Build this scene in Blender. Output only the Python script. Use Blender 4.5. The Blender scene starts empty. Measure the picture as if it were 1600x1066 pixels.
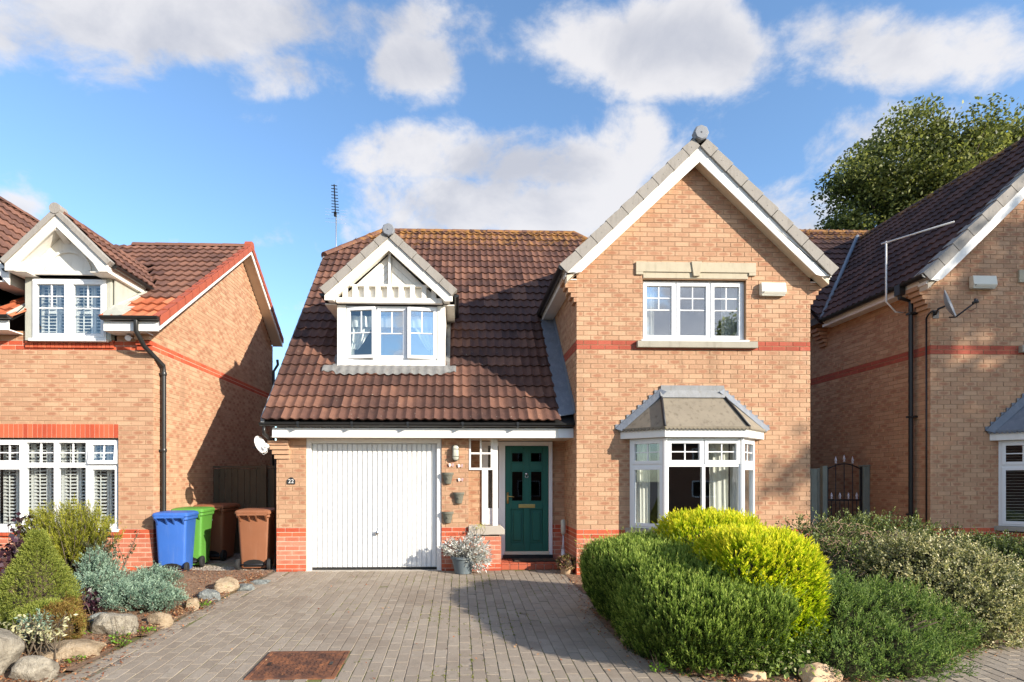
import bpy, math, random
import numpy as np
from mathutils import Vector, Matrix, Quaternion

random.seed(7)
rng = np.random.default_rng(7)
SC = bpy.context.scene
COL = SC.collection
R = math.radians

# ------------------------------------------------------------------ camera
cam_d = bpy.data.cameras.new("camera")
cam = bpy.data.objects.new("camera", cam_d)
COL.objects.link(cam)
CAM = Vector((0.0, 0.0, 1.52))
cam.location = CAM
YAW = math.atan(29 / 889.0)
cam.rotation_euler = (R(90), 0, -YAW)
cam_d.sensor_width = 36.0
cam_d.lens = 36.0 * 889.0 / 1600.0
cam_d.shift_x = (800 - 747) / 1600.0
cam_d.shift_y = (748 - 533) / 1600.0
cam_d.clip_start = 0.1
cam_d.clip_end = 3000
SC.camera = cam

# ------------------------------------------------------------------ light
SUN_TO = Vector((1.3, -1.0, 0.64)).normalized()
sun_d = bpy.data.lights.new("sun", 'SUN')
sun_d.energy = 4.4
sun_d.angle = R(0.55)
sun_d.color = (1.0, 0.91, 0.78)
sun = bpy.data.objects.new("sun", sun_d)
COL.objects.link(sun)
sun.rotation_euler = (-SUN_TO).to_track_quat('-Z', 'Y').to_euler()

SC.view_settings.view_transform = 'Standard'
SC.view_settings.look = 'None'
SC.view_settings.exposure = 1.0
SC.view_settings.gamma = 1.0
SC.view_settings.use_curve_mapping = False


class NT:
    """tiny node-tree helper"""
    def __init__(self, tree):
        self.t = tree
        tree.nodes.clear()

    def n(self, kind, props=None, **ins):
        nd = self.t.nodes.new(kind)
        for k, v in (props or {}).items():
            setattr(nd, k, v)
        for k, v in ins.items():
            key = int(k[1:]) if k[0] == '_' and k[1:].isdigit() else k.replace('_', ' ')
            self.put(nd.inputs[key], v)
        return nd

    def put(self, sock, v):
        if isinstance(v, bpy.types.NodeSocket):
            self.t.links.new(v, sock)
        elif isinstance(v, bpy.types.Node):
            self.t.links.new(v.outputs[0], sock)
        else:
            if hasattr(sock, 'default_value'):
                try:
                    sock.default_value = v
                except Exception:
                    sock.default_value = tuple(v) + (1.0,)

    def math(self, op, a, b=0.0, c=0.0, clamp=False):
        return self.n('ShaderNodeMath', {'operation': op, 'use_clamp': clamp}, _0=a, _1=b, _2=c).outputs[0]

    def vmath(self, op, a, b=(0, 0, 0)):
        nd = self.n('ShaderNodeVectorMath', {'operation': op}, _0=a, _1=b)
        return nd.outputs['Value'] if op in ('LENGTH', 'DOT_PRODUCT', 'DISTANCE') else nd.outputs[0]

    def mix(self, f, a, b, mode='MIX'):
        nd = self.t.nodes.new('ShaderNodeMix')
        nd.data_type = 'RGBA'
        nd.blend_type = mode
        nd.clamp_factor = True
        self.put(nd.inputs[0], f)
        self.put(nd.inputs[6], a if not isinstance(a, tuple) else tuple(a) + (1,) * (4 - len(a)))
        self.put(nd.inputs[7], b if not isinstance(b, tuple) else tuple(b) + (1,) * (4 - len(b)))
        return nd.outputs[2]

    def noise(self, vec, scale, detail=4, rough=.55, dist=0.0):
        return self.n('ShaderNodeTexNoise', None, Vector=vec, Scale=scale, Detail=detail, Roughness=rough, Distortion=dist).outputs[0]

    def ramp(self, f, stops, interp='LINEAR'):
        nd = self.t.nodes.new('ShaderNodeValToRGB')
        nd.color_ramp.interpolation = interp
        el = nd.color_ramp.elements
        while len(el) < len(stops):
            el.new(0.5)
        for e, (p, c) in zip(el, stops):
            e.position = p
            e.color = tuple(c) + (1,) * (4 - len(c)) if not isinstance(c, (int, float)) else (c, c, c, 1)
        self.put(nd.inputs[0], f)
        return nd.outputs[0]

    def smooth(self, x, a, b, to0=0.0, to1=1.0):
        return self.n('ShaderNodeMapRange', {'interpolation_type': 'SMOOTHSTEP'}, Value=x, From_Min=a, From_Max=b, To_Min=to0, To_Max=to1).outputs[0]


# ------------------------------------------------------------------ world: Nishita sky with broken cumulus
def make_world():
    w = bpy.data.worlds.new("World")
    SC.world = w
    w.use_nodes = True
    T = NT(w.node_tree)
    sky = T.n('ShaderNodeTexSky', {'sky_type': 'NISHITA', 'sun_disc': False})
    sky.sun_elevation = math.asin(SUN_TO.z)
    sky.sun_rotation = math.atan2(SUN_TO.x, SUN_TO.y)
    sky.air_density = 1.0
    sky.dust_density = 0.5
    sky.ozone_density = 2.2
    d = T.n('ShaderNodeTexCoord').outputs['Generated']
    sep = T.n('ShaderNodeSeparateXYZ', None, Vector=d)
    x, y, z = sep.outputs[0], sep.outputs[1], sep.outputs[2]
    zz = T.math('ADD', T.math('MAXIMUM', z, 0.0), 0.42)
    p = T.n('ShaderNodeCombineXYZ', None, X=T.math('DIVIDE', x, zz), Y=T.math('DIVIDE', y, zz), Z=3.7).outputs[0]
    big = T.noise(p, 1.1, 3, .5)
    fine = T.noise(p, 2.6, 9, .6, .25)
    # tangent coordinates of the northern half of the sky: where the larger cloud banks stand
    yy = T.math('MAXIMUM', y, 0.03)
    qx = T.math('DIVIDE', x, yy)
    qz = T.math('DIVIDE', z, yy)
    banks = [(-.50, .78, .42, .11, 1.0), (-.28, .70, .14, .085, .85), (-.06, .71, .09, .065, .9), (.40, .765, .22, .075, 1.0), (.82, .78, .25, .09, .85),
             (-.29, .62, .12, .045, .75), (.05, .56, .34, .07, 1.0), (.02, .48, .30, .10, 1.0), (-.27, .42, .09, .05, .7),
             (.86, .62, .2, .07, .75), (.50, .48, .12, .10, .6), (-.75, .46, .08, .04, .7), (-.40, .27, .16, .05, .7), (-.65, .35, .1, .05, .5),
             (-.2, 1.0, .8, .1, .7), (.6, .95, .5, .06, .8), (.34, .62, .08, .05, .5), (-.60, .68, .05, .05, .5), (.5, .36, .3, .12, .5)]
    bias = None
    for bx, bz, rx, rz, wt in banks:
        a = T.math('DIVIDE', T.math('SUBTRACT', qx, bx - .03), rx)
        b = T.math('DIVIDE', T.math('SUBTRACT', qz, bz), rz)
        r2 = T.math('ADD', T.math('MULTIPLY', a, a), T.math('MULTIPLY', b, b))
        g = T.math('MULTIPLY', T.math('POWER', 2.718, T.math('MULTIPLY', r2, -.8)), wt)
        bias = g if bias is None else T.math('MAXIMUM', bias, g)
    north = T.smooth(y, .05, .3)
    away = T.smooth(big, .40, .62)
    bias = T.math('ADD', T.math('MULTIPLY', bias, north), T.math('MULTIPLY', away, T.math('SUBTRACT', 1.0, north)))
    puff = T.noise(p, 8.0, 7, .62, .3)
    den = T.math('ADD', T.math('MULTIPLY', bias, .60), T.math('ADD', T.math('MULTIPLY', T.math('SUBTRACT', fine, .5), 1.35), T.math('MULTIPLY', T.math('SUBTRACT', puff, .5), .75)))
    cover = T.smooth(den, .20, .47)
    p2 = T.vmath('ADD', p, (.10, -.09, 0))
    body = T.noise(p2, 4.2, 7, .58, .3)
    shade = T.smooth(T.math('ADD', T.math('MULTIPLY', bias, .5), T.math('MULTIPLY', T.math('SUBTRACT', body, .5), 1.9)), .10, .75)
    cloud = T.mix(shade, (3.05, 3.0, 3.05), (2.0, 2.06, 2.3))
    skyc = T.mix(1.0, sky.outputs[0], (.82, .93, 1.0), 'MULTIPLY')
    # a little of the thin veil that sits low over the roofs
    col = T.mix(T.math('MULTIPLY', cover, .93), skyc, cloud)
    bg = T.n('ShaderNodeBackground', None, Color=col, Strength=0.15)
    T.n('ShaderNodeOutputWorld', None, Surface=bg)


make_world()


# ------------------------------------------------------------------ materials
MATS = {}


def base_mat(name):
    m = bpy.data.materials.new(name)
    m.use_nodes = True
    MATS[name] = m
    return m, NT(m.node_tree)


def finish(T, color, rough=.7, bump=None, strength=.3, dist=.01, metallic=0.0, spec=.4, extra=None):
    ins = dict(Base_Color=color, Roughness=rough, Metallic=metallic)
    p = T.n('ShaderNodeBsdfPrincipled', None, **ins)
    p.inputs['Specular IOR Level'].default_value = spec
    if bump is not None:
        T.put(p.inputs['Normal'], T.n('ShaderNodeBump', None, Strength=strength, Distance=dist, Height=bump).outputs[0])
    T.n('ShaderNodeOutputMaterial', None, Surface=p.outputs[0] if extra is None else extra(p))
    return p


def plain(name, color, rough=.6, var=.12, scale=6.0, fine=60.0, bump=.15, metallic=0.0, spec=.4, dirt=None, dirt_amt=.0):
    m, T = base_mat(name)
    co = T.n('ShaderNodeTexCoord').outputs['Object']
    a = T.noise(co, scale, 5)
    b = T.noise(co, fine, 3)
    v = T.math('ADD', T.math('MULTIPLY', T.math('SUBTRACT', a, .5), 2 * var), T.math('MULTIPLY', T.math('SUBTRACT', b, .5), var))
    c = T.mix(1.0, tuple(color), T.n('ShaderNodeCombineColor', None, Red=T.math('ADD', v, 1.0), Green=T.math('ADD', v, 1.0), Blue=T.math('ADD', v, 1.0)).outputs[0], 'MULTIPLY')
    if dirt is not None:
        st = T.vmath('MULTIPLY', co, (9.0, 9.0, 1.3))
        s = T.smooth(T.noise(st, 1.6, 6, .65), .48, .75)
        c = T.mix(T.math('MULTIPLY', s, dirt_amt), c, tuple(dirt))
    finish(T, c, rough, b, bump, .004, metallic, spec)
    return m


def brick_mat(name, c_lo, c_hi, smudge, smudge_amt):
    m, T = base_mat(name)
    tone = T.n('ShaderNodeAttribute', {'attribute_name': 'tone'})
    tr = T.n('ShaderNodeSeparateColor', None, Color=tone.outputs['Color'])
    buv = T.n('ShaderNodeSeparateXYZ', None, Vector=T.n('ShaderNodeAttribute', {'attribute_name': 'buv'}).outputs['Vector'])
    pos = T.n('ShaderNodeNewGeometry').outputs['Position']
    n1 = T.noise(pos, 22, 5, .6)
    n2 = T.noise(pos, 120, 4, .7)
    n3 = T.noise(pos, .8, 3, .5)
    base = T.mix(tr.outputs[0], tuple(c_lo), tuple(c_hi))
    a = T.math('DIVIDE', T.math('SUBTRACT', T.math('ADD', buv.outputs[0], T.math('MULTIPLY', T.math('SUBTRACT', n1, .5), .35)), .5), .47)
    b = T.math('DIVIDE', T.math('SUBTRACT', T.math('ADD', buv.outputs[1], T.math('MULTIPLY', T.math('SUBTRACT', n1, .5), .3)), .5), .50)
    r2 = T.math('ADD', T.math('MULTIPLY', a, a), T.math('MULTIPLY', b, b))
    blob = T.smooth(r2, 1.0, .15)
    amt = T.math('MULTIPLY', T.math('MULTIPLY', blob, T.smooth(tr.outputs[1], .15, .85)), smudge_amt)
    c = T.mix(amt, base, tuple(smudge))
    v = T.math('ADD', T.math('MULTIPLY', T.math('SUBTRACT', n2, .5), .45), T.math('MULTIPLY', T.math('SUBTRACT', n3, .5), .28))
    v = T.math('ADD', v, 1.0)
    c = T.mix(1.0, c, T.n('ShaderNodeCombineColor', None, Red=v, Green=v, Blue=v).outputs[0], 'MULTIPLY')
    # old rain runs and a little bloom, in streaks of their own
    run = T.smooth(T.noise(T.vmath('MULTIPLY', pos, (2.2, 2.2, .35)), 1.0, 6, .62), .56, .74)
    c = T.mix(T.math('MULTIPLY', run, .38), c, (.20, .125, .075))
    bloom = T.smooth(T.noise(T.vmath('MULTIPLY', pos, (1.0, 1.0, .8)), 1.4, 7, .68), .60, .74)
    c = T.mix(T.math('MULTIPLY', bloom, .22), c, (.62, .50, .38))
    finish(T, c, .88, T.math('ADD', n2, n1), .5, .004, 0, .25)
    return m


def mortar_mat(name, col):
    m, T = base_mat(name)
    pos = T.n('ShaderNodeNewGeometry').outputs['Position']
    n = T.noise(pos, 60, 5, .7)
    c = T.mix(n, tuple(x * .8 for x in col), tuple(x * 1.15 for x in col))
    finish(T, c, .95, n, .4, .003, 0, .1)
    return m


def tile_mat(name, lo, mid, hi, lichen=0.0, lich_z=(0, 0), pale=.5):
    m, T = base_mat(name)
    tone = T.n('ShaderNodeAttribute', {'attribute_name': 'tone'})
    tr = T.n('ShaderNodeSeparateColor', None, Color=tone.outputs['Color'])
    pos = T.n('ShaderNodeNewGeometry').outputs['Position']
    n1 = T.noise(pos, 9, 6, .65)
    n2 = T.noise(pos, 70, 4, .7)
    n3 = T.noise(pos, 1.3, 4, .55)
    f = T.math('ADD', T.math('MULTIPLY', tr.outputs[0], .55), T.math('ADD', T.math('MULTIPLY', n1, .5), T.math('MULTIPLY', T.math('SUBTRACT', n3, .5), .5)))
    c = T.ramp(f, [(.15, lo), (.52, mid), (.95, hi)])
    sp = T.smooth(T.noise(pos, 26, 2, .5), .70, .76)          # small pale lichen spots and droppings
    c = T.mix(T.math('MULTIPLY', sp, pale), c, (.42, .38, .30))
    v = T.math('ADD', T.math('MULTIPLY', T.math('SUBTRACT', n2, .5), .6), 1.0)
    c = T.mix(1.0, c, T.n('ShaderNodeCombineColor', None, Red=v, Green=v, Blue=v).outputs[0], 'MULTIPLY')
    if lichen > 0:
        z = T.n('ShaderNodeSeparateXYZ', None, Vector=pos).outputs[2]
        up = T.smooth(z, lich_z[0], lich_z[1])
        s = T.smooth(T.math('ADD', T.noise(pos, 7, 5, .7), T.math('MULTIPLY', up, .16)), .60, .72)
        c = T.mix(T.math('MULTIPLY', T.math('MULTIPLY', s, up), lichen), c, (.36, .17, .035))
    finish(T, c, .8, T.math('ADD', n1, n2), .45, .006, 0, .3)
    return m


def leaf_mat(name, dark, mid, light, trans=.35, rough=.5, gloss=.35):
    m, T = base_mat(name)
    tone = T.n('ShaderNodeAttribute', {'attribute_name': 'tone'})
    tr = T.n('ShaderNodeSeparateColor', None, Color=tone.outputs['Color'])
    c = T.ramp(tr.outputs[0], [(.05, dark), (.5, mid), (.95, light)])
    p = T.n('ShaderNodeBsdfPrincipled', None, Base_Color=c, Roughness=rough)
    p.inputs['Specular IOR Level'].default_value = gloss
    tl = T.n('ShaderNodeBsdfTranslucent', None, Color=T.mix(.5, c, T.mix(1.0, c, (1.2, 1.25, .6), 'MULTIPLY')))
    mx = T.n('ShaderNodeMixShader', None, Fac=trans)
    T.put(mx.inputs[1], p.outputs[0])
    T.put(mx.inputs[2], tl.outputs[0])
    T.n('ShaderNodeOutputMaterial', None, Surface=mx.outputs[0])
    return m


def glass_mat(name, refl=.10, tint=(.94, .96, .96)):
    m, T = base_mat(name)
    co = T.n('ShaderNodeTexCoord').outputs['Object']
    wob = T.n('ShaderNodeBump', None, Strength=.02, Distance=.02, Height=T.noise(co, 1.7, 2)).outputs[0]
    bk = T.n('ShaderNodeNewGeometry').outputs['Backfacing']
    fr = T.n('ShaderNodeFresnel', None, IOR=T.math('SUBTRACT', 1.5, T.math('MULTIPLY', bk, 1.5 - 1 / 1.5)), Normal=wob).outputs[0]
    fac = T.math('ADD', T.math('MULTIPLY', fr, 1.0), refl, clamp=True)
    g = T.n('ShaderNodeBsdfGlossy', None, Color=(.95, .97, 1, 1), Roughness=.015, Normal=wob)
    t = T.n('ShaderNodeBsdfTransparent', None, Color=tuple(tint) + (1,))
    mx = T.n('ShaderNodeMixShader', None, Fac=fac)
    T.put(mx.inputs[1], t.outputs[0])
    T.put(mx.inputs[2], g.outputs[0])
    T.n('ShaderNodeOutputMaterial', None, Surface=mx.outputs[0])
    return m


def paver_mat():
    m, T = base_mat('paver')
    tone = T.n('ShaderNodeAttribute', {'attribute_name': 'tone'})
    tr = T.n('ShaderNodeSeparateColor', None, Color=tone.outputs['Color'])
    pos = T.n('ShaderNodeNewGeometry').outputs['Position']
    n1 = T.noise(pos, 14, 6, .7)
    n2 = T.noise(pos, 150, 4, .75)
    n3 = T.noise(pos, .9, 4, .6)
    c = T.mix(tr.outputs[0], (.262, .214, .165), (.325, .272, .214))
    c = T.mix(T.math('MULTIPLY', T.smooth(n3, .48, .68), .6), c, (.205, .16, .12))
    c = T.mix(T.math('MULTIPLY', T.smooth(n1, .48, .75), .55), c, (.20, .165, .12))
    c = T.mix(T.smooth(T.noise(pos, 40, 1, .4), .78, .80), c, (.62, .58, .52))
    v = T.math('ADD', T.math('MULTIPLY', T.math('SUBTRACT', n2, .5), 1.0), 1.0)
    c = T.mix(1.0, c, T.n('ShaderNodeCombineColor', None, Red=v, Green=v, Blue=v).outputs[0], 'MULTIPLY')
    finish(T, c, .9, T.math('ADD', n1, n2), .6, .004, 0, .25)


def joint_mat():
    m, T = base_mat('joint_sand')
    pos = T.n('ShaderNodeNewGeometry').outputs['Position']
    moss = T.smooth(T.math('ADD', T.noise(pos, 1.1, 4, .6), T.math('MULTIPLY', T.noise(pos, 9, 3), .25)), .56, .72)
    n = T.noise(pos, 50, 4, .7)
    c = T.mix(n, (.14, .112, .086), (.25, .205, .16))
    c = T.mix(T.math('MULTIPLY', moss, .8), c, (.14, .16, .035))
    finish(T, c, 1.0, n, .6, .006, 0, .1)


def soil_mat(name='soil', c0=(.13, .075, .05), c1=(.32, .21, .14)):
    m, T = base_mat(name)
    pos = T.n('ShaderNodeNewGeometry').outputs['Position']
    n = T.noise(pos, 12, 8, .75)
    n2 = T.noise(pos, 90, 4, .7)
    c = T.ramp(n, [(.25, c0), (.6, c1), (.8, tuple(x * 1.3 for x in c1))])
    c = T.mix(T.smooth(n2, .62, .7), c, (.42, .33, .24))
    finish(T, c, 1.0, T.math('ADD', n, n2), 1.0, .02, 0, .1)


def rock_mat(name, a, b, c3):
    m, T = base_mat(name)
    co = T.n('ShaderNodeTexCoord').outputs['Object']
    oi = T.n('ShaderNodeObjectInfo').outputs['Random']
    v = T.vmath('ADD', co, T.n('ShaderNodeCombineXYZ', None, X=T.math('MULTIPLY', oi, 37.0), Y=0.0, Z=T.math('MULTIPLY', oi, 11.0)).outputs[0])
    n = T.noise(v, 5, 9, .7, .8)
    n2 = T.noise(v, 34, 6, .75)
    c = T.ramp(T.math('ADD', n, T.math('MULTIPLY', T.math('SUBTRACT', n2, .5), .45)), [(.3, a), (.5, b), (.68, c3)])
    c = T.mix(T.smooth(T.noise(v, 9, 4), .66, .72), c, (.38, .36, .20))
    finish(T, c, .95, T.math('ADD', n, n2), 1.0, .035, 0, .15)


def rust_mat():
    m, T = base_mat('rusty_iron')
    co = T.n('ShaderNodeTexCoord').outputs['Object']
    n = T.noise(co, 7, 8, .7, .5)
    n2 = T.noise(co, 60, 4, .7)
    c = T.ramp(n, [(.3, (.035, .025, .024)), (.48, (.13, .06, .038)), (.62, (.24, .10, .05)), (.8, (.33, .17, .08))])
    v = T.math('ADD', T.math('MULTIPLY', T.math('SUBTRACT', n2, .5), .8), 1.0)
    c = T.mix(1.0, c, T.n('ShaderNodeCombineColor', None, Red=v, Green=v, Blue=v).outputs[0], 'MULTIPLY')
    finish(T, c, .85, n2, .5, .003, 0, .2)


def ground_mat():
    m, T = base_mat('ground_tarmac')
    pos = T.n('ShaderNodeNewGeometry').outputs['Position']
    n = T.noise(pos, 3, 8, .7)
    n2 = T.noise(pos, 90, 4, .7)
    c = T.mix(n, (.07, .066, .062), (.12, .113, .105))
    c = T.mix(T.math('MULTIPLY', n2, .5), c, (.16, .15, .14))
    finish(T, c, .95, n2, .5, .004, 0, .2)


brick_mat('brick_buff', (.425, .245, .148), (.525, .325, .202), (.325, .142, .08), .78)
brick_mat('brick_red', (.42, .075, .036), (.56, .13, .06), (.34, .06, .03), .4)
brick_mat('brick_pink', (.46, .145, .085), (.58, .24, .155), (.40, .10, .055), .5)
brick_mat('brick_band', (.34, .075, .045), (.42, .105, .065), (.28, .055, .035), .4)
mortar_mat('mortar_buff', (.36, .235, .14))
mortar_mat('mortar_pale', (.66, .55, .42))
tile_mat('tile_main', (.048, .024, .019), (.118, .055, .039), (.225, .108, .068), .65, (6.5, 7.6))
tile_mat('tile_left', (.075, .036, .028), (.15, .072, .05), (.24, .11, .07))
tile_mat('tile_right', (.040, .022, .020), (.075, .036, .03), (.13, .06, .045), .6, (7.3, 8.0), .25)
tile_mat('tile_orange', (.33, .085, .035), (.43, .125, .055), (.52, .19, .095), 0, (0, 0), .15)
plain('verge_red', (.34, .08, .042), .7, .12)
plain('verge_grey', (.30, .275, .245), .85, .14, 5, 50, .4, dirt=(.17, .15, .125), dirt_amt=.5)
plain('white_paint', (.80, .78, .74), .45, .03, 3, 40, .05, dirt=(.55, .48, .38), dirt_amt=.22)
plain('white_timber', (.80, .765, .69), .6, .05, 4, 40, .12, dirt=(.48, .40, .29), dirt_amt=.4)
plain('white_upvc', (.80, .80, .80), .3, .015, 3, 20, .02, spec=.5)
plain('garage_white', (.76, .76, .745), .4, .03, 3, 20, .04, dirt=(.52, .48, .41), dirt_amt=.3)
plain('black_plastic', (.018, .018, .018), .35, .1, 5, 40, .05, spec=.5)
plain('grey_pvc', (.10, .105, .11), .4, .1)
plain('lead', (.155, .175, .21), .6, .25, 5, 40, .3, dirt=(.30, .31, .32), dirt_amt=.4)
plain('lead_pale', (.25, .255, .26), .75, .3, 7, 40, .4, dirt=(.18, .17, .15), dirt_amt=.6)
plain('lead_dull', (.20, .195, .185), .85, .35, 8, 40, .5, dirt=(.10, .085, .07), dirt_amt=.6)
plain('bay_felt', (.235, .20, .15), .9, .2, 4, 90, .5, dirt=(.10, .08, .055), dirt_amt=.75)
plain('stone', (.47, .41, .30), .9, .12, 6, 90, .5, dirt=(.28, .24, .17), dirt_amt=.45)
plain('stone_grey', (.36, .33, .27), .9, .14, 6, 90, .5, dirt=(.20, .18, .14), dirt_amt=.5)
plain('render_grey', (.40, .40, .345), .9, .14, 5, 60, .4, dirt=(.27, .27, .22), dirt_amt=.45)
plain('soffit_cream', (.62, .52, .40), .7, .08)
plain('door_green', (.008, .105, .078), .42, .10, 4, 50, .12, spec=.45)
plain('brass', (.55, .40, .15), .35, .1, metallic=.9)
plain('sill_cream', (.66, .62, .48), .45, .06)
plain('chrome', (.6, .6, .6), .25, .05, metallic=1.0)
plain('alu', (.55, .55, .54), .4, .05, metallic=.8)
plain('dark_metal', (.03, .03, .034), .45, .15, metallic=.3)
plain('iron_black', (.012, .012, .013), .45, .15, spec=.5)
plain('silver_paint', (.62, .62, .66), .4, .05, metallic=.3)
plain('dish_grey', (.22, .23, .25), .45, .1, 3, 30, .05)
plain('bin_blue', (.035, .12, .42), .5, .10, 4, 60, .08, spec=.4, dirt=(.13, .20, .40), dirt_amt=.35)
plain('bin_green', (.09, .27, .04), .5, .10, 4, 60, .08, spec=.4, dirt=(.16, .27, .10), dirt_amt=.35)
plain('bin_brown', (.24, .095, .045), .55, .10, 4, 60, .08, spec=.35, dirt=(.30, .16, .10), dirt_amt=.4)
plain('rubber', (.02, .02, .02), .8, .2)
plain('fence_wood', (.105, .082, .05), .9, .28, 5, 50, .5, dirt=(.05, .05, .03), dirt_amt=.6)
plain('fence_green', (.235, .27, .225), .85, .2, 4, 50, .4, dirt=(.08, .10, .09), dirt_amt=.5)
plain('slate_plaque', (.025, .025, .027), .5, .1)
plain('pot_grey', (.12, .15, .165), .75, .2, 6, 60, .3, dirt=(.30, .30, .27), dirt_amt=.5)
plain('planter_stone', (.135, .13, .10), .85, .25, 12, 70, .5)
plain('quarry_tile', (.40, .095, .045), .6, .15, 6, 60, .2)
plain('mat_brown', (.07, .045, .03), 1.0, .3, 20, 200, .8)
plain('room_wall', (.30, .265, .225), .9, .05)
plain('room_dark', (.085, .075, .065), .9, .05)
plain('curtain_cream', (.74, .72, .64), .9, .05)
plain('net_white', (.74, .76, .72), .9, .06)
plain('tan_cloth', (.45, .31, .19), .9, .1)
plain('blind_white', (.74, .73, .70), .6, .03)
plain('lamp_glass', (.50, .50, .42), .35, .15)
plain('box_cream', (.72, .68, .58), .5, .04)
plain('pink', (.75, .52, .50), .6, .1)
plain('bark', (.11, .085, .06), .95, .25, 6, 50, .8)
plain('twig', (.07, .05, .032), .95, .25, 8, 60, .6)
plain('bare_twig', (.30, .20, .13), .9, .2)
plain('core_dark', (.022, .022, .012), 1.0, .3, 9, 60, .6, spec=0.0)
plain('sand_stone', (.55, .37, .23), .9, .12, 6, 60, .5)
plain('concrete', (.42, .37, .31), .9, .12, 6, 60, .4)
glass_mat('glass_clear', .06)
glass_mat('glass_coated', .30)
glass_mat('glass_obscure', -.01, (.25, .25, .25))
paver_mat()
joint_mat()
soil_mat()
soil_mat('gravel_bed', (.20, .15, .11), (.46, .38, .30))
rock_mat('rock_grey', (.15, .125, .095), (.35, .31, .245), (.54, .48, .38))
rock_mat('rock_tan', (.20, .145, .09), (.40, .30, .195), (.54, .43, .30))
rock_mat('rock_slate', (.09, .095, .095), (.22, .235, .225), (.40, .41, .37))
rust_mat()
ground_mat()
leaf_mat('leaf_hedge', (.026, .05, .010), (.145, .23, .036), (.46, .56, .13), .42, .6, .15)
leaf_mat('leaf_gold', (.16, .25, .008), (.38, .50, .012), (.82, .74, .05), .48, .6, .2)
leaf_mat('leaf_cone', (.09, .125, .018), (.22, .26, .045), (.36, .38, .08))
leaf_mat('leaf_rust', (.12, .07, .02), (.25, .15, .04), (.33, .24, .06))
leaf_mat('leaf_heath', (.10, .12, .012), (.28, .29, .03), (.48, .46, .06))
leaf_mat('leaf_blue', (.07, .12, .085), (.21, .32, .235), (.40, .52, .38), .25)
leaf_mat('leaf_purple', (.012, .007, .010), (.035, .014, .024), (.09, .035, .05), .15, .35, .5)
leaf_mat('leaf_dark', (.012, .02, .010), (.04, .05, .02), (.10, .11, .04), .2)
leaf_mat('leaf_cream', (.20, .21, .10), (.48, .46, .26), (.74, .68, .46), .3)
leaf_mat('leaf_varieg', (.05, .062, .022), (.25, .26, .105), (.66, .59, .34), .3)
leaf_mat('leaf_coton', (.028, .046, .014), (.11, .15, .042), (.30, .34, .11), .3)
leaf_mat('leaf_juniper', (.035, .068, .018), (.13, .21, .05), (.32, .40, .13), .4, .6, .15)
leaf_mat('leaf_silver', (.30, .31, .29), (.56, .57, .55), (.78, .79, .77), .2)
leaf_mat('leaf_weed', (.06, .14, .012), (.15, .30, .025), (.26, .44, .05), .4)
leaf_mat('leaf_tree', (.04, .052, .015), (.155, .175, .045), (.38, .38, .12), .42)
leaf_mat('leaf_litter', (.16, .045, .02), (.34, .13, .06), (.52, .33, .17), .1, .8, .1)
leaf_mat('leaf_head', (.10, .035, .03), (.24, .22, .06), (.42, .20, .16), .2)


# ------------------------------------------------------------------ objects
WL = {}


def put(name, mesh, parent=None, loc=(0, 0, 0)):
    o = bpy.data.objects.new(name, mesh)
    COL.objects.link(o)
    if parent is not None:
        o.parent = parent
    o.location = loc
    return o


def thing(name, loc=(0, 0, 0), label=None, cat=None, group=None, kind=None):
    o = bpy.data.objects.new(name, None)
    COL.objects.link(o)
    o.location = loc
    o.empty_display_size = .2
    WL[o] = Vector(loc)
    tag(o, label, cat, group, kind)
    return o


def tag(o, label=None, cat=None, group=None, kind=None):
    if label:
        o['label'] = label
    if cat:
        o['category'] = cat
    if group:
        o['group'] = group
    if kind:
        o['kind'] = kind
    return o


def wloc(o):
    while o is not None:
        if o in WL:
            return WL[o]
        o = o.parent
    return Vector((0, 0, 0))


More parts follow.
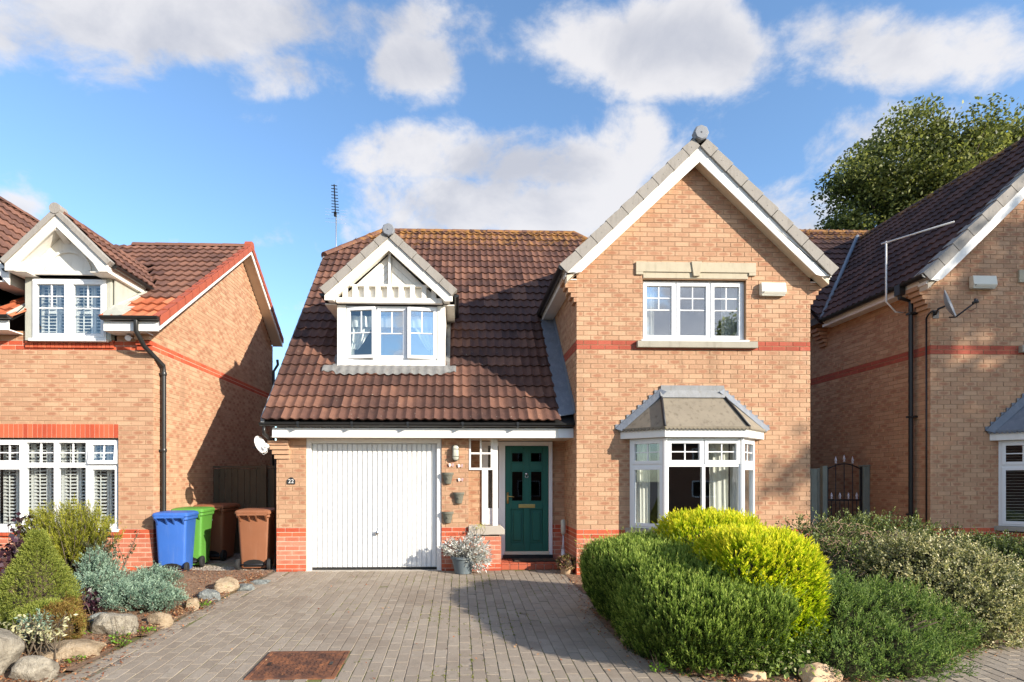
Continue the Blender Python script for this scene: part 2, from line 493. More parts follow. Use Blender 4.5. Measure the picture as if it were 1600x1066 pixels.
class B:
    """collects geometry in world coordinates; .obj() links it as ONE mesh object"""
    def __init__(self):
        self.v, self.f, self.t, self.uv = [], [], [], []
        self.mi = []
        self.has = False

    def add(self, vs, fs, tone=None, uv=None, mi=0):
        o = len(self.v)
        self.v.extend(vs)
        self.f.extend([tuple(i + o for i in f) for f in fs])
        self.mi.extend([mi] * len(fs))
        if tone is not None:
            self.has = True
        self.t.extend([tone or (.5, .5, .5, 1)] * len(vs))
        self.uv.extend(uv or [(.5, .5, 0)] * len(vs))
        return self

    def box(self, x0, x1, y0, y1, z0, z1, **k):
        vs = [(x, y, z) for z in (z0, z1) for y in (y0, y1) for x in (x0, x1)]
        return self.add(vs, [(0, 2, 3, 1), (4, 5, 7, 6), (0, 1, 5, 4), (2, 6, 7, 3), (0, 4, 6, 2), (1, 3, 7, 5)], **k)

    def obox(self, o, ax, ay, az, **k):
        """box with corner o and edge vectors"""
        o, ax, ay, az = map(Vector, (o, ax, ay, az))
        vs = [tuple(o + ax * i + ay * j + az * l) for l in (0, 1) for j in (0, 1) for i in (0, 1)]
        return self.add(vs, [(0, 2, 3, 1), (4, 5, 7, 6), (0, 1, 5, 4), (2, 6, 7, 3), (0, 4, 6, 2), (1, 3, 7, 5)], **k)

    def prism(self, pts, d, **k):
        """polygon (3D points) extruded by vector d"""
        n = len(pts)
        d = Vector(d)
        vs = [tuple(p) for p in pts] + [tuple(Vector(p) + d) for p in pts]
        fs = [tuple(range(n)), tuple(range(2 * n - 1, n - 1, -1))]
        fs += [((i + 1) % n, i, i + n, (i + 1) % n + n) for i in range(n)]
        return self.add(vs, fs, **k)

    def poly(self, pts, **k):
        return self.add([tuple(p) for p in pts], [tuple(range(len(pts)))], **k)

    def tube(self, path, r, n=8, cap=True, **k):
        path = [Vector(p) for p in path]
        rs = r if isinstance(r, (list, tuple)) else [r] * len(path)
        vs, fs = [], []
        prev = None
        for i, p in enumerate(path):
            a = path[min(i + 1, len(path) - 1)] - path[max(i - 1, 0)]
            a.normalize()
            if prev is None:
                s = a.orthogonal().normalized()
            else:
                s = (prev - a * prev.dot(a))
                s = s.normalized() if s.length > 1e-6 else a.orthogonal().normalized()
            prev = s
            t = a.cross(s)
            for j in range(n):
                an = 2 * math.pi * j / n
                vs.append(tuple(p + (s * math.cos(an) + t * math.sin(an)) * rs[i]))
        for i in range(len(path) - 1):
            for j in range(n):
                fs.append((i * n + j, i * n + (j + 1) % n, (i + 1) * n + (j + 1) % n, (i + 1) * n + j))
        if cap:
            fs.append(tuple(range(n - 1, -1, -1)))
            fs.append(tuple((len(path) - 1) * n + j for j in range(n)))
        return self.add(vs, fs, **k)

    def lathe(self, c, prof, n=20, axis='Z', **k):
        c = Vector(c)
        vs, fs = [], []
        for r, h in prof:
            for j in range(n):
                a = 2 * math.pi * j / n
                if axis == 'Z':
                    q = Vector((r * math.cos(a), r * math.sin(a), h))
                elif axis == 'Y':
                    q = Vector((r * math.cos(a), h, r * math.sin(a)))
                else:
                    q = Vector((h, r * math.cos(a), r * math.sin(a)))
                vs.append(tuple(c + q))
        m = len(prof)
        for i in range(m - 1):
            for j in range(n):
                fs.append((i * n + j, i * n + (j + 1) % n, (i + 1) * n + (j + 1) % n, (i + 1) * n + j))
        fs.append(tuple(range(n - 1, -1, -1)))
        fs.append(tuple((m - 1) * n + j for j in range(n)))
        return self.add(vs, fs, **k)

    def mesh(self, name, mats, off=Vector((0, 0, 0)), smooth=False):
        me = bpy.data.meshes.new(name)
        vs = [(x - off.x, y - off.y, z - off.z) for x, y, z in self.v]
        me.from_pydata(vs, [], self.f)
        for m in (mats if isinstance(mats, (list, tuple)) else [mats]):
            me.materials.append(MATS[m])
        if any(self.mi):
            me.polygons.foreach_set('material_index', self.mi)
        if self.has:
            a = me.attributes.new('tone', 'FLOAT_COLOR', 'POINT')
            a.data.foreach_set('color', np.array(self.t, 'f').ravel())
            a = me.attributes.new('buv', 'FLOAT_VECTOR', 'POINT')
            a.data.foreach_set('vector', np.array(self.uv, 'f').ravel())
        if smooth:
            me.polygons.foreach_set('use_smooth', [True] * len(me.polygons))
        me.update()
        return me

    def obj(self, name, mats, parent=None, smooth=False, bevel=0.0, kind=None, label=None, fix=True, angle=None):
        me = self.mesh(name, mats, wloc(parent) if parent is not None else Vector((0, 0, 0)), smooth)
        if fix:
            import bmesh
            bm = bmesh.new()
            bm.from_mesh(me)
            bmesh.ops.recalc_face_normals(bm, faces=bm.faces)
            bm.to_mesh(me)
            bm.free()
        o = put(name, me, parent)
        if angle is not None:
            me.set_sharp_from_angle(angle=R(angle))
        if bevel:
            md = o.modifiers.new('bevel', 'BEVEL')
            md.width = bevel
            md.segments = 2
            md.limit_method = 'ANGLE'
        if kind:
            o['kind'] = kind
        if label:
            o['label'] = label
        return o


def seen(p, pad=0):
    c, s = math.cos(YAW), math.sin(YAW)
    d = p[0] * s + p[1] * c
    if d < .5:
        return None
    x = 747 + 889 * (p[0] * c - p[1] * s) / d
    y = 748 - 889 * (p[2] - 1.52) / d
    return (x, y) if -pad < x < 1600 + pad and -pad < y < 1066 + pad else None


# ------------------------------------------------------------------ masonry
BW, BH, MJ = .215, .065, .010
Z0 = -.03                                   # bottom of the first course (course k starts at Z0 + .075 k)


def rt():
    return (random.random(), random.random(), random.random(), 1)


def brick_geo(w, h, d=.03):
    vs = [(0, 0, 0), (w, 0, 0), (w, 0, h), (0, 0, h), (0, d, 0), (w, d, 0), (w, d, h), (0, d, h)]
    fs = [(0, 1, 2, 3), (1, 5, 6, 2), (4, 0, 3, 7), (3, 2, 6, 7), (4, 5, 1, 0)]
    uv = [(0, 0, 0), (1, 0, 0), (1, 1, 0), (0, 1, 0)] * 2
    return vs, fs, uv


BRICK_V = {}


def brick_variant(mat):
    k = (mat, random.randrange(12))
    if k not in BRICK_V:
        b = B()
        vs, fs, uv = brick_geo(BW, BH)
        b.add(vs, fs, tone=rt(), uv=uv)
        BRICK_V[k] = b.mesh('brick', mat)
    return BRICK_V[k]


class House:
    def __init__(self, loc, label, name='brick_house'):
        self.root = thing(name, loc, label, 'house', 'brick houses side by side along the close')
        self.bricks, self.tiles = [], []
        self.mort = {}
        self.n = 0

    def part(self, b, name, mats, **k):
        return b.obj(name, mats, self.root, **k)

    def wall(self, O, U, intervals, k0, k1, klass, bond=0.0):
        """lay bricks on the vertical plane through O with horizontal direction U (outside is U turned clockwise)"""
        U = Vector((U[0], U[1], 0)).normalized()
        N = Vector((U.y, -U.x, 0))
        O = Vector((O[0], O[1], 0))
        for k in range(k0, k1):
            z = Z0 + .075 * k
            mat, mm = klass(k)
            for (a, b) in intervals(z + BH / 2, k):
                if b - a < .02:
                    continue
                m = self.mort.setdefault(mm, B())
                q = O - N * .005
                m.poly([q + U * a + Vector((0, 0, z - .005)), q + U * b + Vector((0, 0, z - .005)), q + U * b + Vector((0, 0, z + .07)), q + U * a + Vector((0, 0, z + .07))])
                off = (k % 2) * .1125 + bond
                i = math.floor((a - off) / .225)
                while True:
                    s = off + i * .225 + MJ / 2
                    e = s + BW
                    i += 1
                    if s >= b - .004:
                        break
                    full = True
                    if s < a:
                        s, full = a, False
                    if e > b:
                        e, full = b, False
                    if e - s < .03:
                        continue
                    p = O + U * s + Vector((0, 0, z)) + N * random.uniform(-.0015, .0015)
                    self.bricks.append((p, U, N, e - s, BH, mat, full))

    def soldier(self, O, U, u0, u1, z, h, mat='brick_red', proud=.002, w=.065, d=.03):
        U = Vector((U[0], U[1], 0)).normalized()
        N = Vector((U.y, -U.x, 0))
        O = Vector((O[0], O[1], 0))
        n = int(round((u1 - u0) / (w + MJ)))
        st = (u1 - u0) / n
        m = self.mort.setdefault('mortar_pale', B())
        q = O - N * .004
        m.poly([q + U * u0 + Vector((0, 0, z - .005)), q + U * u1 + Vector((0, 0, z - .005)), q + U * u1 + Vector((0, 0, z + h + .005)), q + U * u0 + Vector((0, 0, z + h + .005))])
        for i in range(n):
            self.bricks.append((O + U * (u0 + st * i + MJ / 2) + N * proud + Vector((0, 0, z)), U, N, st - MJ, h, mat, False))

    def block(self, O, U, u0, u1, z0, z1, d, mat):
        """a free brick (corbels): full box"""
        U = Vector((U[0], U[1], 0)).normalized()
        N = Vector((U.y, -U.x, 0))
        b = self.mort.setdefault('CORB' + mat, B())
        vs, fs, uv = brick_geo(u1 - u0, z1 - z0, d)
        fs = fs + [(7, 6, 5, 4)]
        O = Vector((O[0], O[1], 0))
        b.add([tuple(O + U * (u0 + x) - N * y + Vector((0, 0, z0 + z))) for x, y, z in vs], fs, tone=rt(), uv=uv)

    def finish(self):
        sc = []
        for i, (p, U, N, w, h, mat, full) in enumerate(self.bricks):
            if not full:
                continue
            c = p + U * (w / 2)
            if seen(c) is None:
                continue
            v = CAM - c
            f = v.dot(N) / v.length ** 3
            if f > 0:
                sc.append((f, i))
        sc.sort(reverse=True)
        single = set(i for _f, i in sc[:300])
        rest = {}
        L = WL[self.root]
        for i, (p, U, N, w, h, mat, full) in enumerate(self.bricks):
            if i in single:
                o = put('brick', brick_variant(mat), self.root)
                M3 = Matrix((U, -N, Vector((0, 0, 1)))).transposed()
                o.matrix_local = Matrix.Translation(p - L) @ M3.to_4x4()
            else:
                b = rest.setdefault(mat, B())
                vs, fs, uv = brick_geo(w, h)
                b.add([tuple(p + U * x - N * y + Vector((0, 0, z))) for x, y, z in vs], fs, tone=rt(), uv=uv)
        for mat, b in rest.items():
            b.obj('brickwork', mat, self.root, kind='stuff', fix=False)
        for mm, b in self.mort.items():
            if mm.startswith('CORB'):
                b.obj('brick_corbel', mm[4:], self.root, kind='stuff')
            else:
                b.obj('wall', mm, self.root, fix=False)
        # roof tiles
        ts = []
        for i, t in enumerate(self.tiles):
            if not t[6]:
                continue
            c = t[0]
            if seen(c) is None:
                continue
            v = CAM - c
            f = v.dot(t[3]) / v.length ** 3
            if f > 0:
                ts.append((f, i))
        ts.sort(reverse=True)
        single = set(i for _f, i in ts[:300])
        rest = {}
        for i, (O, U, S, N, spec, mat, full) in enumerate(self.tiles):
            if i in single:
                o = put('roof_tile', tile_variant(mat, spec), self.root)
                M3 = Matrix((U, S, N)).transposed()
                o.matrix_local = Matrix.Translation(O - L) @ M3.to_4x4()
            else:
                b = rest.setdefault(mat, B())
                vs, fs = tile_geo(spec)
                b.add([tuple(O + U * x + S * y + N * z) for x, y, z in vs], fs, tone=rt())
        for mat, b in rest.items():
            b.obj('roof_tiling', mat, self.root, kind='stuff', smooth=True, angle=40, fix=False)


TILE_V = {}


def tile_geo(spec):
    # spec: (u start, bottom a,b, top a,b, gauge, period)  - local coordinates from the tile's lower-left corner
    a0, b0, a1, b1, g, per, ph = spec
    n = 10
    vs, fs = [], []
    H = lambda u: .014 + .017 * (0.5 + 0.5 * math.cos(2 * math.pi * (u + ph) / per)) ** 1.3 * 1.6
    L = g + .05
    for r, (a, b) in enumerate(((a0, b0), (a0, b0), (a1, b1))):
        for i in range(n + 1):
            u = a + (b - a) * i / n
            if r == 0:
                vs.append((u, .002, H(u) + .003))
            elif r == 1:
                vs.append((u, 0, H(u) + .026))
            else:
                vs.append((u, L, H(u) - .008))
    for r in range(2):
        for i in range(n):
            q = r * (n + 1) + i
            fs.append((q, q + 1, q + n + 2, q + n + 1))
    return vs, fs


def tile_variant(mat, spec):
    k = (mat, tuple(round(x, 3) for x in spec), random.randrange(10))
    if k not in TILE_V:
        b = B()
        vs, fs = tile_geo(spec)
        b.add(vs, fs, tone=rt())
        me = b.mesh('roof_tile', mat, smooth=True)
        me.set_sharp_from_angle(angle=R(40))
        TILE_V[k] = me
    return TILE_V[k]


def roof(H, O, U, S, intervals, nrows, g, tw, mat, per=None, matf=None, smax=None):
    """tiles on the plane through O; U along the eave, S up the slope"""
    O, U, S = Vector(O), Vector(U).normalized(), Vector(S).normalized()
    N = U.cross(S).normalized()
    per = per or tw / 2
    for r in range(nrows):
        s0, s1 = r * g, r * g + g + .05
        gl = g
        if smax is not None:
            if s0 > smax - .04:
                break
            if s1 > smax:
                s1 = smax
                gl = s1 - s0 - .05
        i0, i1 = intervals(s0), intervals(s1)
        if len(i0) != len(i1):
            i1 = i0
        for (a0, b0), (a1, b1) in zip(i0, i1):
            c = math.floor(min(a0, a1) / tw)
            while c * tw < max(b0, b1):
                u0, u1 = c * tw, (c + 1) * tw
                c += 1
                x0, y0 = max(u0, a0), min(u1, b0)
                x1, y1 = max(u0, a1), min(u1, b1)
                if y0 - x0 < .01 and y1 - x1 < .01:
                    continue
                if y0 < x0:
                    x0 = y0 = min(max((x0 + y0) / 2, u0), u1)
                if y1 < x1:
                    x1 = y1 = min(max((x1 + y1) / 2, u0), u1)
                full = gl == g and abs(y0 - x0 - tw) < 1e-4 and abs(y1 - x1 - tw) < 1e-4
                jit = random.uniform(-.004, .004)
                p = O + U * u0 + S * (s0 + jit)
                H.tiles.append((p, U, S, N, (x0 - u0, y0 - u0, x1 - u0, y1 - u0, gl, per, 0.0), matf(r, c) if matf else mat, full))


def subtract(iv, cuts):
    out = [iv]
    for (c0, c1) in cuts:
        nxt = []
        for a, b in out:
            if c1 <= a or c0 >= b:
                nxt.append((a, b))
            else:
                if c0 > a:
                    nxt.append((a, c0))
                if c1 < b:
                    nxt.append((c1, b))
        out = nxt
    return out


def ridge_tiles(H, a, b, mat, L=.45, r=.12, name='ridge_tile'):
    """half-round caps from a to b, each a part of its own"""
    a, b = Vector(a), Vector(b)
    d = (b - a)
    n = max(1, round(d.length / L))
    st = d / n
    X = d.normalized()
    Yv = Vector((0, 0, 1)).cross(X).normalized()
    Zv = X.cross(Yv)
    for i in range(n):
        m = B()
        vs, fs = [], []
        K = 8
        for e, (t, rr) in enumerate(((0, r * 1.06), (1.03, r))):
            for j in range(K + 1):
                an = math.pi * j / K
                vs.append(tuple(a + st * (i + t) + Yv * (rr * math.cos(an)) + Zv * (rr * .8 * math.sin(an) - .03)))
        for j in range(K):
            fs.append((j, j + 1, j + K + 2, j + K + 1))
        fs.append(tuple(range(K + 1)))
        m.add(vs, fs, tone=rt())
        H.part(m, name, mat, smooth=True, angle=40)


def half_gutter(path_a, path_b, r=.055, down=(0, 0, -1), out=(0, -1, 0)):
    """half-round gutter between two points"""
    a, b = Vector(path_a), Vector(path_b)
    out = Vector(out)
    m = B()
    K = 8
    vs, fs = [], []
    for p in (a, b):
        for rr in (r, r - .008):
            for j in range(K + 1):
                an = math.pi * j / K
                vs.append(tuple(p + out * (rr * math.cos(an)) + Vector((0, 0, -rr * math.sin(an)))))
    n = K + 1
    for j in range(K):
        fs.append((j, j + 1, 2 * n + j + 1, 2 * n + j))
        fs.append((n + j, n + j + 1, 3 * n + j + 1, 3 * n + j))
    fs.append((0, n, 3 * n, 2 * n))
    fs.append((K, n + K, 3 * n + K, 2 * n + K))
    for e in (0, 2):
        fs.append(tuple(e * n + j for j in range(n)))
    m.add(vs, fs)
    return m


# ------------------------------------------------------------------ windows
def window(H, name, O, U, w, h, lights, mull=(), trans=(), depth=.07, recess=.05, fw=.055, glass='glass_coated', mat='white_upvc', sill=False, parent=None):
    """O: lower-left outer corner (x, y, z) on the wall plane. lights: dicts u0,u1,z0,z1,vb,hb,sash,open,hinge"""
    U = Vector((U[0], U[1], 0)).normalized()
    N = Vector((U.y, -U.x, 0))
    O = Vector(O)
    Zv = Vector((0, 0, 1))
    P = lambda u, z, n: O + U * u + Zv * z + N * n
    m = B()

    def bar(mb, u0, u1, z0, z1, n0, n1):
        mb.obox(P(u0, z0, n1), U * (u1 - u0), -N * (n1 - n0), Zv * (z1 - z0))
    n0, n1 = -recess - depth, -recess
    bar(m, 0, fw, 0, h, n0, n1)
    bar(m, w - fw, w, 0, h, n0, n1)
    bar(m, fw, w - fw, 0, fw, n0, n1)
    bar(m, fw, w - fw, h - fw, h, n0, n1)
    for (u, z0, z1) in mull:
        bar(m, u - fw * .5, u + fw * .5, z0, z1, n0, n1 - .001)
    for (z, u0, u1) in trans:
        bar(m, u0, u1, z - fw * .5, z + fw * .5, n0, n1 - .002)
    if sill:
        bar(m, -.03, w + .03, -.045, -.001, n0, .045)
    win = H.part(m, name, mat, bevel=.004) if parent is None else m.obj(name, mat, parent, bevel=.004)
    for L in lights:
        u0, u1, z0, z1 = L['u0'], L['u1'], L['z0'], L['z1']
        sw = L.get('sw', .048) if L.get('sash', True) else .0
        q = B()
        g = B()
        nn1 = n1 + .012
        nn0 = n1 - .045
        if sw:
            bar(q, u0, u0 + sw, z0, z1, nn0, nn1)
            bar(q, u1 - sw, u1, z0, z1, nn0, nn1)
            bar(q, u0 + sw, u1 - sw, z0, z0 + sw, nn0, nn1)
            bar(q, u0 + sw, u1 - sw, z1 - sw, z1, nn0, nn1)
        a0, a1, b0, b1 = u0 + sw, u1 - sw, z0 + sw, z1 - sw
        gb = .018
        for (f, f0, f1) in L.get('vb', ()):
            x = a0 + (a1 - a0) * f
            bar(q, x - gb / 2, x + gb / 2, b0 + (b1 - b0) * f0, b0 + (b1 - b0) * f1, n1 - .036, n1 - .012)
        for f in L.get('hb', ()):
            zz = b0 + (b1 - b0) * f
            bar(q, a0, a1, zz - gb / 2, zz + gb / 2, n1 - .0365, n1 - .0125)
        bar(g, a0 - .004, a1 + .004, b0 - .004, b1 + .004, n1 - .028, n1 - .022)
        an = L.get('open', 0)
        if an:
            if L.get('hinge', 'top') == 'top':
                piv, ax = P(0, z1, n1), U
                rot = Quaternion(ax, -R(an))
            elif L['hinge'] == 'left':
                piv, ax = P(u0, 0, n1), Zv
                rot = Quaternion(ax, -R(an))
            else:
                piv, ax = P(u1, 0, n1), Zv
                rot = Quaternion(ax, R(an))
            for mb in (q, g):
                mb.v = [tuple(piv + rot @ (Vector(v) - piv)) for v in mb.v]
        if q.v:
            q.obj('sash', mat, win, bevel=.003)
        g.obj('pane', L.get('glass', glass), win)
    return win


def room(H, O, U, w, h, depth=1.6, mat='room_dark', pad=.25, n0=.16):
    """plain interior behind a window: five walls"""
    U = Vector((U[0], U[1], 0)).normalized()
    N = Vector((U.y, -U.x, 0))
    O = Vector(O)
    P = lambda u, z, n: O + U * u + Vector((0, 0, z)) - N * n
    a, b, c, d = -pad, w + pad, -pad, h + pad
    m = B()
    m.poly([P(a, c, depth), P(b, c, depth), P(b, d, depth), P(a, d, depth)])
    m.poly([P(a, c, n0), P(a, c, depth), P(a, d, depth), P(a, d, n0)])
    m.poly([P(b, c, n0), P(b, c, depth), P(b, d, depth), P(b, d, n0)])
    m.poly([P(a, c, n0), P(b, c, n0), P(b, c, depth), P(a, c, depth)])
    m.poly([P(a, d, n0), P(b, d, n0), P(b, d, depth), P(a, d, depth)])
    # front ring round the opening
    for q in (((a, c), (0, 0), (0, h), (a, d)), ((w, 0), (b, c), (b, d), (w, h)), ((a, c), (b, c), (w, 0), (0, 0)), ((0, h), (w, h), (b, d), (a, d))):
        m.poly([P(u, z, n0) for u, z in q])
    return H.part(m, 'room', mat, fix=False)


def reveal(H, O, U, w, h, depth=.14, mats='mortar_buff'):
    U = Vector((U[0], U[1], 0)).normalized()
    N = Vector((U.y, -U.x, 0))
    O = Vector(O)
    P = lambda u, z, n: O + U * u + Vector((0, 0, z)) - N * n
    m = B()
    m.poly([P(0, 0, .001), P(0, h, .001), P(0, h, depth), P(0, 0, depth)])
    m.poly([P(w, 0, .001), P(w, h, .001), P(w, h, depth), P(w, 0, depth)])
    m.poly([P(0, h, .001), P(w, h, .001), P(w, h, depth), P(0, h, depth)])
    m.poly([P(0, 0, .001), P(w, 0, .001), P(w, 0, depth), P(0, 0, depth)])
    H.part(m, 'window_reveal', mats, fix=False)


def klass_std(k):
    if k < 10:
        return ('brick_red' if k in (0, 1, 8, 9) else 'brick_pink', 'mortar_pale')
    if k in (48, 49):
        return ('brick_band', 'mortar_buff')
    return ('brick_buff', 'mortar_buff')


def klass_left(k):
    if k in (48, 49):
        return ('brick_red', 'mortar_pale')
    return klass_std(k)


# ------------------------------------------------------------------ ground, drive and beds
def gz(y):
    """drive falls gently from the houses to the road"""
    return .035 * (min(y, 9.4) - 9.4) if y > -14 else .035 * (-14 - 9.4)


def build_ground():
    b = B()
    xs = [-400, 400]
    ys = [-400, -14, 9.4, 500]
    vs = []
    for y in ys:
        for x in xs:
            vs.append((x, y, gz(y) - .05))
    b.add(vs, [(0, 1, 3, 2), (2, 3, 5, 4), (4, 5, 7, 6)])
    o = b.obj('ground', 'ground_tarmac')
    tag(o, kind='structure')
    # sheet of jointing sand under the pavers
    b = B()
    b.add([(-3.6, 1.0, gz(1) - .005), (10.5, 1.0, gz(1) - .005), (10.5, 9.4, -.005), (-3.6, 9.4, -.005)], [(0, 1, 2, 3)])
    b.add([(-3.6, 9.4, -.005), (2.2, 9.4, -.005), (2.2, 9.58, -.005), (-3.6, 9.58, -.005)], [(0, 1, 2, 3)])
    return b


def edge_x(y):
    """left edge of the drive"""
    return -2.98 - .085 * (9.0 - y)


BED = [(1.70, 9.0), (1.74, 7.6), (1.62, 6.8), (1.60, 6.0), (1.74, 5.25), (2.02, 4.74), (2.6, 4.50), (3.25, 4.55), (3.9, 4.80), (4.6, 5.18), (5.5, 5.58), (6.6, 6.0), (8.2, 6.5), (11, 7.2), (11, 9.0)]


def inpoly(x, y, P):
    c = False
    n = len(P)
    for i in range(n):
        x0, y0 = P[i]
        x1, y1 = P[(i + 1) % n]
        if (y0 > y) != (y1 > y) and x < (x1 - x0) * (y - y0) / (y1 - y0) + x0:
            c = not c
    return c


def build_drive():
    sand = build_ground()
    drive = sand.obj('driveway', 'joint_sand')
    tag(drive, kind='structure')
    W, L, J = .108, .208, .007
    allp = []
    nx0, nx1 = int(-3.6 / (W + J)), int(10.4 / (W + J))
    for i in range(nx0 - 1, nx1):
        for j in range(0, 42):
            y = 1.0 + j * (L + J) + (i % 2) * (L + J) / 2
            x = i * (W + J)
            y1 = y + L
            cx, cy = x + W / 2, y + L / 2
            if y1 > 9.40 and cx > -2.99:
                if y > 9.30 or cx > 1.8:
                    continue
                y1 = 9.40
            if -1.83 < cx < -1.02 and 4.79 < cy < 5.51:
                continue
            if cx < edge_x(cy) + .16 or inpoly(cx, cy, BED):
                continue
            allp.append((x, y, W, y1 - y, 0))
    # edging course, laid end on along the planted border
    y = 1.0
    while y < 9.3:
        allp.append((edge_x(y) - .03, y, .19, W - .004, 1))
        y += W + J
    sc = []
    for q, (x, y, w, l, e) in enumerate(allp):
        p = seen((x + w / 2, y + l / 2, gz(y)))
        if p:
            sc.append((-(x * x + y * y), q))
    sc.sort(reverse=True)
    single = set(q for _s, q in sc[:300])
    rest = B()
    cache = {}

    def geo(w, l, h):
        e = .003
        vs = [(0, 0, -.03), (w, 0, -.03), (w, l, -.03), (0, l, -.03), (0, 0, -e), (w, 0, -e), (w, l, -e), (0, l, -e), (e, e, 0), (w - e, e, 0), (w - e, l - e, 0), (e, l - e, 0)]
        fs = [(8, 9, 10, 11), (4, 5, 9, 8), (5, 6, 10, 9), (6, 7, 11, 10), (7, 4, 8, 11), (0, 1, 5, 4), (1, 2, 6, 5), (2, 3, 7, 6), (3, 0, 4, 7)]
        return vs, fs
    for q, (x, y, w, l, e) in enumerate(allp):
        z = gz(y) + random.gauss(0, .0014)
        tl = (random.gauss(0, .006), .035 + random.gauss(0, .006), random.gauss(0, .008))
        M4 = Matrix.Translation((x, y, z)) @ Matrix.Rotation(tl[2], 4, 'Z') @ Matrix.Rotation(tl[1], 4, 'X') @ Matrix.Rotation(tl[0], 4, 'Y')
        if q in single:
            k = (round(w, 3), round(l, 3), random.randrange(14))
            if k not in cache:
                b = B()
                vs, fs = geo(w, l, 0)
                b.add(vs, fs, tone=rt())
                cache[k] = b.mesh('paver', 'paver')
            o = put('paver', cache[k], drive)
            o.matrix_local = M4
        else:
            vs, fs = geo(w, l, 0)
            rest.add([tuple(M4 @ Vector(v)) for v in vs], fs, tone=rt())
    rest.obj('block_paving', 'paver', drive, kind='stuff', fix=False)


def hump(poly, f, n, name, mat, step=.09):
    """soil sheet over a polygon with gentle unevenness, edges at ground level"""
    xs = [p[0] for p in poly]
    ys = [p[1] for p in poly]
    nx, ny = int((max(xs) - min(xs)) / step) + 2, int((max(ys) - min(ys)) / step) + 2
    idx, vs, fs = {}, [], []
    for j in range(ny):
        for i in range(nx):
            x, y = min(xs) + i * step, min(ys) + j * step
            idx[i, j] = len(vs)
            vs.append((x, y, gz(y) + f(x, y) + random.gauss(0, .006)))
    for j in range(ny - 1):
        for i in range(nx - 1):
            if inpoly(min(xs) + (i + .5) * step, min(ys) + (j + .5) * step, poly):
                fs.append((idx[i, j], idx[i + 1, j], idx[i + 1, j + 1], idx[i, j + 1]))
    b = B()
    b.add(vs, fs)
    o = b.obj(name, mat, smooth=True, fix=False)
    return tag(o, kind='structure')


def build_beds():
    hump(BED, lambda x, y: .010, 0, 'flower_bed', 'soil')
    left = [(edge_x(3.0) - .01, 3.0), (edge_x(9.0) - .01, 9.0), (-3.0, 9.4), (-4.88, 9.4), (-4.88, 9.26), (-9.5, 9.26), (-9.5, 3.0)]
    hump(left, lambda x, y: .03 + .14 * min(1, max(0, (edge_x(y) - x - .15) / 1.2)) * (1 if y < 8.6 else max(0, (9.3 - y) / .7)), 0, 'rockery_soil', 'soil')
    b = hump([(-4.9, 9.38), (-2.98, 9.38), (-2.98, 11.5), (-4.9, 11.5)], lambda x, y: .004, 0, 'side_path', 'gravel_bed')


build_drive()
build_beds()


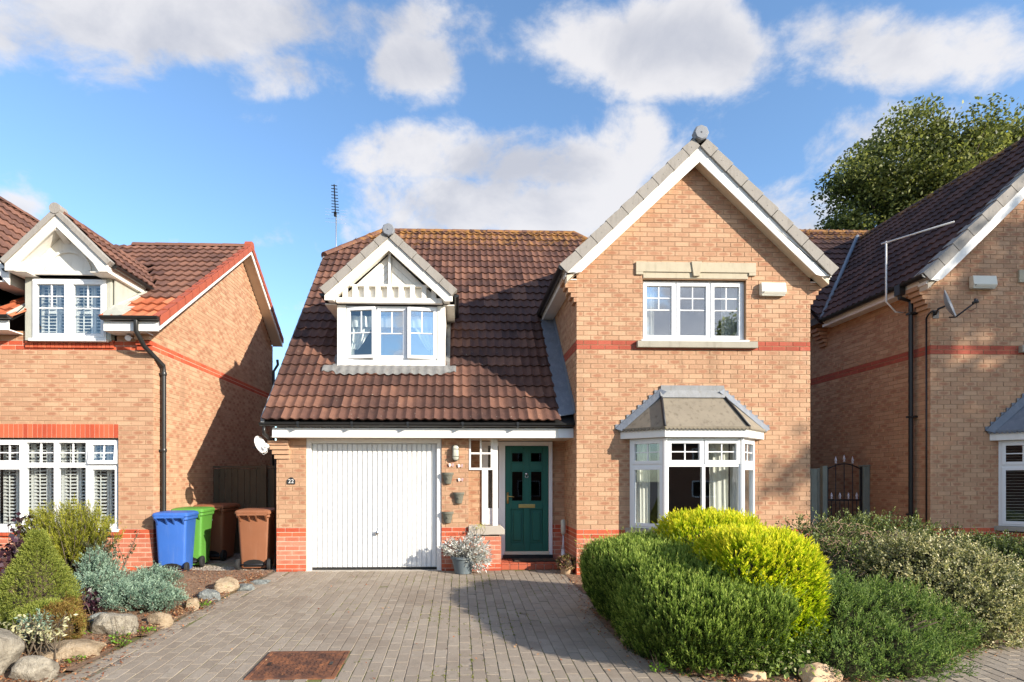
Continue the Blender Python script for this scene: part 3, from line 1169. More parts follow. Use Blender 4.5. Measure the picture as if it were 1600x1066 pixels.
# ------------------------------------------------------------------ gable wing shared by the middle and the right house
def gable_wing(H, X0, W, Yf, p, Yback, du, db, valley, bay_mat, lights_curtain=True):
    """X0,W: front wall; p: roof pitch; du/db: shifts of the upper window and of the bay; valley(z) -> Y where the roof behind takes over"""
    xe, ze, oh = X0 - .27, 4.83, .20
    ztop = lambda x: ze + p * (min(x, 2 * (X0 + W / 2) - x) - xe)
    xm = X0 + W / 2
    uw = (2.907 - 1.853 + du, 4.581 - 1.853 + du, 3.705, 4.70)            # upper window opening
    ba = 2.70 - 1.853 + db
    bay_o = (ba + .03, ba + 1.99, .70, 2.16)

    def iv(z, k):
        lo = max(0.0, (z - (ze - .30)) / p - .27)
        if lo > W / 2 - .02:
            return []
        cuts = []
        for (a, b, c, d) in (uw, bay_o):
            if c - .03 < z < d + .01:
                cuts.append((a, b))
        return subtract((lo, W - lo), cuts)
    H.wall((X0, Yf), (1, 0), iv, 0, 92 if W < 4.5 else 106, klass_std)
    # stepped corbels under the eaves
    for i, k in enumerate(range(58, 63)):
        z = Z0 + .075 * k
        s = .045 * (i + 1)
        H.block((X0, Yf), (1, 0), -s, -.002, z, z + BH, .24, 'brick_buff')
        H.block((X0 + W, Yf), (1, 0), .002, s, z, z + BH, .24, 'brick_buff')
    # bargeboards with their soffits, verge units
    for sgn in (-1, 1):
        X = lambda x: x if sgn < 0 else 2 * xm - x
        y0, y1 = Yf - oh, Yf + .01
        zt = lambda x: ze - .20 + p * (x - xe)
        b = B()
        pts = [(X(xe + .06), 0, 4.70), (X(xe + .06), 0, zt(xe + .06)), (X(xm - .002), 0, zt(xm)), (X(xm - .002), 0, zt(xm) - .235), (X(xe + .30), 0, zt(xe + .30) - .235 + .04), (X(xe + .22), 0, 4.70)]
        b.prism([(x, y0, z) for x, _y, z in pts], (0, .022, 0))
        H.part(b, 'bargeboard', 'white_paint', bevel=.003)
        b = B()
        pts2 = [(X(xe + .20), 0, 4.715), (X(xe + .30), 0, zt(xe + .30) - .17), (X(xm - .004), 0, zt(xm) - .21), (X(xm - .004), 0, zt(xm) - .19), (X(xe + .08), 0, zt(xe + .08) - .19 + .06), (X(xe + .08), 0, 4.715)]
        b.prism([(x, y0 + .024, z) for x, _y, z in pts2], (0, oh - .026, 0))
        H.part(b, 'soffit', 'soffit_cream')
        n = 9 if W < 4.5 else 13
        L = (xm - xe) / n
        dx = Vector((1, 0, p)).normalized()
        nn = Vector((-p, 0, 1)).normalized()
        for i in range(n):
            xa, xb = xe + L * i - .028, xe + L * (i + 1) - .034
            if i == n - 1:
                xb -= .07
            b = B()
            a0 = Vector((xa, y0 - .035, ze + p * (xa - xe)))
            a1 = Vector((xb, y0 - .035, ze + p * (xb - xe)))
            top0, top1 = .018 + .012, .012
            q = [a0 + nn * (top0 - .006), a1 + nn * (top1 - .004), a1 - nn * .142, a0 - nn * .150]
            if sgn > 0:
                q = [Vector((2 * xm - v.x, v.y, v.z)) for v in q]
            b.prism(q, (0, .20, 0))
            c = (a0 + a1) / 2 - nn * .07
            if sgn > 0:
                c.x = 2 * xm - c.x
            b.lathe((c.x, y0 - .036, c.z), [(.007, -.004), (.007, .003)], 8, 'Y')
            H.part(b, 'verge_tile', 'verge_grey', bevel=.006)
    b = B()
    b.lathe((xm, Yf - oh - .085, ztop(xm) - .02), [(.02, -.006), (.10, -.004), (.118, .01), (.118, .10)], 8, 'Y')
    b.lathe((xm, Yf - oh - .09, ztop(xm) - .02), [(.010, -.012), (.012, .0)], 8, 'Y')
    H.part(b, 'ridge_end_cap', 'dish_grey', angle=30)
    # roof slopes
    zr = lambda s, c: ze - .05 + s
    c = 1 / math.sqrt(1 + p * p)
    sn = p * c
    n_rows = int((xm - xe) / c / .3) + 1
    smax = (xm - xe) / c

    def ivl(s):
        s = min(s, smax)
        z = ze - .05 + sn * s
        return [(Yback - min(Yback, valley(z)), Yback - (Yf - oh))]

    def ivr(s):
        s = min(s, smax)
        z = ze - .05 + sn * s
        return [(0, min(Yback, valley(z)) - (Yf - oh))]
    mat = 'tile_main' if W < 4.5 else 'tile_right'
    roof(H, (xe, Yback, ze - .05), (0, -1, 0), (c, 0, sn), ivl, n_rows, .30, .30, mat, smax=smax - .02)
    roof(H, (2 * xm - xe, Yf - oh, ze - .05), (0, 1, 0), (-c, 0, sn), ivr, n_rows, .30, .30, mat, smax=smax - .02)
    b = B()
    zd = ze - .075
    za = zd + p * (xm - xe)
    b.poly([(xe, Yf - oh, zd), (xm, Yf - oh, za), (xm, Yback, za), (xe, Yback, zd)])
    b.poly([(2 * xm - xe, Yf - oh, zd), (xm, Yf - oh, za), (xm, Yback, za), (2 * xm - xe, Yback, zd)])
    H.part(b, 'roof_deck', 'black_plastic', fix=False)
    ridge_tiles(H, (xm, Yf - oh + .02, za - .0), (xm, min(Yback, valley(za)) - .05, za - .0), mat)
    # eaves: fascia and gutter on the left side
    yb = min(Yback, valley(4.75))
    b = B()
    b.box(xe + .06, xe + .08, Yf - oh + .03, yb, 4.66, 4.80)
    b.box(xe + .081, X0 - .001, Yf - .01, yb, 4.66, 4.675)
    H.part(b, 'fascia', 'white_paint')
    b = half_gutter((xe + .0, Yf - oh - .02, 4.80), (xe + .0, yb - .1, 4.80), .06, out=(-1, 0, 0))
    H.part(b, 'gutter', 'black_plastic', smooth=True, angle=40, fix=False)
    b = B()
    b.box(2 * xm - xe - .08, 2 * xm - xe - .06, Yf - oh + .03, yb, 4.66, 4.80)
    b.box(X0 + W + .001, 2 * xm - xe - .081, Yf - .01, yb, 4.66, 4.675)
    H.part(b, 'fascia', 'white_paint')
    # --- upper window
    x0, x1 = X0 + uw[0], X0 + uw[1]
    h = .965
    w = x1 - x0
    third = w / 3
    ls = []
    for i in range(3):
        ls.append(dict(u0=third * i + (.03 if i == 0 else .012), u1=third * (i + 1) - (.03 if i == 2 else .012), z0=.035, z1=h - .03, vb=((.5, .52, 1.0),), hb=(.52, .76), sw=.055))
    window(H, 'window', (x0, Yf, 3.725), (1, 0), w, h, ls, mull=((third, .04, h - .04), (2 * third, .04, h - .04)), recess=.07, fw=.04, sill=True)
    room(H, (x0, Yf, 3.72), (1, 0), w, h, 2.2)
    reveal(H, (x0, Yf, 3.70), (1, 0), w, 1.0)
    # stone lintel with keystone, sill
    b = B()
    a0, a1 = x0 - .113, x1 + .145
    b.box(a0, a1, Yf - .03, Yf + .05, 4.80, 4.957)
    b.box(a0, a0 + .115, Yf - .0305, Yf + .05, 4.755, 4.7995)
    b.box(a1 - .115, a1, Yf - .0305, Yf + .05, 4.755, 4.7995)
    b.box(a0 + .12, a1 - .12, Yf - .012, Yf + .05, 4.705, 4.799)
    H.part(b, 'lintel', 'stone', bevel=.004)
    b = B()
    kx = (a0 + a1) / 2
    b.prism([(kx - .085, Yf - .048, 4.965), (kx + .085, Yf - .048, 4.965), (kx + .05, Yf - .048, 4.735), (kx - .05, Yf - .048, 4.735)], (0, .07, 0))
    H.part(b, 'keystone', 'stone', bevel=.004)
    b = B()
    b.prism([(x0 - .10, Yf - .07, 3.595), (x0 - .10, Yf + .06, 3.595), (x0 - .10, Yf + .06, 3.715), (x0 - .10, Yf - .07, 3.695)], (w + .255, 0, 0))
    H.part(b, 'window_sill', 'stone_grey', bevel=.005)
    # --- bay window
    A, Bp, Cp, D = [Vector((X0 + ba + x, Yf - y, 0)) for x, y in ((0, 0), (.42, .42), (1.60, .42), (2.02, 0))]
    for (P0, P1) in ((A, Bp), (Bp, Cp), (Cp, D)):
        L = (P1 - P0).length
        H.wall((P0.x, P0.y), (P1 - P0), lambda z, k, L=L: [(0, L)], 0, 9, klass_std)
    zb, ht = .745, 1.395
    tr = .98
    for i, (P0, P1) in enumerate(((A, Bp), (Bp, Cp), (Cp, D))):
        L = (P1 - P0).length
        if i == 1:
            ls, mu = [], ((L / 2, .05, ht - .05),)
            for a in (.035, L / 2 + .012):
                e = a + L / 2 - .047
                ls.append(dict(u0=a, u1=e, z0=tr + .02, z1=ht - .03, vb=((.5, 0, 1),), hb=(.5,), sw=.055))
                ls.append(dict(u0=a + .02, u1=e - .02, z0=.05, z1=tr - .025, sash=False))
        else:
            mu = ()
            ls = [dict(u0=.04, u1=L - .04, z0=tr + .02, z1=ht - .03, vb=((.5, 0, 1),), hb=(.5,), sw=.05), dict(u0=.04, u1=L - .04, z0=.03, z1=tr - .02, sw=.05)]
        window(H, 'bay_window', (P0.x, P0.y, zb), (P1 - P0), L, ht, ls, mull=mu, trans=((tr, .05, L - .05),), recess=0, fw=.05, glass='glass_clear')
    for q in (Bp, Cp):
        b = B()
        b.lathe((q.x, q.y + .012, 0), [(.038, zb + .005), (.038, zb + ht - .005)], 8)
        H.part(b, 'corner_post', 'white_upvc')
    off = lambda d: [Vector((A.x - d * 1.5, A.y, 0)), Vector((Bp.x - d * .414, Bp.y - d, 0)), Vector((Cp.x + d * .414, Cp.y - d, 0)), Vector((D.x + d * 1.5, D.y, 0))]
    q = off(.05)
    b = B()
    b.prism([(v.x, v.y, .665) for v in q] + [(D.x, D.y + .1, .665), (A.x, A.y + .1, .665)], (0, 0, .075))
    H.part(b, 'window_sill', 'stone_grey', bevel=.005)
    q = off(.10)
    b = B()
    b.prism([(v.x, v.y, 2.145) for v in q], (0, 0, .125))
    H.part(b, 'bay_fascia', 'white_paint', bevel=.004)
    q = off(.125)
    T1, T2 = Vector((A.x + .50, Yf - .002, 2.87)), Vector((D.x - .54, Yf - .002, 2.87))
    E = [Vector((v.x, v.y, 2.295)) for v in q]
    b = B()
    b.poly([E[0], E[1], T1])
    b.poly([E[1], E[2], T2, T1])
    b.poly([E[2], E[3], T2])
    H.part(b, 'bay_roof', bay_mat, fix=False)
    b = B()
    for k in range(3):
        d = E[k + 1] - E[k]
        n = max(3, round(d.length / .062))
        o = Vector((d.y, -d.x, 0)).normalized() * .012
        for i in range(n):
            s0 = E[k] + d * (i / n) + o
            s1 = E[k] + d * ((i + 1) / n) + o
            m = (s0 + s1) / 2
            pts = [s0 + Vector((0, 0, .008)), s0 - Vector((0, 0, .012)), s0 * .75 + s1 * .25 - Vector((0, 0, .036)), m - Vector((0, 0, .042)), s0 * .25 + s1 * .75 - Vector((0, 0, .036)), s1 - Vector((0, 0, .012)), s1 + Vector((0, 0, .008))]
            b.prism(pts, -o * 1.2)
    H.part(b, 'drip_edge', bay_mat)
    for (e, t) in ((E[1], T1), (E[2], T2)):
        b = B()
        b.tube([e + Vector((0, -.005, .012)), t + Vector((0, -.005, .008))], .022, 6)
        H.part(b, 'bay_roof_hip', 'dark_metal', smooth=True)
    b = B()
    b.box(T1.x - .01, T2.x + .03, Yf - .030, Yf - .008, 2.86, 3.0)
    b.prism([(T1.x - .03, Yf - .008, 2.96), (T1.x - .03, Yf - .10, 2.80), (T1.x - .03, Yf - .085, 2.79), (T1.x - .03, Yf - .008, 2.92)], (T2.x - T1.x + .08, 0, 0))
    H.part(b, 'lead_apron', 'lead_pale', bevel=.003)
    for sgn in (-1, 1):
        xa, xb = (E[0].x, T1.x) if sgn < 0 else (E[3].x, T2.x)
        b = B()
        n = 8
        for i in range(n):
            za_, zb_ = 2.30 + .078 * i, 2.30 + .078 * (i + 1)
            f0, f1 = (za_ - 2.30) / .60, (zb_ - 2.30) / .60
            l0, l1 = xa + (xb - xa) * f0, xa + (xb - xa) * f1
            b.prism([(l0 + sgn * .045, Yf - .008, za_), (l1 + sgn * .135, Yf - .008, zb_), (l1 - sgn * .05, Yf - .008, zb_), (l0 - sgn * .06, Yf - .008, za_)], (0, -.006 - .0005 * i, 0))
            b.prism([(l0 + sgn * .05, Yf - .02, za_ + .01), (l1 + sgn * .05, Yf - .02, zb_ + .02), (l1 - sgn * .04, Yf - .07, zb_ - .03), (l0 - sgn * .04, Yf - .07, za_ - .03)], (0, -.006, 0))
        H.part(b, 'stepped_flashing', 'lead', fix=True)
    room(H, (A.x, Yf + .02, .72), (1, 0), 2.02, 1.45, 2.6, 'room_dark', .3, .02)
    return dict(xe=xe, xm=xm, x0=x0, x1=x1, A=A, Bp=Bp, Cp=Cp, D=D)


# ------------------------------------------------------------------ the middle house
MH = House((1.4, 9.42, 0), 'middle brick house with white garage door, green front door and gabled wing')
X0, W, Yf = 1.853, 3.771, 8.95
MZ = lambda y: 2.41 + 1.01 * (y - 9.05)
mv = lambda z: 9.05 + (z - 2.41) / 1.01
WG = gable_wing(MH, X0, W, Yf, .957, 13.6, 0, 0, mv, 'bay_felt')


def middle_house():
    H = MH
    SL = 1 / math.sqrt(1 + 1.01 ** 2)
    # --- side walls of the wing
    def ivs(z, k):
        return [(0, 1.02)] if z < 2.3 else [(0, max(0, min(4.4, mv(z) + .15 - Yf)))]
    # left return (faces -X): U points to -Y, starts at the back
    def ivw(z, k):
        y1 = 10.0 if z < 2.19 else min(12.2, mv(z) + .3)
        if z > 4.66:
            return []
        return [(12.2 - y1, 12.2 - Yf)]
    H.wall((X0, 12.2), (0, -1), ivw, 0, 63, klass_std, .04)
    H.wall((X0 + W, Yf), (0, 1), lambda z, k: [(0, 5.5)] if z < 4.66 else [], 0, 63, klass_std)
    # --- garage front: pillars
    g = 9.42
    H.wall((-2.996, g), (1, 0), lambda z, k: [(0, .478)] if z < 2.2 else [], 0, 30, klass_std, .03)
    H.wall((-.296, g), (1, 0), lambda z, k: [(0, .444)] if z < 2.2 else [], 0, 30, klass_std, .06)
    H.wall((.148, g), (0, 1), lambda z, k: [(0, .10)] if z < 2.2 else [], 0, 30, klass_std)
    H.wall((.148, g + .11), (0, 1), lambda z, k: [(0, .45)] if z < 2.2 else [], 0, 30, klass_std)
    for i, k in enumerate(range(25, 29)):
        z = Z0 + .075 * k
        s = .028 * (i + 1)
        H.block((-2.996, g), (1, 0), -s, .215, z, z + BH, .22, 'brick_buff')
        b = H.mort['CORBbrick_buff']
        for q in range(len(b.v) - 8, len(b.v)):
            x, y, zz = b.v[q]
            b.v[q] = (x, y - s * .9, zz)
    # low wall and coping of the porch
    H.wall((.15, g), (1, 0), lambda z, k: [(0, .54)], 0, 8, klass_std, .1)
    H.wall((.69, g), (0, 1), lambda z, k: [(0, .24)], 0, 8, klass_std, .1)
    H.wall((.69, g + .24), (-1, 0), lambda z, k: [(0, .54)], 0, 8, klass_std, .1)
    b = B()
    b.prism([(.15, g - .045, .595), (.745, g - .045, .595), (.745, g - .045, .685), (.69, g - .045, .735), (.15, g - .045, .735)], (0, .33, 0))
    H.part(b, 'coping_stone', 'concrete', bevel=.008)
    b = B()
    b.box(.552, .636, g + .05, g + .135, .736, 2.18)
    H.part(b, 'porch_post', 'white_paint', bevel=.004)
    # fretwork panel hanging beside the post
    b = B()
    x0, x1, z0, z1 = .158, .548, 1.665, 2.18
    for (a, c, d, e) in ((x0, x0 + .03, z0, z1), (x1 - .03, x1, z0, z1), (x0 + .03, x1 - .03, z0, z0 + .035), ((x0 + x1) / 2 - .014, (x0 + x1) / 2 + .014, z0 + .035, z1)):
        b.box(a, c, g + .02, g + .06, d, e)
    for (a, c) in ((x0 + .03, (x0 + x1) / 2 - .014), ((x0 + x1) / 2 + .014, x1 - .03)):
        b.box(a, c, g + .022, g + .058, z0 + .26, z0 + .29)
    H.part(b, 'porch_grille', 'white_paint')
    # back wall of the porch
    D = 10.0
    H.wall((.148, D), (1, 0), lambda z, k: subtract((0, 1.705), [(.235, 1.49)] if z > .1 else []) if z < 2.3 else [], 0, 31, klass_std, .07)
    # door screen: frame, sidelight
    b = B()
    for (a, c, d, e) in ((.39, .45, .12, 2.17), (.735, .80, .12, 2.17), (1.572, 1.636, .12, 2.17), (.45, .735, 2.10, 2.17), (.80, 1.572, 2.10, 2.17), (.45, .735, .12, .95), (.45, .735, .95, 1.0)):
        b.box(a, c, D - .03, D + .05, d, e)
    b.box(.45, .50, D - .028, D + .05, 1.0, 2.10)
    b.box(.685, .735, D - .028, D + .05, 1.0, 2.10)
    scr = H.part(b, 'door_frame', 'white_upvc', bevel=.004)
    b = B()
    b.box(.495, .69, D + .0, D + .006, .995, 2.105)
    b.obj('sidelight_pane', 'glass_clear', scr)
    # front door
    b = B()
    dx0, dx1, dz0, dz1 = .806, 1.566, .24, 2.096
    st = .10
    cx = (dx0 + dx1) / 2
    px = ((dx0 + st, cx - .055), (cx + .055, dx1 - st))
    rows = ((dz0 + .14, .98), (1.11, 1.66), (1.80, 1.99))
    # stiles and rails
    yb, yf = D + .04, D + .0
    b.box(dx0, dx0 + st, yf, yb, dz0, dz1)
    b.box(dx1 - st, dx1, yf, yb, dz0, dz1)
    b.box(cx - .055, cx + .055, yf, yb, dz0, dz1)
    zs = [dz0] + [q for r in rows for q in r] + [dz1]
    for i in range(0, len(zs), 2):
        for (a, c) in px:
            b.box(a, c, yf + .0004, yb, zs[i], zs[i + 1])
    door = H.part(b, 'front_door', 'door_green', bevel=.006)
    for ri, (z0, z1) in enumerate(rows):
        for (a, c) in px:
            q = B()
            if ri == 0:
                q.box(a, c, yf + .026, yb, z0, z1)
                q.box(a + .045, c - .045, yf - .002, yf + .0259, z0 + .05, z1 - .05)
                q.obj('door_panel', 'door_green', door, bevel=.008)
            else:
                q.box(a, c, yf + .016, yf + .022, z0, z1)
                q.obj('pane', 'glass_obscure', door)
                q = B()
                for (e, f, s, t) in ((a, a + .02, z0, z1), (c - .02, c, z0, z1), (a + .02, c - .02, z0, z0 + .02), (a + .02, c - .02, z1 - .02, z1)):
                    q.box(e, f, yf - .006, yf + .016, s, t)
                q.obj('glazing_bead', 'door_green', door, bevel=.003)
    q = B()
    q.box(cx - .145, cx + .145, yf - .012, yf - .0005, 1.005, 1.07)
    q.box(cx - .115, cx + .115, yf - .018, yf - .012, 1.018, 1.057)
    q.obj('letterbox', 'brass', door, bevel=.003)
    q = B()
    q.lathe((cx - .01, yf - .02, 1.60), [(.02, 0), (.026, .008), (.02, .02)], 10, 'Y')
    q.tube([(cx - .02, yf - .02, 1.60), (cx - .03, yf - .03, 1.55), (cx, yf - .03, 1.53), (cx + .02, yf - .03, 1.55), (cx + .01, yf - .02, 1.60)], .006, 6)
    q.obj('door_knocker', 'chrome', door, smooth=True)
    q = B()
    q.box(dx0 + .025, dx0 + .06, yf - .008, yf - .0005, 1.08, 1.28)
    q.tube([(dx0 + .042, yf - .01, 1.21), (dx0 + .042, yf - .05, 1.21), (dx0 + .15, yf - .05, 1.20)], .009, 6)
    q.obj('handle', 'brass', door, smooth=True)
    b = B()
    b.box(.79, 1.58, D - .045, D + .03, .185, .239)
    H.part(b, 'door_sill', 'sill_cream', bevel=.004)
    b = B()
    b.box(.76, 1.64, D - .06, D + .03, .125, .184)
    H.part(b, 'threshold', 'black_plastic')
    b = B()
    b.poly([(.2, D + .9, 0), (1.8, D + .9, 0), (1.8, D + .9, 2.3), (.2, D + .9, 2.3)])
    b.poly([(.2, D + .1, .1), (1.8, D + .1, .1), (1.8, D + .9, .1), (.2, D + .9, .1)])
    H.part(b, 'hall_wall', 'room_dark', fix=False)
    # doorstep of red quarry tiles
    b = B()
    b.box(.694, 1.85, 9.475, 9.995, -.02, .085)
    step = H.part(b, 'doorstep', 'mortar_pale')
    n = 8
    tw = (1.85 - .694) / n
    for i in range(n):
        x = .694 + tw * i + .004
        for (y0, y1) in ((9.462, 9.63), (9.637, 9.81), (9.817, 9.985)):
            b = B()
            b.box(x, x + tw - .008, y0, y1, .0855, .112 + random.gauss(0, .0012))
            b.obj('quarry_tile', 'quarry_tile', step, bevel=.003)
        b = B()
        b.box(x, x + tw - .008, 9.460, 9.4745, .0, .080)
        b.obj('quarry_tile', 'quarry_tile', step, bevel=.003)
    # soffit over garage and porch, fascia, gutter
    b = B()
    b.box(-3.02, 1.852, 9.215, 10.05, 2.182, 2.20)
    H.part(b, 'soffit', 'soffit_cream')
    b = B()
    b.box(-2.99, 1.60, 9.18, 9.212, 2.178, 2.335)
    H.part(b, 'fascia', 'white_paint', bevel=.003)
    b = B()
    b.box(1.602, 1.851, 9.182, 9.214, 2.18, 2.334)
    H.part(b, 'fascia', 'white_upvc', bevel=.003)
    b = half_gutter((-3.16, 9.115, 2.405), (1.84, 9.115, 2.405), .058)
    H.part(b, 'gutter', 'black_plastic', smooth=True, angle=40, fix=False)
    for x in (-2.55, -1.7, -.82, .05, .93):
        b = B()
        b.box(x - .012, x + .012, 9.05, 9.18, 2.335, 2.41)
        b.box(x - .02, x + .02, 9.04, 9.05, 2.375, 2.42)
        H.part(b, 'gutter_bracket', 'black_plastic')
    b = B()
    b.tube([(-3.10, 9.12, 2.36), (-3.10, 9.12, 2.24), (-3.06, 9.50, 2.10), (-3.06, 9.62, 2.0), (-3.06, 9.62, .02)], .03, 8)
    H.part(b, 'downpipe', 'black_plastic', smooth=True)
    # garage door
    b = B()
    gx0, gx1, gz0, gz1 = -2.518, -.300, .03, 2.18
    b.box(gx0, gx0 + .075, g + .02, g + .12, -.01, gz1)
    b.box(gx1 - .075, gx1, g + .02, g + .12, -.01, gz1)
    b.box(gx0 + .075, gx1 - .075, g + .02, g + .12, gz1 - .075, gz1)
    fr = H.part(b, 'garage_frame', 'white_paint', bevel=.004)
    b = B()
    b.box(gx0 + .076, gx1 - .076, g + .105, g + .115, .045, gz1 - .076)
    gd = H.part(b, 'garage_door', 'garage_white')
    a, c = gx0 + .085, gx1 - .085
    n = 25
    w = (c - a) / n
    for i in range(n):
        b = B()
        x = a + w * i
        b.prism([(x + .005, g + .104, 0), (x + .013, g + .082, 0), (x + w - .013, g + .082, 0), (x + w - .005, g + .104, 0)], (0, 0, gz1 - .09 - .055))
        b.v = [(vx, vy, vz + .055) for vx, vy, vz in b.v]
        b.obj('door_rib', 'garage_white', gd)
    b = B()
    b.lathe((-1.365, g + .088, .62), [(.012, -.055), (.034, -.05), (.036, -.035), (.02, -.02), (.03, -.004), (.03, .0)], 12, 'Y')
    b.lathe((-1.355, g + .088, .685), [(.01, -.006), (.01, .0)], 8, 'Y')
    b.obj('handle', 'chrome', gd, smooth=True)
    b = B()
    b.box(gx0 + .076, gx1 - .076, g + .10, g + .16, .005, .045)
    b.obj('rubber_seal', 'rubber', gd)
    b = B()
    b.box(gx0 - .01, gx1 + .01, g - .03, g + .2, -.03, .004)
    H.part(b, 'garage_threshold', 'concrete', bevel=.004)
    # --- main roof
    O = (-3.10, 9.05, 2.43)
    hip_r = lambda y: 2.86 + (14.3 - y)

    def dorm(y):
        if y < 9.96 or y > 12.25:
            return None
        if y < 11.2:
            return (-2.16, -.24)
        f = (12.25 - y) / 1.05
        return (-1.2 - .95 * f, -1.2 + .95 * f)

    def ivm(s):
        y = min(9.05 + s * SL, 14.3)
        z = MZ(y)
        lo = -3.10 if y < 13.24 else -3.10 + 1.21 * (y - 13.24) / 1.06
        hi = 1.62 if z < 4.80 else WG['xe'] + (z - 4.80) / .957
        hi = min(hi, hip_r(y))
        d = dorm(y)
        out = [(lo, hi)]
        if d:
            out = [(lo, d[0]), (d[1], hi)]
        return [(a + 3.10, b_ + 3.10) for a, b_ in out]
    roof(H, O, (1, 0, 0), (0, SL, 1.01 * SL), ivm, 26, .30, .30, 'tile_main', smax=5.25 / SL - .02)
    # decks below the tiles (front with the dormer opening, back, half hip, right hip)
    b = B()
    k = -.03
    zz = lambda y: MZ(y) + k
    for (xa, xb, ya, yb2) in ((-3.1, -2.16, 9.05, 13.24), (-.24, 1.852, 9.05, 13.24), (-2.16, -.24, 9.05, 9.98), (-2.16, -.24, 12.2, 13.24), (1.852, 5.5, 11.4, 13.24)):
        b.poly([(xa, ya, zz(ya)), (xb, ya, zz(ya)), (xb, yb2, zz(yb2)), (xa, yb2, zz(yb2))])
    b.poly([(-3.1, 13.24, zz(13.24)), (3.9, 13.24, zz(13.24)), (2.86, 14.3, zz(14.3)), (-1.89, 14.3, zz(14.3))])
    H.part(b, 'roof_deck', 'black_plastic', fix=False)
    b = B()
    b.poly([(-3.1, 13.24, zz(13.24)), (-1.89, 14.3, zz(14.3)), (-3.1, 15.36, zz(13.24))])
    b.poly([(2.86, 14.3, zz(14.3)), (3.9, 13.24, zz(13.24)), (5.62, 12.0, 5.0), (5.62, 16.6, 5.0), (3.9, 15.36, zz(13.24))])
    b.poly([(-3.1, 15.36, zz(13.24)), (-1.89, 14.3, zz(14.3)), (2.86, 14.3, zz(14.3)), (3.9, 15.36, zz(13.24)), (5.62, 17.6, 4.4), (5.62, 19.5, 2.45), (-3.1, 19.5, 2.45)])
    H.part(b, 'rear_roof', 'tile_main', fix=False)
    ridge_tiles(H, (-1.93, 14.3, MZ(14.3) - .01), (2.88, 14.3, MZ(14.3) - .01), 'tile_main')
    ridge_tiles(H, (-3.12, 13.20, MZ(13.24) + .02), (-1.90, 14.28, MZ(14.3) - .01), 'tile_main')
    ridge_tiles(H, (3.75, 13.40, MZ(13.4) + .0), (2.88, 14.28, MZ(14.3) - .01), 'tile_main')
    # mortar bedding of the half hip and left verge strip
    b = B()
    n = 14
    for i in range(n):
        ya = 9.08 + (13.2 - 9.08) * i / n
        yb2 = 9.08 + (13.2 - 9.08) * (i + 1) / n + .02
        b.prism([(-3.135, ya, MZ(ya) - .03), (-3.135, yb2, MZ(yb2) - .03), (-3.135, yb2, MZ(yb2) + .042), (-3.135, ya, MZ(ya) + .055)], (.055, 0, 0))
    H.part(b, 'verge_strip', 'lead_pale')
    # gable wall on the left and back walls
    def ivg(z, k):
        y0 = 9.42 if z < 2.45 else max(9.42, mv(z) + .05)
        y1 = 28.6 - y0
        if z > 6.6:
            return []
        return [(19.2 - y1, 19.2 - y0)]
    H.wall((-2.996, 19.2), (0, -1), ivg, 0, 88, klass_std)
    b = B()
    b.poly([(-2.99, 19.2, 0), (5.62, 19.2, 0), (5.62, 19.2, 2.6), (-2.99, 19.2, 2.6)])
    b.poly([(5.61, 9, 0), (5.61, 19.2, 0), (5.61, 19.2, 4.8), (5.61, 9, 4.8)])
    H.part(b, 'rear_wall', 'mortar_buff', fix=False)
    # lead against the wing
    b = B()
    ys = [9.12 + i * (11.15 - 9.12) / 4 for i in range(5)]
    for i in range(4):
        ya, yb2 = ys[i], ys[i + 1] + .06
        e = .004 * (i + 1)
        b.prism([(1.60, ya, MZ(ya) + .035 + e), (1.60, yb2, MZ(yb2) + .035 + e), (1.845, yb2, MZ(yb2) + .075 + e), (1.845, ya, MZ(ya) + .075 + e)], (0, 0, .02))
    H.part(b, 'valley_lead', 'lead', bevel=.004)
    b = B()
    kk = 0
    z = 2.55
    while z < 4.55:
        y = mv(z)
        b.prism([(X0 - .004, y - .16, z + .02), (X0 - .004, y + .02, z + .02), (X0 - .004, y + .17, z + .195), (X0 - .004, y - .09, z + .195)], (-.006 - .0008 * (kk % 3), 0, 0))
        z += .075
        kk += 1
    H.part(b, 'stepped_flashing', 'lead')
    # --- dormer
    dy, gy = 10.05, 9.85
    b = B()
    b.box(-2.142, -1.99, dy - .012, dy + .10, 3.60, 4.56)
    b.box(-.392, -.25, dy - .012, dy + .10, 3.60, 4.56)
    b.box(-2.142, -.25, dy - .02, dy + .10, 3.395, 3.597)
    H.part(b, 'dormer_front', 'white_timber', bevel=.004)
    for x in (-2.14, -.254):
        b = B()
        b.poly([(x, dy + .05, 3.30), (x, dy + .05, 4.60), (x, 11.25, 4.60), (x, dy + 1.15, 4.55)])
        H.part(b, 'dormer_cheek', 'white_timber', fix=False)
    ls = []
    tw_ = 1.592 / 3
    for i in range(3):
        ls.append(dict(u0=tw_ * i + .012, u1=tw_ * (i + 1) - .012, z0=.03, z1=.925, vb=((.5, .50, 1.0),), hb=(.50,), sw=.055, open=(9 if i == 0 else (7 if i == 2 else 0)), hinge='left' if i == 0 else 'right', glass='glass_coated' if i else 'glass_clear'))
    window(H, 'dormer_window', (-1.988, dy, 3.60), (1, 0), 1.594, .955, ls, mull=((tw_, .04, .91), (2 * tw_, .04, .91)), recess=.012, fw=.04)
    room(H, (-1.97, dy + .02, 3.62), (1, 0), 1.56, .93, 1.1, 'room_dark', .1, .12)
    # gable: boards, ledge, dentils, king post
    xm = -1.22
    bz, ap, hw = 4.79, 5.83, 1.15
    p = (ap - bz) / hw
    b = B()
    b.prism([(xm - .93, dy - .02, 4.60), (xm + .93, dy - .02, 4.60), (xm, dy - .02, 5.46)], (0, .04, 0))
    H.part(b, 'gable_panel', 'white_timber')
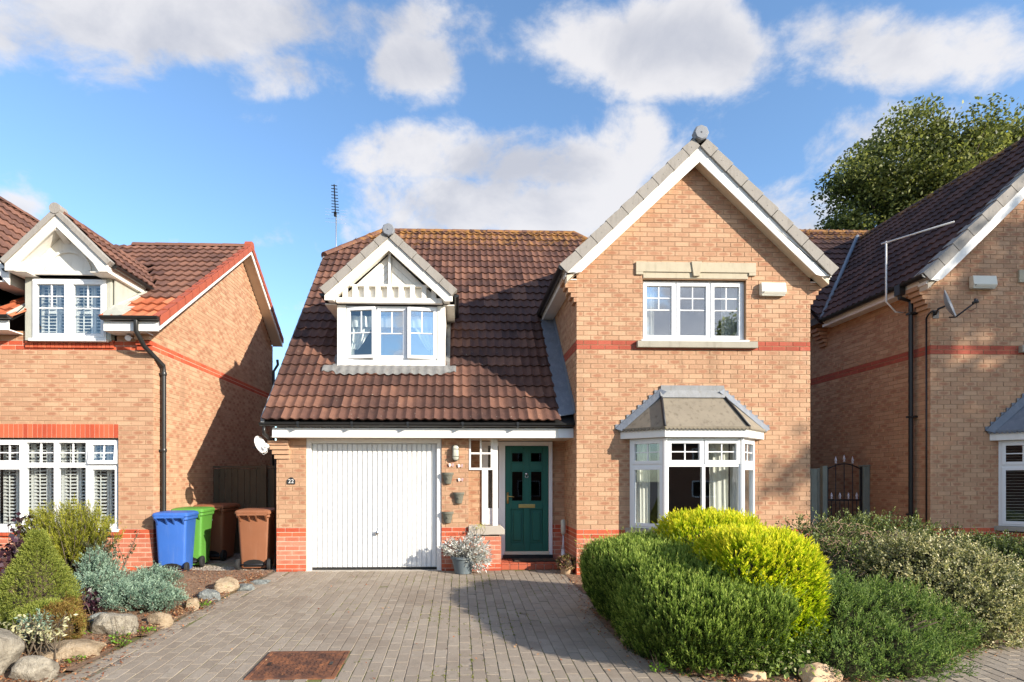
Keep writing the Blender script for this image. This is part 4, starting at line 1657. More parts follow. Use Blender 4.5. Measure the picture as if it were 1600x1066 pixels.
    for sgn in (-1, 1):
        for i in range(9):
            b = B()
            xb_ = .07 + .095 * i
            zt = 5.44 - p * (xb_ + .0) - .02
            if zt < 4.93:
                continue
            # diagonal tongue-and-groove boards, laid parallel to the slope
            L0 = Vector((xm + sgn * .03, dy - .021, zt + p * (xb_ - .03) - .095 * i * p))
            z_in = 5.40 - .125 * i
            z_end = 4.91
            xr = (z_in - z_end) / p
            if z_in < 5.0:
                continue
            b.prism([(xm + sgn * .035, dy - .021, z_in), (xm + sgn * .035, dy - .021, z_in - .115), (xm + sgn * (.035 + max(.01, (z_in - .115 - z_end) / p)), dy - .021, z_end), (xm + sgn * (.035 + xr), dy - .021, z_end)], (0, -.012, 0))
            H.part(b, 'gable_board', 'white_timber', bevel=.003)
    b = B()
    b.box(xm - .022, xm + .022, gy + .10, dy - .034, 4.90, 5.46)
    H.part(b, 'king_post', 'white_timber', bevel=.003)
    b = B()
    b.box(xm - .92, xm + .92, dy - .11, dy - .021, 4.575, 4.665)
    b.box(xm - .74, xm + .74, dy - .10, dy - .021, 4.865, 4.90)
    H.part(b, 'gable_ledge', 'white_timber', bevel=.003)
    for i in range(9):
        x = xm - .80 + .20 * i
        if i in (0, 8):
            x += .03 * (1 if i == 0 else -1)
        b = B()
        b.box(x - .042, x + .042, dy - .10, dy - .021, 4.6655, 4.8645)
        H.part(b, 'dentil_block', 'white_timber', bevel=.003)
    for sgn in (-1, 1):
        X = lambda x: x if sgn < 0 else 2 * xm - x
        zt = lambda x: bz - .165 + p * (x - (xm - hw))
        xe = xm - hw
        b = B()
        b.prism([(X(xe + .05), gy, 4.585), (X(xe + .05), gy, zt(xe + .05)), (X(xm - .001), gy, zt(xm)), (X(xm - .001), gy, zt(xm) - .21), (X(xe + .26), gy, zt(xe + .26) - .20), (X(xe + .18), gy, 4.585)], (0, .025, 0))
        H.part(b, 'bargeboard', 'white_timber', bevel=.003)
        b = B()
        b.prism([(X(xe + .10), gy + .026, 4.59), (X(xe + .10), gy + .026, zt(xe + .1) - .02), (X(xm - .003), gy + .026, zt(xm) - .16), (X(xm - .003), gy + .026, zt(xm) - .185), (X(xe + .27), gy + .026, zt(xe + .27) - .17), (X(xe + .20), gy + .026, 4.59)], (0, dy - gy - .06, 0))
        H.part(b, 'soffit', 'white_timber')
        n = 5
        L = hw / n
        nn = Vector((-p, 0, 1)).normalized()
        ddx = Vector((1, 0, p)).normalized()
        for i in range(n):
            xa, xb_ = xe + L * i - .018, xe + L * (i + 1) - .023
            if i == n - 1:
                xb_ -= .07
            a0 = Vector((xa, gy - .03, bz + p * (xa - xe)))
            a1 = Vector((xb_, gy - .03, bz + p * (xb_ - xe)))
            q = [a0 + nn * .018, a1 + nn * .008, a1 - nn * .119, a0 - nn * .126]
            if sgn > 0:
                q = [Vector((2 * xm - v.x, v.y, v.z)) for v in q]
            b = B()
            b.prism(q, (0, .17, 0))
            H.part(b, 'verge_tile', 'verge_grey', bevel=.005)
        # slope of the dormer roof
        c = 1 / math.sqrt(1 + p * p)
        sl = hw / c
        yv = lambda z: mv(z) + .02
        if sgn < 0:
            roof(H, (xe, 12.6, bz - .04), (0, -1, 0), (c, 0, p * c), lambda s: [(12.6 - yv(bz - .04 + p * c * min(s, sl)), 12.6 - gy - .1)], int(sl / .3) + 1, .30, .30, 'tile_main', smax=sl - .02)
        else:
            roof(H, (2 * xm - xe, gy + .1, bz - .04), (0, 1, 0), (-c, 0, p * c), lambda s: [(0, yv(bz - .04 + p * c * min(s, sl)) - gy - .1)], int(sl / .3) + 1, .30, .30, 'tile_main', smax=sl - .02)
        b = B()
        b.poly([(X(xe), gy + .05, bz - .06), (X(xm), gy + .05, ap - .06), (X(xm), mv(ap), ap - .06), (X(xe), mv(bz), bz - .06)])
        H.part(b, 'roof_deck', 'black_plastic', fix=False)
        b = half_gutter((X(xe - .01), gy + .08, bz - .06), (X(xe - .01), mv(4.7), bz - .06), .05, out=(-1 if sgn < 0 else 1, 0, 0))
        H.part(b, 'gutter', 'black_plastic', smooth=True, angle=40, fix=False)
        b = B()
        xa_, xb2 = sorted((X(xe + .02), X(xe + .215)))
        b.box(xa_, xb2, dy - .03, 11.2, 4.56, 4.58)
        H.part(b, 'soffit', 'white_timber')
    ridge_tiles(H, (xm, gy + .02, ap - .06), (xm, mv(ap) - .02, ap - .06), 'tile_main')
    b = B()
    b.lathe((xm, gy - .07, ap - .04), [(.015, -.006), (.095, -.004), (.11, .01), (.11, .09)], 8, 'Y')
    b.lathe((xm, gy - .078, ap - .04), [(.009, -.01), (.011, 0)], 8, 'Y')
    H.part(b, 'ridge_end_cap', 'dish_grey', angle=30)
    # lead apron dressed over the tiles below the dormer
    b = B()
    n = 64
    vs, fs = [], []
    for r in range(3):
        for i in range(n + 1):
            x = -2.38 + 2.32 * i / n
            hh = .017 * (0.5 + 0.5 * math.cos(2 * math.pi * (x + 3.10) / .15)) ** 1.3 * 1.6
            y = (10.045, 9.965, 9.855)[r] - .012 * math.sin(x * 9) * (r == 2)
            if x < -2.16 or x > -.24:
                y += .04
            vs.append((x, y, (MZ(10.02) + .13 if r == 0 else MZ(y) + .10 + hh * 1.15 - .012 * (r == 2))))
    for r in range(2):
        for i in range(n):
            fs.append((r * (n + 1) + i, r * (n + 1) + i + 1, (r + 1) * (n + 1) + i + 1, (r + 1) * (n + 1) + i))
    b.add(vs, fs)
    H.part(b, 'lead_apron', 'lead_dull', smooth=True, fix=False)
    for x0_, x1_ in ((-2.22, -2.145), (-.245, -.17)):
        b = B()
        m = 4
        for i in range(m):
            ya, yb2 = 9.98 + .36 * i, 9.98 + .36 * (i + 1) + .03
            b.prism([(x0_, ya, MZ(ya) + .085), (x1_, ya, MZ(ya) + .10), (x1_, yb2, MZ(yb2) + .10), (x0_, yb2, MZ(yb2) + .085)], (0, 0, .012 + .002 * i))
        H.part(b, 'soaker_lead', 'lead_dull')


middle_house()
MH.finish()


# ------------------------------------------------------------------ the right house
RH = House((10, 9.1, 0), 'right-hand brick house in tree shade with a bay window and dark roof')
RX, RW, RY = 7.732, 5.74, 9.1
rv = lambda z: 11.55 + (z - 4.74)
RG = gable_wing(RH, RX, RW, RY, .984, 15.0, .54, .305, rv, 'lead')


def right_house():
    H = RH

    def ivs(z, k):
        if z < 4.66:
            return [(0, 18.0 - RY)]
        y0 = rv(z) + .1
        y1 = 29.6 - y0
        return [(18.0 - y1, 18.0 - y0)] if y1 > y0 + .05 else []
    H.wall((RX, 18.0), (0, -1), ivs, 0, 108, klass_std)
    for i, k in enumerate(range(58, 63)):
        z = Z0 + .075 * k
        s = .045 * (i + 1)
        b = H.mort['CORBbrick_buff']
        b.box(RX - s, RX - .002, 11.72, 11.94, z, z + BH, tone=rt())
    # main range behind the wing
    c = math.sqrt(.5)
    roof(H, (RX - .3, 11.5, 4.74), (1, 0, 0), (0, c, c), lambda s: [(.0, max(0.1, min(6.0, (RG['xe'] - RX + .3) + (s * c) / .984 + .02)))], 16, .30, .30, 'tile_right')
    b = B()
    b.poly([(RX - .3, 11.5, 4.71), (15, 11.5, 4.71), (15, 14.85, 8.06), (RX - .3, 14.85, 8.06)])
    b.poly([(RX - .3, 14.85, 8.06), (15, 14.85, 8.06), (15, 18.2, 4.71), (RX - .3, 18.2, 4.71)])
    H.part(b, 'rear_roof', 'tile_right', fix=False)
    ridge_tiles(H, (RX - .3, 14.85, 8.07), (11.5, 14.85, 8.07), 'tile_right')
    # valley lead between the slopes
    b = B()
    b.tube([(RG['xe'] + .02, 11.55, 4.82), (10.4, 14.55, 7.86)], .045, 6)
    H.part(b, 'valley_lead', 'lead', smooth=True)
    b = B()
    b.poly([(RX + RW, RY, 0), (RX + RW, 18, 0), (RX + RW, 18, 4.8), (RX + RW, RY, 4.8)])
    b.poly([(RX, 18, 0), (15, 18, 0), (15, 18, 4.9), (RX, 18, 4.9)])
    H.part(b, 'rear_wall', 'mortar_buff', fix=False)
    # square downpipe with hopper bend, black soil pipe
    b = B()
    xp, yp = RX - .085, 9.40
    b.box(RX - .33, RX - .23, yp - .06, yp + .06, 4.62, 4.80)
    b.tube([(RX - .28, yp, 4.66), (RX - .28, yp, 4.58), (xp, yp, 4.52), (xp, yp, .0)], .036, 8)
    for z in (4.3, 2.55, .9):
        b.box(xp - .05, xp + .08, yp - .05, yp + .05, z, z + .03)
    H.part(b, 'downpipe', 'black_plastic', smooth=True, angle=40)
    b = B()
    b.tube([(RX - .012, RY + .07, 4.18), (RX - .012, RY + .07, .0)], .012, 6)
    b.tube([(RX - .012, RY + .07, 4.18), (RX - .012, RY + .01, 4.24), (RX + .0, RY - .03, 4.26), (RX + .12, RY - .03, 4.255)], .012, 6)
    H.part(b, 'cable_conduit', 'black_plastic', smooth=True)


right_house()
RH.finish()

# ------------------------------------------------------------------ the left house
LH = House((-5.6, 9.27, 0), 'left-hand brick house with orange verge tiles, a white dormer and a shuttered window')


def left_house():
    H = LH
    LX, LY = -4.898, 9.27
    XW = -12.0
    p = .695
    ze = 3.97
    yr = 12.85
    zf = lambda y: ze + p * (y - 8.95)
    zbk = lambda y: zf(yr) - p * (y - yr)
    yback = 15.1
    wo = (-7.45, -5.446, .70, 2.16)
    do = (-6.80, -5.56, 3.72, 4.9)

    def ivf(z, k):
        if z > 3.86:
            return []
        cuts = []
        if wo[2] - .03 < z < wo[3] + .235:
            cuts.append((wo[0] - XW, wo[1] - XW))
        if z > 3.70:
            cuts.append((do[0] - XW - .09, do[1] - XW + .09))
        return subtract((0, LX - XW), cuts)
    H.wall((XW, LY), (1, 0), ivf, 0, 53, klass_left)
    H.soldier((0, LY), (1, 0), wo[0], wo[1] + .0, 2.172, .215)
    H.soldier((0, LY), (1, 0), -6.88, -5.50, 3.60, .10, proud=.03, w=.056, d=.06)
    H.soldier((0, LY), (1, 0), wo[0] - .08, wo[1] + .08, .615, .085, proud=.035, w=.065, d=.06)
    b = B()
    b.box(-6.88, -5.50, LY - .028, LY + .03, 3.695, 3.722)
    b.box(wo[0] - .08, wo[1] + .08, LY - .033, LY + .03, .695, .706)
    H.part(b, 'sill_bed', 'brick_red')

    def ivs(z, k):
        y0 = max(LY, 8.95 + (z - ze + .17) / p)
        y1 = min(yback, yr + (zf(yr) - z - .14) / p)
        return [(y0 - LY, y1 - LY)] if y1 > y0 + .05 else []
    H.wall((LX, LY), (0, 1), ivs, 0, 90, klass_left)
    for i, k in enumerate(range(48, 52)):
        z = Z0 + .075 * k
        s = .035 * (i + 1)
        H.block((LX, LY), (1, 0), -.24, -.01, z, z + BH, .2, 'brick_buff' if k > 49 else 'brick_red')
        b = H.mort['CORB' + ('brick_buff' if k > 49 else 'brick_red')]
        for q in range(len(b.v) - 8, len(b.v)):
            x, y, zz = b.v[q]
            b.v[q] = (x, y - s, zz)
    # --- lower window: five lights with shutters behind
    w, h = wo[1] - wo[0], 1.43
    l4 = w / 4
    tr = 1.02
    ls = []
    for i in range(4):
        a, e = l4 * i + (.03 if i == 0 else .014), l4 * (i + 1) - (.03 if i == 3 else .014)
        sash = i in (0, 3)
        ls.append(dict(u0=a, u1=e, z0=tr + .02, z1=h - .03, vb=((.5, 0, 1),), hb=(.5,), sw=.055 if sash else .02, open=6 if i == 3 else 0, hinge='top'))
        ls.append(dict(u0=a, u1=e, z0=.03, z1=tr - .02, sw=.05 if sash else .02))
    window(H, 'window', (wo[0], LY, .715), (1, 0), w, h, ls, mull=[(l4 * i, .05, h - .05) for i in (1, 2, 3)], trans=((tr, .05, w - .05),), recess=.05, fw=.05, sill=True, glass='glass_clear')
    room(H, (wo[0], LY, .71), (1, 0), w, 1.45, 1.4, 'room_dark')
    reveal(H, (wo[0], LY, .70), (1, 0), w, 1.47)
    # --- eaves, front
    for (xa, xb) in ((-7.42, -6.93), (-5.50, -4.664)):
        b = B()
        b.box(xa, xb, 8.975, 9.0, 3.805, 3.96)
        H.part(b, 'fascia', 'white_paint', bevel=.003)
        b = B()
        b.box(xa, min(xb - .002, LX), 9.0, LY + .01, 3.806, 3.822)
        H.part(b, 'soffit', 'white_paint')
        b = half_gutter((xa, 8.92, 4.015), (xb + (.03 if xb > -5 else .06), 8.92, 4.015), .058)
        H.part(b, 'gutter', 'black_plastic', smooth=True, angle=40, fix=False)
    b = B()
    b.tube([(-4.98, 8.93, 3.97), (-4.98, 8.93, 3.80), (-4.95, 9.10, 3.60), (-4.83, 9.45, 3.36), (-4.83, 9.46, 3.25), (-4.83, 9.46, .05)], .036, 10)
    for z in (3.2, 1.95, .6):
        b.lathe((-4.83, 9.46, z), [(.042, 0), (.046, .01), (.046, .05), (.042, .06)], 10)
        b.box(-4.897, -4.83, 9.43, 9.49, z + .01, z + .04)
    H.part(b, 'downpipe', 'black_plastic', smooth=True, angle=50)
    b = B()
    b.tube([(-4.75, 15.0, 4.62), (-4.75, 15.05, 4.5), (-4.83, 14.95, 4.3), (-4.83, 14.95, .0)], .036, 8)
    H.part(b, 'downpipe', 'black_plastic', smooth=True)
    # --- gable verge: white board, soffit, red verge units
    xv = -4.64
    for (ya, yb, f) in ((8.97, yr, zf), (yr, yback, zbk)):
        b = B()
        b.prism([(xv, ya, f(ya) - .005), (xv, yb, f(yb) - .005), (xv, yb, f(yb) - .15), (xv, ya, f(ya) - .165)], (-.022, 0, 0))
        H.part(b, 'bargeboard', 'white_paint', bevel=.003)
        b = B()
        b.prism([(xv - .024, ya + .02, f(ya) - .135), (xv - .024, yb, f(yb) - .135), (LX + .001, yb, f(yb) - .135), (LX + .001, ya + .02, f(ya) - .135)], (0, 0, .012))
        H.part(b, 'soffit', 'white_paint' if ya < 10 else 'soffit_cream')
        n = 15 if ya < 10 else 9
        for i in range(n):
            y0 = ya - .02 + (yb - ya) * i / n
            y1 = ya - .02 + (yb - ya) * (i + 1) / n + .015
            dz = .035 + .02
            b = B()
            s0, s1 = (.022, .0) if ya < 10 else (0, .022)
            b.prism([(xv + .03, y0, f(y0) + dz + s0), (xv + .03, y1, f(y1) + dz + s1), (xv + .03, y1, f(y1) - .075 + s1), (xv + .03, y0, f(y0) - .075)], (-.022, 0, 0))
            b.prism([(xv + .028, y0, f(y0) + dz + s0), (xv + .028, y1, f(y1) + dz + s1), (xv + .028, y1, f(y1) + dz + s1 - .02), (xv + .028, y0, f(y0) + dz + s0 - .02)], (-.13, 0, 0))
            H.part(b, 'verge_tile', 'verge_red', bevel=.003)
    b = B()
    b.prism([(xv + .035, yr - .10, zf(yr) - .06), (xv + .035, yr - .10, zf(yr) + .04), (xv + .035, yr - .05, zf(yr) + .11), (xv + .035, yr + .05, zf(yr) + .11), (xv + .035, yr + .10, zf(yr) + .04), (xv + .035, yr + .10, zf(yr) - .06)], (-.16, 0, 0))
    H.part(b, 'ridge_end_cap', 'verge_red', bevel=.006)
    # --- front slope
    c = 1 / math.sqrt(1 + p * p)
    # wing on the far left: ridge at x=-9, running back
    wx, wz, wp = -9.15, 7.06, 1.05
    wface = lambda x: wz - wp * abs(x - wx)
    x_of = lambda z: wx + (wz - z) / wp
    dxm = -6.174
    dbz, dap, dhw = 4.87, 5.66, .80
    dp = (dap - dbz) / dhw
    O = (-12.0, 8.95, ze)

    def ivm(s):
        y = min(8.95 + s * c, yr)
        z = zf(y)
        lo = x_of(z) if z > 4.75 else -7.3
        hi = xv - .04
        cuts = []
        if z < dbz - .05:
            cuts.append((-6.95 + .12, -5.40 - .12 - .02))
        elif z < dap:
            f = (dap - z) / dp
            cuts.append((dxm - f, dxm + f))
        return [(a + 12, b_ + 12) for a, b_ in subtract((lo, hi), cuts)]
    roof(H, O, (1, 0, 0), (0, c, p * c), ivm, int((yr - 8.95) / c / .335) + 1, .335, .34, 'tile_left', smax=(yr - 8.95) / c - .02, matf=lambda r, cc: 'tile_orange' if r < 3 else 'tile_left')
    b = B()
    k = -.02
    for (xa, xb, ya, yb) in ((-12, -6.85, 8.95, 10.4), (-5.5, xv, 8.95, 10.4), (-12, xv, 11.4, yr), (-12, -7.0, 10.4, 11.4), (-5.4, xv, 10.4, 11.4)):
        b.poly([(xa, ya, zf(ya) + k), (xb, ya, zf(ya) + k), (xb, yb, zf(yb) + k), (xa, yb, zf(yb) + k)])
    H.part(b, 'roof_deck', 'black_plastic', fix=False)
    b = B()
    b.poly([(-12, yr, zf(yr)), (xv - .03, yr, zf(yr)), (xv - .03, yback + .1, zbk(yback + .1)), (-12, yback + .1, zbk(yback + .1))])
    H.part(b, 'rear_roof', 'tile_left', fix=False)
    ridge_tiles(H, (-7.2, yr, zf(yr) + .0), (xv - .12, yr, zf(yr) + .0), 'tile_left')
    b = B()
    b.poly([(-12, yback - .1, 0), (LX, yback - .1, 0), (LX, yback - .1, 5), (-12, yback - .1, 5)])
    H.part(b, 'rear_wall', 'mortar_buff', fix=False)
    # the far-left wing roof (its right slope faces us)
    cw = 1 / math.sqrt(1 + wp * wp)
    ss = (wz - 4.78) / wp / cw
    yj = lambda z: 8.95 + (z - ze) / p
    roof(H, (wx + (wz - 4.78) / wp, 9.05, 4.78), (0, 1, 0), (-cw, 0, wp * cw), lambda s: [(0.0, min(6.2, yj(4.78 + wp * cw * min(s, ss)) - 9.05 if 4.78 + wp * cw * s < zf(yr) else 5.7))], int(ss / .335) + 1, .335, .34, 'tile_left', smax=ss - .02)
    b = B()
    b.poly([(wx + (wz - 4.75) / wp, 8.75, 4.75), (wx, 8.75, wz - .03), (wx, 16, wz - .03), (wx + (wz - 4.75) / wp, 16, 4.75)])
    b.poly([(wx - (wz - 4.75) / wp, 8.75, 4.75), (wx, 8.75, wz - .03), (wx, 16, wz - .03), (wx - (wz - 4.75) / wp, 16, 4.75)])
    b.v = [(x, 9.05 if y == 8.75 else y, z) for x, y, z in b.v]
    H.part(b, 'wing_roof_deck', 'tile_left', fix=False)

    def ivwing(z, k):
        if z < 3.86:
            return []
        r = (wz - .12 - z) / wp
        a, e = max(-11.4, wx - r), min(-7.42 if z < 4.78 else -6.9, wx + r)
        return [(a - XW, e - XW)] if e > a + .05 else []
    H.wall((XW, LY - .003), (1, 0), ivwing, 51, 94, klass_std)
    for sgn in (-1, 1):
        b = B()
        q = [(wx + sgn * .002, wz - .05), (wx + sgn * 2.18, wz - .05 - 2.18 * wp), (wx + sgn * 2.18, wz - .25 - 2.18 * wp), (wx + sgn * .002, wz - .27)]
        b.prism([(x, 9.04, z) for x, z in q], (0, .025, 0))
        H.part(b, 'bargeboard', 'white_paint', bevel=.003)
    ridge_tiles(H, (wx, 9.08, wz - .0), (wx, 14.5, wz - .0), 'tile_left')
    # --- dormer through the eaves
    fy, gy = 9.20, 8.92
    ww = 1.14
    ls = []
    for i in range(2):
        ls.append(dict(u0=.02 + i * (ww / 2 - .008), u1=ww / 2 - .012 + i * (ww / 2 - .008), z0=.03, z1=.915, vb=((.5, .52, 1.0),), hb=(.52, .76), sw=.055))
    window(H, 'dormer_window', (-6.741, fy, 3.73), (1, 0), ww, .945, ls, mull=((ww / 2, .04, .9),), recess=.0, fw=.035, sill=True, glass='glass_clear')
    room(H, (-6.74, fy + .02, 3.74), (1, 0), ww, .92, 1.0, 'room_dark', .08, .10)
    b = B()
    b.box(-6.86, -6.744, fy + .015, fy + .12, 3.705, 4.70)
    b.box(-5.598, -5.53, fy + .015, fy + .12, 3.705, 4.70)
    H.part(b, 'dormer_front', 'render_grey', bevel=.004)
    for sg, x, xo in ((-1, -6.86, -6.98), (1, -5.50, -5.36)):
        b = B()
        b.prism([(x, fy + .05, 3.98), (x, fy + .05, 4.75), (x, 10.5, 4.78), (x, 9.9, 4.66)], (sg * .02, 0, 0))
        b.prism([(x, 8.96, 4.00), (x, fy + .06, 4.28), (x, 9.95, 4.70), (xo, 9.95, 4.72), (xo, 9.0, 4.06)], (0, 0, .02))
        H.part(b, 'dormer_cheek', 'render_grey')
    b = B()
    b.prism([(-5.56, 8.96, 4.02), (-5.56, fy + .1, 4.30), (-5.20, fy + .1, 4.27), (-5.20, 8.96, 4.05)], (0, 0, .012))
    H.part(b, 'lead_apron', 'render_grey')
    b = B()
    b.box(-7.10, -7.075, 9.08, 9.75, 4.58, 4.74)
    b.box(-7.4, -7.101, 9.08, 9.75, 4.58, 4.60)
    H.part(b, 'fascia', 'white_paint')
    b = half_gutter((-7.02, 9.02, 4.77), (-7.02, 9.85, 4.77), .05, out=(1, 0, 0))
    H.part(b, 'gutter', 'black_plastic', smooth=True, angle=40, fix=False)
    # gable
    b = B()
    b.prism([(dxm - .64, fy - .03, 4.78), (dxm + .64, fy - .03, 4.78), (dxm, fy - .03, 5.42)], (0, .04, 0))
    b.box(dxm - .62, dxm + .62, fy - .07, fy - .031, 4.72, 4.78)
    H.part(b, 'gable_panel', 'white_timber', bevel=.003)
    b = B()
    K = 20
    ro, ri = .35, .305
    for i in range(K):
        a0, a1 = math.pi * i / K, math.pi * (i + 1) / K
        b.prism([(dxm + ro * math.cos(a0) + .03, fy - .031, 4.79 + ro * .92 * math.sin(a0)), (dxm + ro * math.cos(a1) + .03, fy - .031, 4.79 + ro * .92 * math.sin(a1)), (dxm + ri * math.cos(a1) + .03, fy - .031, 4.79 + ri * .92 * math.sin(a1)), (dxm + ri * math.cos(a0) + .03, fy - .031, 4.79 + ri * .92 * math.sin(a0))], (0, -.03, 0))
    H.part(b, 'fan_moulding', 'white_timber')
    b = B()
    b.prism([(dxm - .045, fy - .032, 5.22), (dxm + .045, fy - .032, 5.22), (dxm + .045, gy + .03, 5.34), (dxm - .045, gy + .03, 5.34)], (0, 0, .09))
    H.part(b, 'gable_bracket', 'white_timber', bevel=.003)
    for sgn in (-1, 1):
        X = lambda x: x if sgn < 0 else 2 * dxm - x
        xe = dxm - dhw
        zt = lambda x: dbz - .085 + dp * (x - xe)
        b = B()
        b.prism([(X(xe + .03), gy, 4.70), (X(xe + .03), gy, zt(xe + .03)), (X(dxm - .001), gy, zt(dxm)), (X(dxm - .001), gy, zt(dxm) - .20), (X(xe + .25), gy, zt(xe + .25) - .195), (X(xe + .165), gy, 4.70)], (0, .03, 0))
        H.part(b, 'bargeboard', 'white_timber', bevel=.003)
        b = B()
        b.prism([(X(xe + .08), gy + .032, 4.71), (X(xe + .08), gy + .032, zt(xe + .08) - .02), (X(dxm - .003), gy + .032, zt(dxm) - .13), (X(dxm - .003), gy + .032, zt(dxm) - .16), (X(xe + .26), gy + .032, zt(xe + .26) - .165), (X(xe + .185), gy + .032, 4.71)], (0, fy - gy - .065, 0))
        H.part(b, 'soffit', 'white_timber')
        # verge: plain cloaked edge
        nn = Vector((-dp, 0, 1)).normalized()
        n = 3
        for i in range(n):
            xa, xb = xe - .02 + dhw * i / n, xe - .01 + dhw * (i + 1) / n
            a0, a1 = Vector((xa, gy - .03, dbz + dp * (xa - xe))), Vector((xb, gy - .03, dbz + dp * (xb - xe)))
            q = [a0 + nn * .012, a1 + nn * .008, a1 - nn * .075, a0 - nn * .07]
            if sgn > 0:
                q = [Vector((2 * dxm - v.x, v.y, v.z)) for v in q]
            b = B()
            b.prism(q, (0, .13, 0))
            H.part(b, 'verge_tile', 'verge_grey', bevel=.006)
        cd = 1 / math.sqrt(1 + dp * dp)
        sl = dhw / cd
        yv = lambda z: 8.95 + (z - ze) / p + .02
        if sgn < 0:
            roof(H, (xe, 11.8, dbz - .03), (0, -1, 0), (cd, 0, dp * cd), lambda s: [(11.8 - yv(dbz - .03 + dp * cd * min(s, sl)), 11.8 - gy - .09)], int(sl / .30) + 1, .30, .30, 'tile_left', smax=sl - .02)
        else:
            roof(H, (2 * dxm - xe, gy + .09, dbz - .03), (0, 1, 0), (-cd, 0, dp * cd), lambda s: [(0, yv(dbz - .03 + dp * cd * min(s, sl)) - gy - .09)], int(sl / .30) + 1, .30, .30, 'tile_left', smax=sl - .02)
        b = B()
        b.poly([(X(xe), gy + .04, dbz - .045), (X(dxm), gy + .04, dap - .045), (X(dxm), yv(dap), dap - .045), (X(xe), yv(dbz), dbz - .045)])
        H.part(b, 'roof_deck', 'black_plastic', fix=False)
        b = half_gutter((X(xe - .01), gy + .10, dbz - .04), (X(xe - .01), yv(dbz) - .15, dbz - .04), .05, out=(-1 if sgn < 0 else 1, 0, 0))
        H.part(b, 'gutter', 'black_plastic', smooth=True, angle=40, fix=False)
        b = B()
        xa_, xb_ = sorted((X(xe + .045), X(xe + .065)))
        b.box(xa_, xb_, gy + .04, yv(dbz) - .25, 4.70, dbz - .06)
        xa_, xb_ = sorted((X(xe + .067), X(xe + .32)))
        b.box(xa_, xb_, gy + .04, yv(dbz) - .3, 4.700, 4.712)
        H.part(b, 'fascia', 'white_timber')
    b = B()
    b.tube([(dxm, gy - .04, dap - .01), (dxm, gy + .15, dap - .01)], [.085, .08], 12)
    H.part(b, 'ridge_end_cap', 'verge_grey', smooth=True, angle=40)
    ridge_tiles(H, (dxm, gy + .05, dap - .04), (dxm, 8.95 + (dap - ze) / p - .03, dap - .04), 'tile_left', r=.10)


left_house()
LH.finish()


# ------------------------------------------------------------------ things on and around the houses
def move(o, loc, rz=0.0, key=None):
    o.location = loc
    o.rotation_euler = (0, 0, rz)
    WL[o] = Vector(loc)


def rrect(w, d, r, z, cy=0.0, n=4):
    pts = []
    for (sx, sy, a0) in ((1, 1, 0), (-1, 1, 90), (-1, -1, 180), (1, -1, 270)):
        for i in range(n + 1):
            a = R(a0 + 90 * i / n)
            pts.append((sx * (w / 2 - r) + r * math.cos(a), cy + sy * (d / 2 - r) + r * math.sin(a), z))
    return pts


def loft(b, secs, cap=True):
    n = len(secs[0])
    vs = [p for s in secs for p in s]
    fs = []
    for k in range(len(secs) - 1):
        for i in range(n):
            fs.append((k * n + i, k * n + (i + 1) % n, (k + 1) * n + (i + 1) % n, (k + 1) * n + i))
    if cap:
        fs.append(tuple(range(n - 1, -1, -1)))
        fs.append(tuple((len(secs) - 1) * n + i for i in range(n)))
    b.add(vs, fs)


